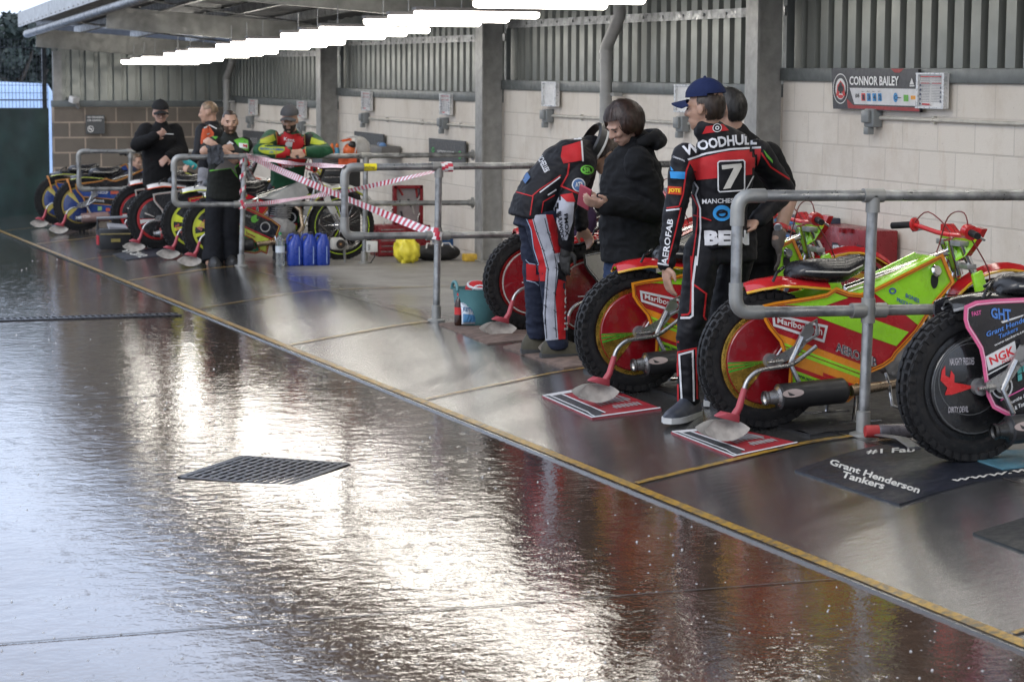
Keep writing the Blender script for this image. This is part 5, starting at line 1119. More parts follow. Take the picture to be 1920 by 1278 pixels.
# ---------------- woman with a phone
def woman():
    Y = 11.6; fl = (-.9, -.12, -.6)
    J = dict(head=(1168, 232, -.02), neck=(1190, 268), sL=(1196, 302, -.16), sR=(1178, 300, .16), eL=(1228, 394, -.16), wL=(1137, 384, -.24), eR=(1160, 405, .18), wR=(1128, 378, -.03), pelvis=(1182, 480), hL=(1190, 505, -.08), hR=(1172, 505, .08), kL=(1190, 610, -.08), kR=(1172, 605, .08), aL=(1192, 700, -.08), aR=(1172, 697, .1))
    rings = [((1184, 490), .175, .15), ((1184, 440), .175, .15), ((1184, 390), .17, .145), ((1184, 340), .175, .145), ((1188, 305), .165, .12), ((1192, 282), .1, .09), ((1193, 268), .065, .065)]
    t, body, jk, tz, J = person('woman with brown bob in a black hooded top, looking at her phone', Y, J, .98, (.45, .28, .21), .0062, C_ANTH, C_JEANS, .014, 'long', .011, facing=(-.9, -.4, 0), hfwd=fl, hup=(-.25, -.1, 1), rings=rings, lat=(.35, -.9, 0), hands=(((-1, -.1, .12), (-.2, .5, .8), .55, -1), ((-1, -.3, .1), (.2, -.6, .8), .6, 1)), arm_r=(.08, .068, .05), seed=5, brow=(.05, .03, .02))
    shell('hair', J['head'], fl, (-.25, -.1, 1), .98, lambda x, y, z: not (y > .5 and z < .42 and abs(x) < .72) and not (z < -.5 and y > .15) and z > -.9, (.108, .118, .122), hairmat((.03, .014, .009)), body, off=(0, -.016, .016), nz=.05, ns=7, n=64, mm=40, strands=1600, shape=lambda x, y, z: 1+.05*max(0, abs(x)-.4)-.05*max(0, z))
    m = MB()   # hood lying on the neck
    c = J['neck']; pts = []
    for i in range(13):
        a = R(-20+ 220*i/12); pts.append(c+V((.115*math.sin(a)*.95+.01, .125*math.cos(a)*-.9, .012+.035*math.sin(a))))
    m.tube(pts, [.02]+[.034]*11+[.02], 10); m.tube([p+V((.025, 0, -.03)) for p in pts[2:-2]], .036, 10); solid('hood', m, C_ANTH, jk, .009, 4, .004)
    ph = (J['wL']+J['wR'])/2+V((-.125, -.03, .035)); rt = Euler((.5, -.5, .5)).to_matrix()
    pt = thing('phone', 'dark phone in a pink case held by the woman in black', 'phone', ph); m = MB(); m.box(ph, (.012, .075, .145), rt); m.build('case', flat((.35, .06, .09), .5), pt, bev=.003)
    m = MB(); m.box(ph+rt@V((.0068, 0, 0)), (.002, .068, .136), rt); m.build('screen', flat((.01, .01, .012), .1), pt)
woman()
# ---------------- rider bending over
def bent():
    Y = 12.64
    J = dict(head=(1136, 290, .06), neck=(1110, 275, .03), sL=(1098, 318, .17), sR=(1086, 328, -.15), eL=(1085, 378, .26), wL=(1090, 426, .22), eR=(1060, 396, -.24), wR=(1062, 468, -.2), pelvis=(1000, 400), hL=(1002, 410, .09), hR=(1014, 412, -.08), kL=(1006, 515, .14), kR=(1036, 512, -.12), aL=(1008, 628, .2), aR=(1045, 648, -.08), tL=V((.9, -.2, 0)), tR=V((1, -.15, 0)))
    rings = [((996, 412), .15, .125), ((1003, 385), .155, .125), ((1025, 352), .16, .13), ((1056, 318), .18, .14), ((1082, 297), .175, .125), ((1098, 284), .11, .09), ((1108, 277), .07, .065)]
    t, body, jk, tz, J = person('rider in black and red suit bending over beside the woman', Y, J, .98, (.42, .25, .17), .007, C_SUIT, C_NAVY, .012, 'long', .008, facing=(1, 0, 0), hfwd=(.62, -.05, -.78), hup=(.75, 0, .6), rings=rings, lat=(.1, -1, 0), leg_r=(.098, .08, .062), hands=(((.5, -.2, -.8), (-.6, -.6, -.2), .6, 1), ((-.2, -.1, -1), (.5, .6, 0), .5, 1)), gloves={'R': flat((.02, .02, .02), .7)}, seed=9, boots_mt=cloth('painted_boots', (.05, .045, .03), .6))
    shell('hair', J['head'], (.62, -.05, -.78), (.75, 0, .6), .98, lambda x, y, z: (z > .0 or y < -.1) and not (y > .6 and z < .5), (.082, .1, .102), hairmat((.04, .022, .014)), body, off=(0, -.008, .012), strands=900)
    b = lambda x, y: (820+x/2.367, 180+y/2.367); B = lambda *p: [b(*q) for q in p]
    c = lambda x, y: (900+x/4.258, 400+y/4.258); C = lambda *p: [c(*q) for q in p]
    n0 = J['neck']; d = (J['head']-n0).normalized(); m = MB(); e1 = d.cross(V((0, 1, 0))).normalized(); e2 = V((0, 1, 0))
    m.loft([[n0-d*.01+(e1*(.115*math.cos(a)+.0)+e2*.12*math.sin(a))*k+d*h+e1*.02 for a in [2*PI*i/28 for i in range(28)]] for k, h in ((.95, -.03), (1.1, -.02), (1.2, .03), (1.1, .04), (.95, -.005))], closed=True); nb = m.build('neck_brace', BLKP, body)
    m = MB(); m.loft([[n0-d*.01+(e1*(.115*math.cos(a))+e2*.12*math.sin(a))*k+d*h+e1*.02 for a in [2*PI*i/28 for i in range(28)]] for k, h in ((1.17, .018), (1.23, .03), (1.2, .036))], closed=True); m.build('trim', flat((.45, .45, .43), .4), nb)
    tj = bvh([jk]); tt = bvh([tz])
    drape('red_print', [poly2d(*B((555, 225), (640, 200), (648, 285), (560, 300), (548, 270))), line2d(B((585, 300), (578, 350), (550, 400), (660, 448)), 3), line2d(B((345, 425), (420, 445), (455, 415), (548, 352)), 2), line2d(B((425, 440), (412, 530)), 2.2), line2d(B((520, 440), (470, 470), (462, 520)), 1.6)], KR, tj, jk, .003, 4, .07)
    drape('white_print', [line2d(B((450, 212), (545, 193), (640, 190)), 3.5), line2d(B((640, 200), (646, 290)), 3), line2d(B((455, 428), (545, 360)), 2.4), line2d(B((490, 440), (528, 415)), 2.4), ring2d(b(627, 395), 12.5, 13, 24), words2d('MANCHESTER', b(430, 250), b(478, 345), b(500, 330), b(455, 235), .02)], KW, tj, jk, .004, 4, .07)
    drape('badge_print', [ring2d(b(627, 395), 10.5, 11, 24), poly2d(*B((377, 370), (400, 335), (414, 362), (392, 390)))], cloth('badge_blue', (.08, .15, .3)), tj, jk, .006, 4, .07)
    drape('badge_lettering', [words2d('ATF', b(612, 385), b(643, 382), b(643, 402), b(612, 405), .03)], KW, tj, jk, .008, 3, .07)
    drape('green_logo', [ring2d(b(665, 328), 12.5, 9, 20, .72), words2d('SR', b(648, 318), b(682, 318), b(682, 340), b(648, 340), .05)], KLG, tj, jk, .005, 4, .07)
    drape('sleeve_print', [poly2d(*B((538, 448), (580, 435), (608, 470), (600, 560), (575, 640), (556, 640), (530, 560), (515, 500)))], KGR, tj, jk, .003, 4, .07)
    drape('sleeve_red', [poly2d(*B((545, 440), (600, 430), (612, 470), (575, 470)))], KR, tj, jk, .0045, 4, .07)
    drape('sleeve_lettering', [words2d('BULWOOD', b(550, 510), b(566, 650), b(548, 655), b(535, 515), .03), words2d('FMOX', b(578, 520), b(585, 620), b(568, 625), b(562, 525), .03)], KB, tj, jk, .006, 4, .07)
    drape('grey_stripe', [poly2d(*C((410, 15), (525, 10), (580, 250), (625, 440), (600, 650), (625, 1005), (525, 1015), (505, 800), (520, 560), (530, 440), (490, 280), (440, 130)))], KGR, tt, tz, .003, 5, .08)
    drape('red_print', [poly2d(*C((525, 10), (580, 10), (640, 180), (660, 310), (590, 320), (560, 180))), poly2d(*C((380, 20), (410, 15), (440, 130), (490, 280), (530, 440), (520, 540), (480, 540), (470, 410), (430, 250))), poly2d(*C((625, 525), (725, 560), (728, 1000), (625, 1005), (602, 660))), poly2d(*C((370, 400), (475, 412), (475, 540), (372, 535)))], KR, tt, tz, .003, 5, .08)
    drape('barbed_print', [line2d(C((425, 40), (455, 150), (505, 290), (545, 440), (535, 600), (520, 800), (535, 1000)), 1.2), line2d(C((515, 40), (545, 160), (590, 300), (612, 440), (598, 640), (598, 820), (610, 990)), 1.2)]+[line2d(C((x-12, y-10), (x+12, y+10)), 1) for x, y in ((455, 150), (505, 290), (540, 440), (535, 600), (525, 740), (520, 880), (545, 160), (590, 300), (610, 440), (598, 640), (600, 780), (600, 920))], KB, tt, tz, .0045, 4, .08)
    drape('lettering', [words2d('HANGO', c(668, 930), c(672, 590), c(722, 590), c(718, 925), .03)], KW, tt, tz, .0055, 4, .08)
    drape('piping', [line2d(C((368, 30), (410, 130), (430, 280), (470, 405)), 1.5), line2d(C((365, 370), (395, 400), (470, 410)), 1.5), line2d(C((372, 535), (440, 550), (470, 575)), 1.5)], cloth('pale_blue', (.3, .38, .5)), tt, tz, .0045, 4, .08)
    drape('knee_panel', [poly2d(*C((590, 320), (665, 312), (690, 360), (620, 395)))], KGR, tt, tz, .0045, 4, .08)
    drape('dark_knee', [poly2d(*C((620, 395), (690, 365), (700, 440), (690, 530), (625, 525)))], KB, tt, tz, .004, 4, .08)
bent()
# ---------------- rider leaning on the rail
def kent():
    Y = 21.75; k = lambda x, y: (300+x/3.76, 170+y/3.76); K = lambda *p: [k(*q) for q in p]
    fw = (-.42, -.88, -.16)
    J = dict(head=(543, 226, -.2), neck=(546, 252, -.12), sL=(582, 262, -.1), sR=(509, 258, -.1), eL=(612, 285, -.6), wL=(572, 285, -.72), eR=(487, 284, -.6), wR=(541, 286, -.72), pelvis=(538, 348, .15), hL=(556, 358, .15), hR=(520, 358, .15), kL=(549, 420, .1), kR=(520, 420, .1), aL=(548, 470, .1), aR=(523, 468, .15))
    rings = [((538, 362, .15), .165, .13), ((538, 335, .12), .155, .125), ((541, 305, .05), .165, .13), ((545, 275, -.06), .19, .13), ((546, 260, -.1), .14, .1), ((546, 252, -.12), .08, .075)]
    t, body, jk, tz, J = person('rider in red, green and yellow suit and grey cap, leaning on the handrail', Y, J, 1.02, (.4, .24, .17), .0085, cloth('suit_green', (.015, .075, .035), .6), C_SUIT, .012, 'long', .006, facing=(0, -1, 0), hfwd=fw, rings=rings, lat=(1, 0, 0), hands=(((-1, -.25, 0), (0, .6, -.6), .6, 1), ((1, -.25, 0), (0, .6, -.6), .6, -1)), arm_r=(.078, .066, .05), leg_r=(.1, .08, .062), seed=12, beard=(.03, .022, .018))
    cap(J['head'], fw, (0, 0, 1), 1.04, cloth('grey_cap', (.07, .07, .075)), body)
    th = bvh([body.children[-1]]) if 0 else None
    tj = bvh([jk]); tt = bvh([tz]); E = dict(step=4, jump=.12)
    drape('black_print', [poly2d(*K((880, 280), (1010, 250), (1090, 280), (1060, 380), (1010, 400), (960, 300)))], KB, tj, jk, .003, **E)
    drape('red_print', [poly2d(*K((822, 290), (885, 290), (930, 310), (1010, 300), (1020, 390), (1030, 480), (1010, 530), (860, 545), (815, 500), (825, 380)))], KR, tj, jk, .0045, **E)
    drape('yellow_print', [poly2d(*K((690, 350), (800, 310), (815, 350), (760, 375), (700, 372))), poly2d(*K((1070, 330), (1120, 350), (1190, 370), (1130, 385), (1060, 375))), ring2d(k(787, 412), 25, 10), ring2d(k(1020, 278), 10, 7)], KY, tj, jk, .006, **E)
    drape('trim', [line2d(K((815, 290), (825, 380), (812, 500)), 1.6), line2d(K((1020, 300), (1025, 420), (1035, 500)), 1.6), line2d(K((690, 355), (800, 310)), 1.4)], cloth('gold_trim', (.4, .25, .08)), tj, jk, .007, **E)
    drape('lettering', [words2d('Kent', k(875, 328), k(948, 340), k(948, 362), k(875, 352), .02), words2d('kings', k(860, 520), k(945, 522), k(945, 545), k(860, 545), .02), ring2d(k(905, 378), 6, 5), poly2d(*K((890, 370), (935, 360), (930, 395), (900, 400)))], KW, tj, jk, .0075, 4, jump=.12)
    drape('blue_lettering', [words2d('HEATING & PLUMBING', k(705, 402), k(872, 410), k(872, 424), k(705, 418), .03), words2d('LTD', k(770, 430), k(800, 430), k(800, 442), k(770, 442), .03)], cloth('lettering_blue', (.03, .12, .35)), tj, jk, .0085, 4, jump=.12)
    drape('yellow_print', [poly2d(*K((762, 590), (800, 630), (880, 680), (1000, 650), (1005, 680), (880, 705), (790, 665), (760, 630)))], KY, tt, tz, .004, **E)
    drape('red_print', [line2d(K((800, 680), (880, 705), (1000, 680)), 2), poly2d(*K((775, 880), (860, 885), (860, 900), (775, 895))), poly2d(*K((860, 940), (965, 935), (965, 948), (860, 955))), line2d(K((1005, 620), (985, 900)), 2)], KR, tt, tz, .005, **E)
    drape('yellow_band', [poly2d(*K((775, 897), (860, 902), (860, 930), (775, 925))), poly2d(*K((860, 955), (965, 948), (965, 978), (860, 985)))], KY, tt, tz, .0055, **E)
    drape('green_print', [poly2d(*K((775, 925), (860, 930), (855, 1090), (780, 1080))), poly2d(*K((865, 985), (962, 978), (955, 1110), (870, 1100))), line2d(K((1000, 640), (975, 930)), 2)], KG, tt, tz, .005, **E)
    drape('white_print', [words2d('TOUGHTOOLS', k(795, 690), k(940, 700), k(940, 730), k(795, 720), .03), words2d('CASE', k(790, 800), k(792, 712), k(812, 712), k(810, 800), .03), ring2d(k(925, 895), 9, 10, 20, .75)], KW, tt, tz, .006, 4, jump=.12)
kent()
# ---------------- man in the green shirt
def green():
    Y = 21.5; k = lambda x, y: (300+x/3.76, 170+y/3.76); K = lambda *p: [k(*q) for q in p]
    fw = (-.12, -.98, -.08)
    J = dict(head=(431, 229, 0), neck=(431, 256, .03), sL=(459, 272, .03), sR=(402, 270, .03), eL=(440, 299, -.28), wL=(408, 276, -.33), eR=(383, 284, -.22), wR=(416, 280, -.26), pelvis=(418, 362, .12), hL=(432, 372, .12), hR=(405, 372, .12), kL=(430, 432, .05), kR=(402, 432, .05), aL=(430, 486, .02), aR=(398, 490, -.05))
    rings = [((418, 370, .12), .16, .13), ((420, 345, .1), .155, .135), ((424, 315, .06), .165, .14), ((429, 285, .03), .18, .13), ((431, 268, .03), .14, .1), ((431, 258, .03), .08, .07)]
    t, body, jk, tz, J = person('bearded man in black and green T-shirt with folded bare forearms on the handrail', Y, J, 1.0, (.46, .28, .2), .0085, cloth('black_shirt', (.016, .018, .016)), C_WORK, .012, 'short', .006, facing=(0, -1, 0), hfwd=fw, rings=rings, lat=(1, 0, 0), hands=(((-.8, 0, .5), (0, 1, 0), .5, 1), ((.9, .2, .2), (0, 1, -.2), .5, -1)), arm_r=(.078, .062, .045), leg_r=(.1, .092, .098), seed=15, beard=(.09, .05, .03))
    shell('hair', J['head'], fw, (0, 0, 1), 1.0, lambda x, y, z: (z > .25 or (y < -.2 and z > -.4)) and not (y > .55 and z < .62), (.076, .095, .1), hairmat((.035, .022, .015)), body, off=(0, -.009, .014), nz=.015, thick=.006)
    tj = bvh([jk]); tt = bvh([tz]); E = dict(step=4, jump=.12)
    drape('green_print', [poly2d(*K((380, 290), (440, 285), (420, 320), (390, 345), (360, 320))), poly2d(*K((520, 350), (575, 330), (620, 350), (628, 430), (600, 420), (560, 400))), poly2d(*K((540, 305), (600, 320), (590, 335), (545, 325))), line2d(K((350, 565), (500, 545), (545, 610), (525, 545), (570, 505)), 2.2)], KLG, tj, jk, .003, **E)
    drape('grey_print', [poly2d(*K((420, 520), (460, 480), (560, 500), (525, 540), (540, 590), (500, 545), (380, 560)))], cloth('shirt_grey', (.22, .2, .19)), tj, jk, .004, **E)
    drape('sleeve_patch', [poly2d(*K((555, 370), (615, 375), (618, 412), (560, 402)))], KW, tj, jk, .005, **E)
    drape('lettering', [words2d('M', k(585, 378), k(612, 382), k(612, 402), k(585, 398), .04)], KR, tj, jk, .007, 3, jump=.12)
    drape('logo', [poly2d(*K((468, 375), (490, 355), (520, 375), (500, 385)))], KW, tj, jk, .005, **E)
    # rag over the rail
    c = py(403, 297, 21.05); t2 = thing('rag', 'dark grey rag hanging over the rail under the folded arms', 'rag', c); m = MB()
    def rg(a, b): return c+V((.075*a+.03*NZ.noise(V((a*2, b*3, 0))), -.03-.03*NZ.noise(V((a*3, b*2, 4)))-.01*b, .06-.075*b*1.3+.02*NZ.noise(V((a*3, 9, b)))))
    m.grid(rg, rng(-1, 1, 12), rng(-.6, 1.1, 12)); m.grid(lambda a, b: rg(a, b)+V((0, .012, 0)), rng(-1, 1, 12), rng(-.6, 1.1, 12)); m.build('cloth', cloth('rag_grey', (.06, .065, .075)), t2, smooth=80)
green()
def capman():
    Y = 25.0; fw = (-.1, -.98, -.14)
    J = dict(head=(301, 214, 0), neck=(302, 236, .02), sL=(327, 247, .02), sR=(274, 246, .02), eL=(340, 284, -.05), wL=(316, 294, -.3), eR=(258, 272, -.1), wR=(291, 256, -.28), pelvis=(300, 335, .02), hL=(312, 345), hR=(288, 345), kL=(311, 405), kR=(287, 405), aL=(311, 455), aR=(286, 455))
    rings = [((299, 350), .18, .15), ((299, 320), .175, .15), ((300, 285), .19, .15), ((300, 260), .2, .14), ((301, 246), .15, .11), ((302, 236), .085, .075)]
    t, body, jk, tz, J = person('man in black cap, glasses and dark jacket, one hand raised to his chest', Y, J, 1.08, (.44, .27, .21), .01, C_BLACK, C_BLACK, .014, 'long', .006, facing=(0, -1, 0), hfwd=fw, rings=rings, lat=(1, 0, 0), hands=(((-.5, -.5, -.3), (-.3, .5, -.5), .7, 1), ((.8, -.1, .4), (0, .8, .2), .9, -1)), arm_r=(.088, .074, .055), seed=20)
    cap(J['head'], fw, (0, 0, 1), 1.08, cloth('black_cap', (.014, .014, .015)), body)
    s, f, u = frame(fw); c = J['head']; m = MB()
    for sg in (-1, 1): m.tube([c+(s*(sg*.031+.02*math.cos(a))+f*.098+u*(.0+.016*math.sin(a)))*1.08 for a in [2*PI*i/12 for i in range(12)]], .0022, 5, closed=True)
    m.tube([c+(s*-.012+f*.1)*1.08, c+(s*.012+f*.1)*1.08], .002, 5); m.build('glasses', TR, body)
    e = J['wR']+V((.1, -.05, .03)); ct = thing('pen', 'thin pale stick in the raised hand of the man in the black cap', 'stick', e); m = MB(); m.tube([e, e+V((.09, -.01, -.005))], .004, 6); m.build('shaft', flat((.7, .7, .68)), ct)
capman()
def blond():
    Y = 23.6; fw = (-.85, .45, -.12)
    J = dict(head=(391, 211, 0), neck=(397, 232, 0), sL=(380, 244, -.12), sR=(414, 244, .1), eL=(372, 285, -.2), wL=(360, 305, -.28), eR=(405, 290, .2), wR=(380, 305, .1), pelvis=(396, 315), hL=(388, 325, -.06), hR=(402, 325, .07), kL=(383, 395, -.06), kR=(400, 395, .07), aL=(384, 455, -.06), aR=(400, 455, .07))
    rings = [((396, 322), .15, .125), ((396, 295), .15, .12), ((397, 265), .17, .125), ((398, 246), .15, .1), ((397, 234), .08, .07)]
    t, body, jk, tz, J = person('fair haired rider in black and orange suit standing behind the green shirted man', Y, J, 1.02, (.46, .28, .2), .01, C_SUIT, cloth('grey_trousers', (.25, .25, .27)), .012, 'long', .006, facing=fw, hfwd=fw, rings=rings, lat=(.5, .85, 0), hands=(((-.6, -.4, -.3), (.3, .3, -.6), .6, 1), None), seed=23)
    shell('hair', J['head'], fw, (0, 0, 1), 1.02, lambda x, y, z: (z > .2 or (y < -.3 and z > -.3)) and not (y > .5 and z < .62), (.079, .097, .102), hairmat((.2, .13, .075)), body, off=(0, -.009, .014), nz=.03)
    tj = bvh([jk]); k = lambda x, y: (300+x/3.76, 170+y/3.76); K = lambda *p: [k(*q) for q in p]
    drape('orange_print', [poly2d(*K((300, 270), (345, 245), (380, 300), (370, 380), (310, 400), (285, 370), (290, 320)))], KO, tj, jk, .004, 4, .15)
    drape('white_print', [line2d(K((310, 265), (350, 245), (400, 270)), 2.5), line2d(K((330, 310), (350, 300)), 2)], KW, tj, jk, .006, 4, .15)
    c = J['wL']+V((-.04, -.04, -.0)); b = thing('drink_bottle', 'teal and white bottle in the hand of the fair haired rider', 'bottle', c); m = MB(); m.lathe([(.02, -.09), (.033, -.085), (.033, .05), (.015, .08), (.015, .09)], c, (-.8, -.2, .5), 14); m.build('bottle_body', flat((.04, .35, .36), .3), b); m = MB(); m.lathe([(.018, .09), (.018, .115)], c, (-.8, -.2, .5), 12); m.build('bottle_cap', flat(WHITE), b)
blond()
def sitter():
    Y = 28.9; fw = (.55, -.8, -.15)
    J = dict(head=(254, 304), neck=(252, 322), sL=(266, 332, -.05), sR=(240, 332, .05), eL=(268, 355, -.1), wL=(275, 368, -.3), eR=(238, 356, 0), wR=(248, 368, -.25), pelvis=(252, 372), hL=(258, 375, -.05), hR=(246, 375, .05), kL=(270, 375, -.35), kR=(258, 378, -.4), aL=(268, 414, -.35), aR=(254, 414, -.4))
    rings = [((252, 380), .16, .13), ((252, 360), .15, .13), ((252, 340), .18, .13), ((252, 328), .13, .1), ((252, 320), .08, .07)]
    t, body, jk, tz, J = person('man crouching behind the far motorbikes, only his head and shoulders showing', Y, J, 1.0, (.45, .28, .21), .012, C_NAVY, C_WORK, .012, 'long', .004, facing=(.5, -.85, 0), hfwd=fw, rings=rings, lat=(.85, .5, 0), hands=(None, None), seed=31)
    shell('hair', J['head'], fw, (0, 0, 1), 1.0, lambda x, y, z: (z > .1 or (y < -.15 and z > -.55)) and not (y > .6 and z < .6), (.083, .1, .106), hairmat((.1, .065, .04)), body, off=(0, -.009, .014), nz=.05)
sitter()
# ================================================================= things standing, lying and hanging about
def polymat(pts, lab, mt, name='floor_mat', th=.008, group=None, step=.12, wav=.0, edge=None):
    """a mat cut from world points on the floor, following its slope"""
    P = [gnd(*p) if len(p) == 2 else V(p) for p in pts]; c = sum(P, V())/len(P); c.z = gz(c.x, c.y)
    t = thing(name, lab, 'mat', c, group); vs, fs = subdiv2d([(p.x, p.y) for p in P], [tuple(range(len(P)))], step)
    zz = lambda a, b: gz(a, b)+th+wav*(NZ.noise(V((a*6, b*6, 1)))+.5*NZ.noise(V((a*15, b*15, 1)))+.8)
    m = MB(); m.add([V((a, b, zz(a, b))) for a, b in vs], fs); n = len(P)
    q = rng(0, 1, 10)
    for i in range(n):
        A, B = P[i], P[(i+1) % n]; m.grid(lambda s, h: V((A.x+(B.x-A.x)*s, A.y+(B.y-A.y)*s, (zz(A.x+(B.x-A.x)*s, A.y+(B.y-A.y)*s) if h else gz(A.x+(B.x-A.x)*s, A.y+(B.y-A.y)*s)-.002))), q, [0, 1])
    m.build('mat_sheet', mt, t, smooth=60)
    fn = lambda u, v, e=.0035: (lambda p: V((p.x, p.y, zz(p.x, p.y)+e)))(gnd(u, v))
    return t, fn
def floorprint(name, shapes, mt, fn, t, step=18, e=.0025):
    for s in shapes: vs, fs = subdiv2d(*s, step); onplane(name, [(vs, fs)], mt, lambda u, v: fn(u, v, e), t)
M_BROWN = mat('brown_carpet', (.14, .095, .075), .9, 0, .3, 14, .6, 120); M_NAVYM = mat('navy_rubber_mat', (.009, .011, .018), .45, 0, .2, 9, .25, 160); M_REDM = mat('red_printed_mat', (.27, .016, .024), .45, 0, .15, 9, .2, 160)
polymat([(822, 608), (915, 646), (1005, 639), (1010, 601), (958, 600)], 'brown carpet mat with the teal bag standing on it', M_BROWN, group='brown carpet mats')
polymat([(943, 652), (1057, 692), (1130, 684), (1160, 640), (1010, 640)], 'brown carpet mat under the feet of the bending rider', M_BROWN, th=.011, group='brown carpet mats')
z6 = lambda x, y: (960+x/3.55, 440+y/3.55); z3b = lambda x, y: (1200+x/3.55, 480+y/3.55)
def redmat(pts, lab, q):
    t, fn = polymat(pts, lab, M_REDM, group='red mats with black and white borders'); Q = lambda *p: [q(*a) for a in p]
    tl, tr, br, bl_ = [q(0, 0), q(1, 0), q(1, 1), q(0, 1)]
    floorprint('stripe_print', [poly2d(*Q((0, 0), (0, 1), (.16, 1), (.2, .9), (.26, .9), (.26, .0)))], flat((.03, .032, .036)), fn, t, e=.0015)
    floorprint('piping', [line2d(Q((.005, .01), (.005, .99), (.995, .99)), 2.2), line2d(Q((.09, .0), (.09, .8), (.06, .9), (.06, .99)), 1.8), line2d(Q((.27, 0), (.27, .9)), 2)], flat((.55, .55, .55)), fn, t, e=.003)
    floorprint('white_strip', [poly2d(*Q((.0, .01), (.02, .0), (.9, .0), (.9, .08), (.1, .08)))], flat((.55, .53, .52)), fn, t, e=.0035)
    floorprint('script_print', [line2d(Q(*[(.36+.5*i/40, .28+.1*math.sin(i*1.3)+.05*math.sin(i*2.9)) for i in range(41)]), 1.5), line2d(Q(*[(.4+.5*i/40, .52+.12*math.sin(i*1.1+1)+.05*math.cos(i*2.3)) for i in range(41)]), 1.7), line2d(Q(*[(.5+.4*i/30, .75+.07*math.sin(i*1.4)) for i in range(31)]), 1.4)], flat((.3, .28, .28)), fn, t, e=.003)
def bil(a, b, c, d): return lambda s, r: tuple((V(a)*(1-s)+V(b)*s)*(1-r)+(V(d)*(1-s)+V(c)*s)*r)
redmat([(1016, 744), (1110, 786), (1240, 768), (1128, 725)], 'red mat with black stripes beneath the white flap of the farther lime bike', bil((1016, 744), (1128, 725), (1240, 768), (1110, 786)))
redmat([(1258, 812), (1376, 859), (1497, 833), (1366, 803)], 'red mat with black stripes beneath the nearer lime and red bike', bil((1258, 812), (1366, 803), (1497, 833), (1376, 859)))
t, fn = polymat([(4.72, 9.12, 0), (4.72, 11.9, 0), (6.75, 11.9, 0), (6.75, 9.12, 0)], 'crumpled black ground sheet under the two lime and red bikes', mat('black_sheet', (.014, .014, .015), .55, 0, .3, 10, .5, 90), th=.004, wav=.012, step=.05)
t, fn = polymat([(1490, 884), (1686, 948), (1836, 905), (2060, 880), (1960, 852), (1722, 829), (1640, 839)], 'dark blue mat lettered Grant Henderson Tankers under the black and pink bike', M_NAVYM)
z5 = lambda x, y: (1480+x/3.043, 540+y/3.043)
MW = flat((.5, .48, .43), .6)
floorprint('lettering', [words2d('Grant Henderson', z5(240, 985), z5(755, 1150), z5(735, 1185), z5(225, 1018), .03), words2d('Tankers', z5(310, 1055), z5(550, 1125), z5(535, 1162), z5(292, 1090), .03), words2d('www.wgh', z5(920, 1100), z5(1500, 1010), z5(1510, 1045), z5(930, 1125), .02), words2d('#1 Fab', z5(440, 935), z5(720, 915), z5(715, 950), z5(440, 960), .02)], MW, fn, t)
polymat([(1832, 868), (1880, 884), (1990, 874), (1960, 845), (1880, 850)], 'pale blue mat under the rear wheel of the black and pink bike', mat('pale_blue_mat', (.08, .2, .26), .5, 0, .2, 9, .2), th=.014)
polymat([(1824, 1002), (1960, 1052), (2060, 1010), (1925, 972)], 'dark green mat lying at the lower edge of the apron', mat('dark_green_mat', (.006, .009, .009), .5, 0, .2, 9, .2))
t, fn = polymat([(211, 477), (236, 488), (340, 476), (318, 464)], 'dark mat with pale scribbled lettering in front of the number 85 bike', M_NAVYM)
floorprint('lettering', [words2d('RACING', (228, 473), (262, 485), (278, 480), (245, 468), .02)], MW, fn, t)
polymat([(60, 416), (120, 424), (196, 413), (150, 405)], 'grey brown mat under the far blue bikes', M_BROWN)
# ---- bottles and jugs
def jug(u, v, lab, first=[]):
    p = gnd(u, v)
    if first: return dup(first[0], p-first[0].location, lab, 'blue plastic jugs in a row')
    t = thing('jug', lab, 'jug', p, 'blue plastic jugs in a row'); first.append(t); L = lambda x, y, z: p+V((x, y, z))
    m = MB(); rr = []
    for z, w, o in ((.0, .062, 0), (.012, .07, 0), (.1, .074, 0), (.19, .071, 0), (.23, .06, .005), (.27, .036, .012), (.292, .026, .014), (.3, .024, .014)):
        rr.append([L(o+w*math.copysign(abs(math.cos(a))**.7, math.cos(a)), w*math.copysign(abs(math.sin(a))**.7, math.sin(a)), z) for a in [2*PI*i/24 for i in range(24)]])
    m.loft(rr); m.build('jug_body', mat('blue_plastic', (.015, .045, .3), .32, 0, .12, 10, .1, 40), t, smooth=60)
    m = MB(); m.lathe([(.027, .295), (.027, .315), (.024, .318)], L(.014, 0, 0), n=16); m.build('screw_cap', BLKP, t)
    m = MB(); m.tube([L(-.062, 0, .2), L(-.07, 0, .25), L(-.05, 0, .29), L(-.005, 0, .295)], .012, 8, flat=1.2); m.build('handle', mat('blue_plastic_handle', (.015, .045, .3), .32), t)
    m = MB(); m.add([L(.026+s*.0035, -.0755*(1-.0 if z < .2 else .88), z) for z in (.02, .1, .185) for s in (-1, 1)], [(0, 1, 3, 2), (2, 3, 5, 4)]); m.build('level_stripe', flat((.3, .4, .65), .4), t)
jug(552.5, 498, 'blue plastic jug next to the clear water bottle'); jug(579, 497.5, 'blue plastic jug in the middle of the three'); jug(604, 497, 'blue plastic jug nearest the spoked front wheel')
p = gnd(525.5, 499); t = thing('water_bottle', 'clear ribbed water bottle with green cap beside the blue jugs', 'bottle', p)
M_PET, nt, b = newmat('clear_plastic'); b.inputs['Transmission Weight'].default_value = .9; b.inputs['Roughness'].default_value = .08; b.inputs['IOR'].default_value = 1.25; b.inputs['Base Color'].default_value = (.85, .92, .95, 1)
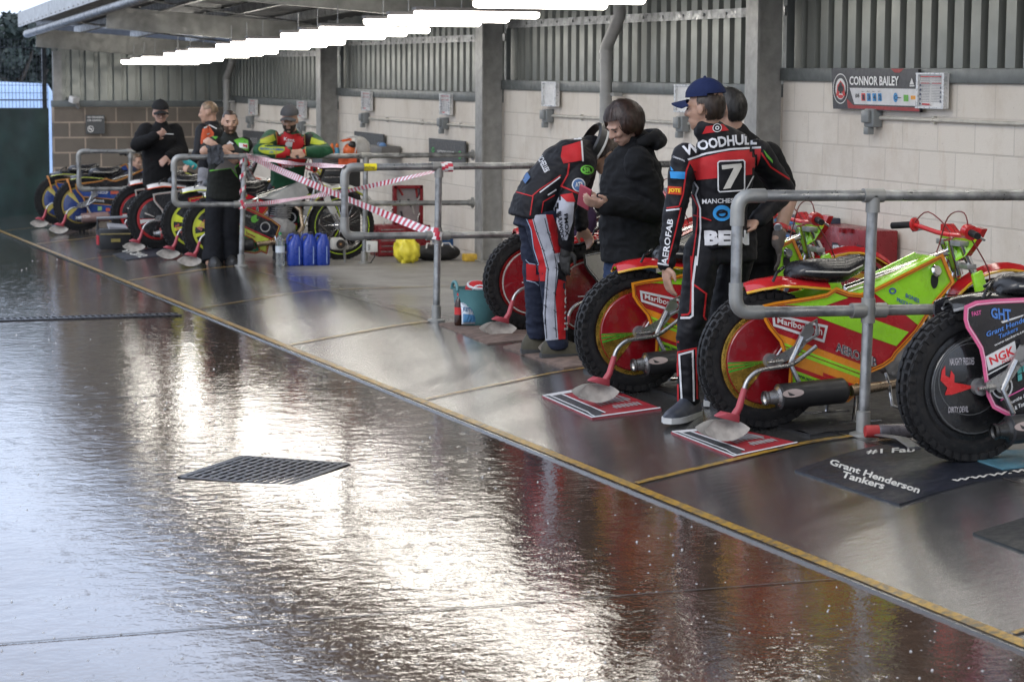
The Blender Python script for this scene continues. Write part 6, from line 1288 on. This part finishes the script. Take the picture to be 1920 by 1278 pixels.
m = MB(); m.lathe([(.036, 0), (.043, .01)]+[(.044-.004*(i % 2), .03+i*.02) for i in range(10)]+[(.043, .235), (.03, .27), (.014, .285), (.014, .3)], p, n=20); m.build('bottle_body', M_PET, t)
m = MB(); m.lathe([(.016, .298), (.016, .318)], p, n=14); m.build('bottle_cap', flat((.03, .25, .08)), t)
m = MB(); m.lathe([(.0445, .13), (.0445, .19)], p, n=20, cap=False); m.build('label', flat((.5, .55, .6)), t)
# ---- teal tub, cola, crisps
p = gnd(905, 612); p = p+V((0, .12, 0)); p.z = gz(p.x, p.y)+.01; t = thing('trug', 'teal flexible tub bag with handles in front of the dark red disc bike', 'tub', p)
m = MB(); pr = [(.12, 0), (.135, .02), (.155, .15), (.165, .235), (.172, .245), (.162, .245), (.15, .15), (.125, .03)]
m.lathe(pr, p, n=28); m.build('tub', mat('teal_plastic', (.075, .2, .215), .5, 0, .12, 8, .1), t)
for s in (-1, 1):
    m = MB(); m.tube([p+V((s*.16*math.cos(a)-.0, .06*math.sin(q), .235+.055*math.cos(q))) for a in (0,) for q in rng(-PI/2, PI/2, 8)], .011, 8); m.build('handle', mat('teal_handle', (.075, .2, .215), .5), t)
c = p+V((.0, .0, .235)); t = thing('rolled_cap', 'red and white cap stuffed in the teal tub', 'cap', c); m = MB(); m.ell(c, (.085, .075, .06)); m.build('crown', KR, t); m = MB(); m.tube([c+V((.075*math.cos(a), -.03+.06*math.sin(a), .03+.02*math.sin(a))) for a in rng(0, 2*PI, 16)], .009, 6); m.tube([c+V((.05*math.cos(a), -.06, .0+.03*math.sin(a))) for a in rng(0, 2*PI, 16)], .007, 6); m.build('stripe', KW, t)
p = gnd(860.5, 612); p.z += .008; t = thing('cola_bottle', 'cola bottle with red label and cap on the brown mat', 'bottle', p)
m = MB(); m.lathe([(.027, 0), (.031, .008), (.031, .07), (.029, .1), (.031, .13), (.027, .165), (.012, .195)], p, n=18); m.build('bottle_body', flat((.03, .012, .008), .12), t)
m = MB(); m.lathe([(.0318, .075), (.0305, .1), (.0318, .125)], p, n=18, cap=False); m.build('label', flat((.5, .02, .02)), t)
m = MB(); m.lathe([(.012, .193), (.012, .205)], p, n=14); m.build('neck', M_PET, t); m = MB(); m.lathe([(.0145, .203), (.0145, .22)], p, n=14); m.build('bottle_cap', flat((.5, .02, .02)), t)
p = gnd(880, 613); p.z += .008; t = thing('crisp_packet', 'pale blue and white crisp packet leaning beside the cola bottle', 'packet', p)
def pk(a, b, s): return p+V((.055*a*(1-.08*math.sin(PI*b)), s*.028*math.sin(PI*b)**.7*(1-a*a)**.5+.03*b+.004*NZ.noise(V((a*5, b*7, s))), .012+.145*b))
m = MB(); U = rng(-1, 1, 14)
for s in (-1, 1): m.grid(lambda a, b: pk(a, max(.0001, min(.9999, b)), s), U, rng(0, 1, 14))
m.build('packet_body', mat('packet_foil', (.5, .55, .6), .3, .3, .15, 30), t, smooth=60)
fnp = lambda a, b: pk(a, b, -1)+V((0, -.0025, 0))
onplane('print', [subdiv2d([(-.9, .1), (.9, .1), (.9, .42), (-.9, .5)], [(0, 1, 2, 3)], .15)], flat((.06, .2, .38)), fnp, t)
onplane('lettering', [words2d('KETTLE', (-.85, .82), (.85, .72), (.85, .56), (-.85, .62), .04)], flat((.05, .12, .22)), lambda a, b: fnp(a, b)+V((0, -.002, 0)), t)
# ---- yellow bag, tool chests, black bag, blue crate
def lump(m, c, r, sd, n=40, k=.12, fs=3):
    rr = []
    for i in range(21):
        t_ = PI*i/20; ring = []
        for j in range(n):
            a = 2*PI*j/n; d = V((math.sin(t_)*math.cos(a), math.sin(t_)*math.sin(a), math.cos(t_))); q = 1+k*NZ.noise(d*fs+V((sd, 0, 0)))+k*.5*(1-2*abs(NZ.noise(V((d.x*fs*1.6, d.y*fs*1.6, d.z*fs*.5+sd)))))
            e = V((math.copysign(abs(d.x)**.75, d.x), math.copysign(abs(d.y)**.75, d.y), math.copysign(abs(d.z)**.75, d.z)))
            ring.append(V(c)+V((e.x*r[0], e.y*r[1], e.z*r[2]))*q)
        rr.append(ring)
    m.loft(rr)
p = gnd(770, 494); p.y += .12; p.z = gz(p.x, p.y); m = MB(); lump(m, p+V((0, 0, .115)), (.105, .11, .108), 3, k=.3, fs=2.4); m.tube([p+V((0, -.02, .2)), p+V((.0, -.03, .235)), p+V((.02, -.05, .25)), p+V((.05, -.05, .245))], [.03, .012, .02, .03], 8)
tag(m.build('rubbish_bag', mat('yellow_bag', (.72, .62, .05), .35, 0, .1, 12, .3, 40), base=p, smooth=70), 'full yellow plastic bag knotted on top, on the floor before the red tool chest', 'bag')
p = gnd(738, 481); p.y += .2; p.z = gz(p.x, p.y); t = thing('tool_chest', 'open red tool chest with drawers and a raised tray, behind the yellow bag', 'tool chest', p)
RM = mat('red_enamel', (.22, .014, .02), .32, .1, .12, 8); dx = .0
m = MB(); m.box(p+V((.13, 0, .155)), (.55, .3, .31)); cb = m.build('cabinet', RM, t, bev=.006)
for i in range(5):
    z = .04+i*.055; m = MB(); m.box(p+V((.0, -.155, z)), (.27, .012, .047)); d = m.build('drawer', mat('drawer_front', (.36, .03, .04), .35, .1), cb, bev=.003); m = MB(); m.box(p+V((.0, -.165, z+.012)), (.24, .012, .01)); m.build('pull', flat((.35, .33, .33), .3, .5), d)
m = MB(); m.box(p+V((.22, .06, .5)), (.3, .02, .4)); lid = m.build('open_lid', RM, t)
for a, b, w_, h in ((.08, .5, .03, .4), (.36, .5, .03, .4), (.22, .69, .3, .03), (.22, .31, .3, .03)): m = MB(); m.box(p+V((a, .03, b)), (w_, .06, h)); m.build('lid_rim', RM, lid)
m = MB(); rnd = random.Random(4)
m.box(p+V((.22, .048, .5)), (.25, .004, .34)); m.build('lid_print', flat((.3, .27, .27)), lid)
for i in range(9): m = MB(); a = rnd.uniform(.11, .33); b = rnd.uniform(.36, .62); m.tube([p+V((a, .03, b)), p+V((a+rnd.uniform(-.05, .05), .03, b+rnd.uniform(.05, .1)))], .011, 6); m.build('hung_tool', flat(rnd.choice([(.05, .05, .06), (.3, .03, .03), (.4, .38, .36)]), .35), lid)
m = MB(); m.tube([p+V((-.05, 0, .31)), p+V((.08, .05, .5))], .007, 6); m.tube([p+V((.3, 0, .31)), p+V((.36, .05, .45))], .007, 6); m.build('stay', STEEL, lid)
p = gnd(826, 489); p.y += .12; p.z = gz(p.x, p.y); t = thing('kit_bag', 'black kit bag with pale straps on the floor right of the yellow bag', 'bag', p)
m = MB(); lump(m, p+V((0, 0, .075)), (.23, .13, .075), 8, k=.06); kb = m.build('bag_body', mat('bag_fabric', (.014, .014, .015), .6, 0, .2, 9, .3), t, smooth=70)
m = MB()
for s in (-.1, .06): m.tube([p+V((s-.04, -.1, .12)), p+V((s-.02, -.06, .17)), p+V((s+.05, -.05, .17)), p+V((s+.09, -.1, .11))], .009, 6, flat=.4)
m.build('strap', flat((.5, .49, .47)), kb)
p = gnd(856, 474); p.y += .25; p.z = gz(p.x, p.y); t = thing('crate', 'blue plastic crate behind the black kit bag', 'crate', p); m = MB()
for x, y, sx, sy in ((-.14, 0, .012, .22), (.14, 0, .012, .22), (0, -.11, .29, .012), (0, .11, .29, .012)): m.box(p+V((x, y, .1)), (sx, sy, .2))
m.box(p+V((0, 0, .006)), (.29, .22, .012)); m.box(p+V((0, -.118, .185)), (.31, .012, .03)); m.build('crate_shell', mat('blue_crate', (.02, .1, .28), .4), t, bev=.004)
p = gnd(893, 490); m = MB(); p.z = gz(p.x, p.y); m.box(p+V((0, .06, .035)), (.22, .12, .07)); tag(m.build('wheel_chock', mat('yellow_block', (.55, .35, .04), .55, 0, .25, 20), base=p, bev=.012), 'low yellow kerb block on the floor at the foot of the column', 'block')
# ---- workshop cabinet with helmet and bottles
Yc = 24.0; a = py(604, 298, Yc); b = py(676, 298, Yc); x0, x1 = a.x, b.x; zt = (a.z+b.z)/2; zb = gz(x0, Yc); p = V(((x0+x1)/2, Yc+.2, zb)); t = thing('tool_cabinet', 'tall black tool cabinet with grey drawers behind the rider in the grey cap', 'cabinet', p)
m = MB(); m.box(((x0+x1)/2, Yc+.22, (zt+zb)/2+.03), (x1-x0, .44, zt-zb-.06)); cb = m.build('carcass', BLKP, t, bev=.01)
wd = (x1-x0)*.42
for i in range(8):
    z = zt-.04-i*.075; m = MB(); m.box((x0+wd/2+.02, Yc-.006, z-.03), (wd, .016, .064)); d = m.build('drawer', mat('drawer_grey', (.05, .055, .06), .4, .2), cb, bev=.003); m = MB(); m.box((x0+wd/2+.02, Yc-.018, z-.006), (wd*.95, .016, .01)); m.build('pull', STEEL, d)
for s in (0, 1): m = MB(); m.lathe([(.04, -.02), (.045, 0), (.04, .02)], (x0+.08 if s == 0 else x1-.08, Yc+.1, zb+.045), (0, 1, 0), 14); m.build('castor', RUBBER, cb)
hc = py(664, 277, Yc+.15); t = thing('helmet', 'orange and white crash helmet with a peak, standing on the black cabinet', 'helmet', (hc.x, Yc+.15, zt))
m = MB(); m.ell(hc+V((.05, 0, .0)), (.13, .12, .125), None, 20, 12); hs = m.build('helmet_shell', mat('helmet_white', (.55, .54, .52), .25, 0, .05, coat=.5), t)
sh = lambda c_, r_, n_, mt_: (lambda m_: (m_.ell(c_, r_, None, 16, 9), m_.build(n_, mt_, hs)))(MB())
sh(hc+V((-.06, -.06, -.03)), (.085, .07, .085), 'chin_bar', mat('helmet_orange', (.65, .12, .02), .3)); sh(hc+V((-.045, -.1, .035)), (.05, .035, .04), 'eye_port', flat((.02, .02, .02), .3))
m = MB(); m.grid(lambda a_, b_: hc+V((-.06-.1*b_, -.05+.08*a_*(1-.3*b_), .1-.02*b_-.015*a_*a_)), rng(-1, 1, 8), rng(0, 1, 5)); m.grid(lambda a_, b_: hc+V((-.06-.1*b_, -.05+.08*a_*(1-.3*b_), .106-.02*b_-.015*a_*a_)), rng(-1, 1, 8), rng(0, 1, 5)); m.build('peak', mat('peak_orange', (.65, .1, .02), .3), hs)
m = MB(); m.tube([hc+V((-.02, -.125, .12)), hc+V((-.01, -.13, .02)), hc+V((-.03, -.13, -.06))], .017, 8, flat=.3); m.tube([hc+V((-.1, -.08, .12)), hc+V((-.05, -.12, .13)), hc+V((.0, -.12, .12))], .012, 8); m.build('goggle_strap', flat((.6, .6, .58)), hs)
t = thing('orange_towel', 'orange cloth hanging on the front of the black cabinet below the helmet', 'cloth', py(650, 302, Yc-.02)); m = MB(); c0 = py(652, 300, Yc-.05); us = rng(-1, 1, 12)
for e in (0, .012): m.grid(lambda a_, b_: c0+V((.1*a_, e-.03*NZ.noise(V((a_*3, b_, 2))), .02-.07*b_+.01*NZ.noise(V((a_*4, 0, 1))))), us, rng(0, 1, 5))
m.build('towel_cloth', KO, t, smooth=80)
for i, (u, col, w) in enumerate(((622.5, (.6, .12, .02), 'orange squeeze bottle on the cabinet, nearer to the rider'), (632, (.05, .25, .4), 'blue squeeze bottle with orange cap beside the helmet'))):
    p = py(u, 285, Yc+.1); p.z = zt; t = thing('squeeze_bottle', w, 'bottle', p); m = MB(); m.lathe([(.027, 0), (.03, .01), (.03, .09), (.018, .12)], p, n=14); m.build('bottle_body', flat(col, .35), t)
    m = MB(); m.lathe([(.018, .12), (.02, .13), (.017, .15), (.008, .165)], p, n=12); m.build('bottle_cap', flat((.65, .15, .02), .35), t)
a = px(692, 268, XW-.2); b = px(722, 268, XW-.2); Y2 = (a.y+b.y)/2; t = thing('parts_tray', 'grey tray of black odds and ends on the wall right of the helmet', 'tray', (XW-.12, Y2, a.z-.12))
m = MB(); L = abs(a.y-b.y); m.box((XW-.13, Y2, a.z-.08), (.22, L, .12)); m.build('tray_box', flat((.16, .155, .15), .6), t, bev=.006)
for i in range(6): m = MB(); m.ell((XW-.2+.02*i, Y2-L*.35+L*.14*i, a.z-.01), (.04, .07, .03)); m.build('part', flat((.02, .02, .022) if i % 3 else (.12, .25, .5)), t)
# ---- blower by the front wheel, white box on the post
c = py(632, 457, 21.35); t = thing('fan_heater', 'white fan blower with a black round mouth in front of the spoked wheel', 'blower', (c.x, c.y, gz(c.x, c.y)))
m = MB(); m.lathe([(.06, -.02), (.074, -.01), (.074, .01), (.06, .02)], c+V((-.012, .05, -.01)), (0, 1, 0), 24); m.build('backing_disc', BLKP, t)
m = MB(); m.box(c, (.13, .1, .12)); hb = m.build('housing', mat('blower_white', (.55, .54, .5), .4), t, bev=.03)
cc = c+V((.02, -.055, 0)); m = MB(); m.lathe([(.042, .0), (.045, -.006), (.036, -.008), (.034, 0)], cc, (0, 1, 0), 20); m.build('mouth_rim', BLKP, hb); m = MB(); m.lathe([(.036, -.003), (.036, -.0045)], cc, (0, 1, 0), 20); m.build('mouth', flat((.03, .02, .015)), hb); m = MB(); m.lathe([(.012, -.005), (.01, -.01)], cc, (0, 1, 0), 12); m.build('motor_hub', flat((.35, .18, .07)), hb)
g = gz(c.x+.1, 21.35); m = MB(); m.tube([(c.x+.08, 21.35, g), (c.x+.07, 21.35, c.z-.04), c], .014, 8); m.build('stand', GALV, t)
c = py(697, 462, 21.0); t = thing('junction_box', 'small white box with black letters hung at the foot of the far handrail post', 'box', c); m = MB(); m.box(c, (.1, .07, .105)); m.build('box_body', flat((.6, .6, .57), .4), t, bev=.006)
onplane('lettering', [words2d('NXZ', (690, 469), (690, 458), (694, 458), (694, 469), .03)], flat((.03, .03, .03)), lambda u, v: py(u, v, 20.96), t)
m = MB(); m.tube([c+V((.03, 0, -.05)), c+V((.025, -.01, -.1)), V((c.x-.02, 20.97, gz(c.x, 21)+.01))], .005, 6); m.build('cable', BLKP, t)
# ---- black toolbox at the far left
p = gnd(226, 468); p.y += .2; p.z = gz(p.x, p.y); t = thing('toolbox', 'open black plastic toolbox on the apron beside the farther 85 bike', 'toolbox', p)
m = MB(); m.box(p+V((-.04, 0, .11)), (.34, .26, .22)); tb = m.build('box_body', BLKP, t, bev=.012)
m = MB(); m.box(p+V((-.04, -.135, .1)), (.1, .01, .035)); m.build('label', flat((.25, .2, .06)), tb); m = MB(); m.box(p+V((-.04, -.133, .17)), (.33, .008, .012)); m.build('trim', flat((.3, .24, .1)), tb)
for s in (-1, 1): m = MB(); m.tube([p+V((-.04+s*.17, 0, .2)), p+V((-.04+s*.17, 0, .33))], .012, 8); m.build('handle_arm', BLKP, tb)
m = MB(); m.tube([p+V((-.22, 0, .335)), p+V((.14, 0, .345))], .014, 8); m.build('handle', flat((.35, .36, .38), .4, .5), tb)
m = MB(); m.box(p+V((-.0, -.02, .24)), (.2, .16, .03), Euler((.2, .1, 0)).to_matrix()); m.build('tray', flat((.3, .3, .32)), tb); m = MB(); m.box(p+V((-.215, -.02, .1)), (.012, .12, .1)); m.build('red_label', flat((.4, .02, .03)), tb)
# ---- red cabinet and striped box by the right wall
X = XW-.25; a = px(1568, 425, X); b = px(1628, 432, X); zb = gz(X, a.y); t = thing('tool_chest', 'red tool chest lettered SIDCHROME against the wall behind the lime bikes', 'tool chest', (X+.1, (a.y+b.y)/2, zb)); zt = a.z
dy = a.y-b.y+.35
m = MB(); m.box((X+.11, b.y+dy/2, (zt+zb)/2), (.22, dy, zt-zb)); ch = m.build('cabinet', RM, t, bev=.008)
fnx = lambda u, v: px(u, v, X-.003)
q = lambda x, y: (1540+x/4.26, 320+y/4.26)
onplane('logo_plate', [poly2d(q(86, 572), q(128, 575), q(140, 598), q(270, 606), q(285, 592), q(320, 600), q(316, 690), q(270, 680), q(130, 668), q(84, 662))], flat((.03, .03, .04)), fnx, ch)
onplane('lettering', [words2d('SIDCHROME', q(90, 590), q(312, 612), q(308, 678), q(90, 655), .05)], flat((.6, .62, .64)), lambda u, v: px(u, v, X-.006), ch)
onplane('tool_print', [poly2d(q(90, 680), q(330, 700), q(330, 712), q(90, 694)), poly2d(q(300, 700), q(330, 705), q(260, 790), q(240, 780))], flat((.4, .4, .4)), fnx, ch)
for u in (1579, 1594): m = MB(); c = px(u, 432, X-.01); m.box(c, (.02, .05, .03)); m.build('hinge', RM, ch)
c = px(1490, 422, XW-.3); t = thing('storage_box', 'dark box with blue and white stripes behind the farther lime bike', 'box', (c.x, c.y, gz(c.x, c.y))); hh = c.z+.06-gz(c.x, c.y)
m = MB(); m.box((c.x+.1, c.y, gz(c.x, c.y)+hh/2), (.25, .5, hh)); sb = m.build('box_body', flat((.03, .04, .07), .4), t, bev=.01)
for i in range(3): m = MB(); m.box((c.x-.028, c.y, c.z+.02-i*.05), (.006, .5, .018)); m.build('stripe', flat((.03, .15, .4) if i % 2 == 0 else (.5, .52, .54)), sb)
# ---- small tool and bottle at the foot of the near post
p = gnd(1684, 840); t = thing('lever_plate', 'flat grey metal bar on the apron beside the near handrail post', 'bar', p); m = MB(); A, B, C = gnd(1640, 822), gnd(1690, 836), gnd(1716, 846)
m.tube([A+V((0, 0, .02)), B+V((0, 0, .035)), C+V((0, 0, .015))], .03, 8, flat=.22); m.build('bar', mat('bar_steel', (.25, .25, .26), .4, .7), t)
p = gnd(1683, 822); p.z += .035; t = thing('spray_can', 'red topped spray can lying beside the near rear tyre', 'can', p); m = MB(); m.lathe([(.0, -.09), (.03, -.09), (.033, -.08), (.033, .06), (.02, .075)], p, (1, -.2, 0), 16); m.build('can_body', flat((.12, .11, .12), .3, .5), t); m = MB(); m.lathe([(.026, -.15), (.028, -.14), (.028, -.09)], p, (1, -.2, 0), 14); m.build('can_cap', flat((.35, .03, .03)), t)
# ---- dark purple jacket laid over the second red bike
c = py(1092, 430, 13.3); t = thing('draped_jacket', 'dark purple jacket draped between the bending rider and the woman', 'jacket', c); m = MB(); lump(m, c+V((0, .05, 0)), (.085, .16, .17), 5, k=.12); m.build('jacket_cloth', cloth('purple_cloth', (.025, .012, .035)), t, smooth=70)
# ---- barrier tape
TW, TRd = mat('tape_white', (.72, .7, .7), .35), mat('tape_red', (.5, .03, .06), .35)
def tape(pts, w, lab, pitch=.09, tw=0.6, sag=.02):
    P = [V(q) for q in pts]; L = [0]
    for i in range(1, len(P)): L.append(L[-1]+(P[i]-P[i-1]).length)
    T = L[-1]; n = int(T/.02)
    def at(s):
        s = max(0, min(T, s)); i = 1
        while i < len(P)-1 and s > L[i]: i += 1
        a = (s-L[i-1])/(L[i]-L[i-1]); return P[i-1].lerp(P[i], a)-V((0, 0, sag*math.sin(PI*s/T)))
    def fr(s):
        d = (at(s+.02)-at(s-.02)).normalized(); up = V((0, 0, 1)); up = (up-d*up.dot(d)).normalized(); sd = d.cross(up); a = tw*math.sin(s*1.7+1); return up*math.cos(a)+sd*math.sin(a)
    t = thing('barrier_tape', lab, 'tape', P[0], 'red and white barrier tapes tied to the handrails'); m = MB(); k = 0; s = -pitch
    rows = 4
    while s < T:
        for j in range(rows):
            q = []
            for ss, jj in ((s, j), (s+pitch/2, j), (s+pitch/2, j+1), (s, j+1)):
                v = jj/rows-.5; sx = max(0, min(T, ss+v*w*1.0)); q.append(at(sx)+fr(sx)*v*w+V((0, .004*math.sin(v*9+sx*5), 0)))
            m.mi = k % 2; m.add(q, [(0, 1, 2, 3)])
        k += 1; s += pitch/2
    m.build('tape_stripe', [TW, TRd], t, smooth=0)
A3 = py(463, 292, 21.07); A3b = py(457, 386, 21.07); B1 = py(645, 312, 15.02); B2 = py(820, 440, 15.02); B3 = py(826, 319, 15.02); M1 = py(646, 379, 17.5)
tape([A3, B1], .034, 'red and white barrier tape running level from the far post to the yellow stickered rail', tw=.9)
tape([A3, py(560, 330, 18.4), B2], .056, 'broad red and white barrier tape slanting down across the gap', tw=.35, pitch=.1)
tape([A3b, py(600, 361, 18.2), py(650, 354, 17.2), B3], .036, 'red and white barrier tape rising from the far lower rail to the near top rail', tw=.8)
def wrap(c, ax, lab, r=.034, turns=2.6, h=.06):
    t = thing('tape_knot', lab, 'tape', c, 'barrier tape wrapped round the rails'); m = MB(); ax = V(ax).normalized(); e = ax.orthogonal().normalized(); f = ax.cross(e); n = 44
    for i in range(n):
        q = []
        for ii, o in ((i, -.018), (i+1, -.018), (i+1, .018), (i, .018)):
            a = 2*PI*turns*ii/n; q.append(V(c)+ax*(h*(ii/n-.5)+o)+(e*math.cos(a)+f*math.sin(a))*(r+.0015*ii/n))
        m.mi = (i//2) % 2; m.add(q, [(0, 1, 2, 3)])
    m.build('wrapped_stripe', [TW, TRd], t, smooth=0)
wrap(py(818, 440, 15.05), (.25, 0, 1), 'barrier tape wound round the post and lower rail junction', .045); wrap(py(836, 313, 15.05), (1, 0, 0), 'barrier tape wound round the near top rail beside the post'); wrap(py(455, 330, 21.1), (0, 0, 1), 'barrier tape wound round the far post below the folded arms', .03, 3, .4); wrap(py(455, 384, 21.1), (0, 0, 1), 'barrier tape wound round the far post at the lower rail', .038)
# ---- splashes of rain on the road
def splashes():
    m = MB(); rnd = random.Random(11)
    for i in range(1100):
        u = rnd.uniform(-40, 1900); v = 470+(1278-470)*rnd.random()**1.1
        p = gnd(u, v)
        if p.x > XK-.03: continue
        r = rnd.uniform(.0015, .004)*(1+.04*p.y); h = rnd.choice([.3, .4, .5, .6, 1.2]); n = 6
        m.loft([[p+V((r*q*math.cos(2*PI*j/n), r*q*math.sin(2*PI*j/n), r*h*z)) for j in range(n)] for q, z in ((1, 0), (.9, .4), (.5, .85), (.05, 1))], cap=False)
    M, nt, b = newmat('water_drop'); b.inputs['Base Color'].default_value = (.5, .5, .5, 1); b.inputs['Roughness'].default_value = .05; b.inputs['Transmission Weight'].default_value = .3; b.inputs['Specular IOR Level'].default_value = 1
    o = m.build('rain_splashes', M, smooth=60); o['kind'] = 'stuff'
splashes()
# ================================================================= light, sky, camera
w = bpy.data.worlds.new('World'); SC.world = w; w.use_nodes = True
nt = w.node_tree; bg = nt.nodes['Background']; sk = nt.nodes.new('ShaderNodeTexSky'); sk.sky_type = 'NISHITA'; sk.sun_disc = False
SE, SR = R(38), R(-120)
sk.sun_elevation = SE; sk.sun_rotation = SR; sk.air_density = 1.0; sk.dust_density = 2; sk.ozone_density = 1.0; sk.altitude = 0
tc = nd(nt, 'ShaderNodeTexCoord'); cn = nd(nt, 'ShaderNodeTexNoise', Scale=2.2, Detail=6, Roughness=.55)
nt.links.new(tc.outputs['Generated'], cn.inputs['Vector'])
cloud = mixc(nt, ramp(nt, cn.outputs['Fac'], .3, .7), (5.2, 6.3, 8.6), (8.2, 8.9, 10.2))      # rain cloud over the clear sky
nt.links.new(mixc(nt, .86, sk.outputs[0], cloud), bg.inputs['Color']); bg.inputs['Strength'].default_value = .09
sl = bpy.data.lights.new('sun', 'SUN'); sl.energy = .5; sl.angle = R(30); sl.color = (1, .96, .9)
so = bpy.data.objects.new('sun', sl); COL.objects.link(so)
d = V((math.sin(SR)*math.cos(SE), math.cos(SR)*math.cos(SE), math.sin(SE)))
so.rotation_euler = (-d).to_track_quat('-Z', 'Y').to_euler()
cd = bpy.data.cameras.new('camera'); co = bpy.data.objects.new('camera', cd); COL.objects.link(co)
cd.sensor_width = 36; cd.lens = F/1920*36; cd.clip_end = 2000; cd.clip_start = .1
mw = Matrix((_r, _u, -_f)).transposed().to_4x4(); mw.translation = EYE; co.matrix_world = mw
cd.dof.use_dof = True; cd.dof.focus_distance = 11.5; cd.dof.aperture_fstop = 7.1
SC.camera = co
SC.view_settings.view_transform = 'Standard'; SC.view_settings.look = 'None'; SC.view_settings.gamma = 1; SC.view_settings.use_curve_mapping = False
SC.view_settings.exposure = 1.12
SC.cycles.use_denoising = True; SC.cycles.max_bounces = 6; SC.cycles.sample_clamp_indirect = 8
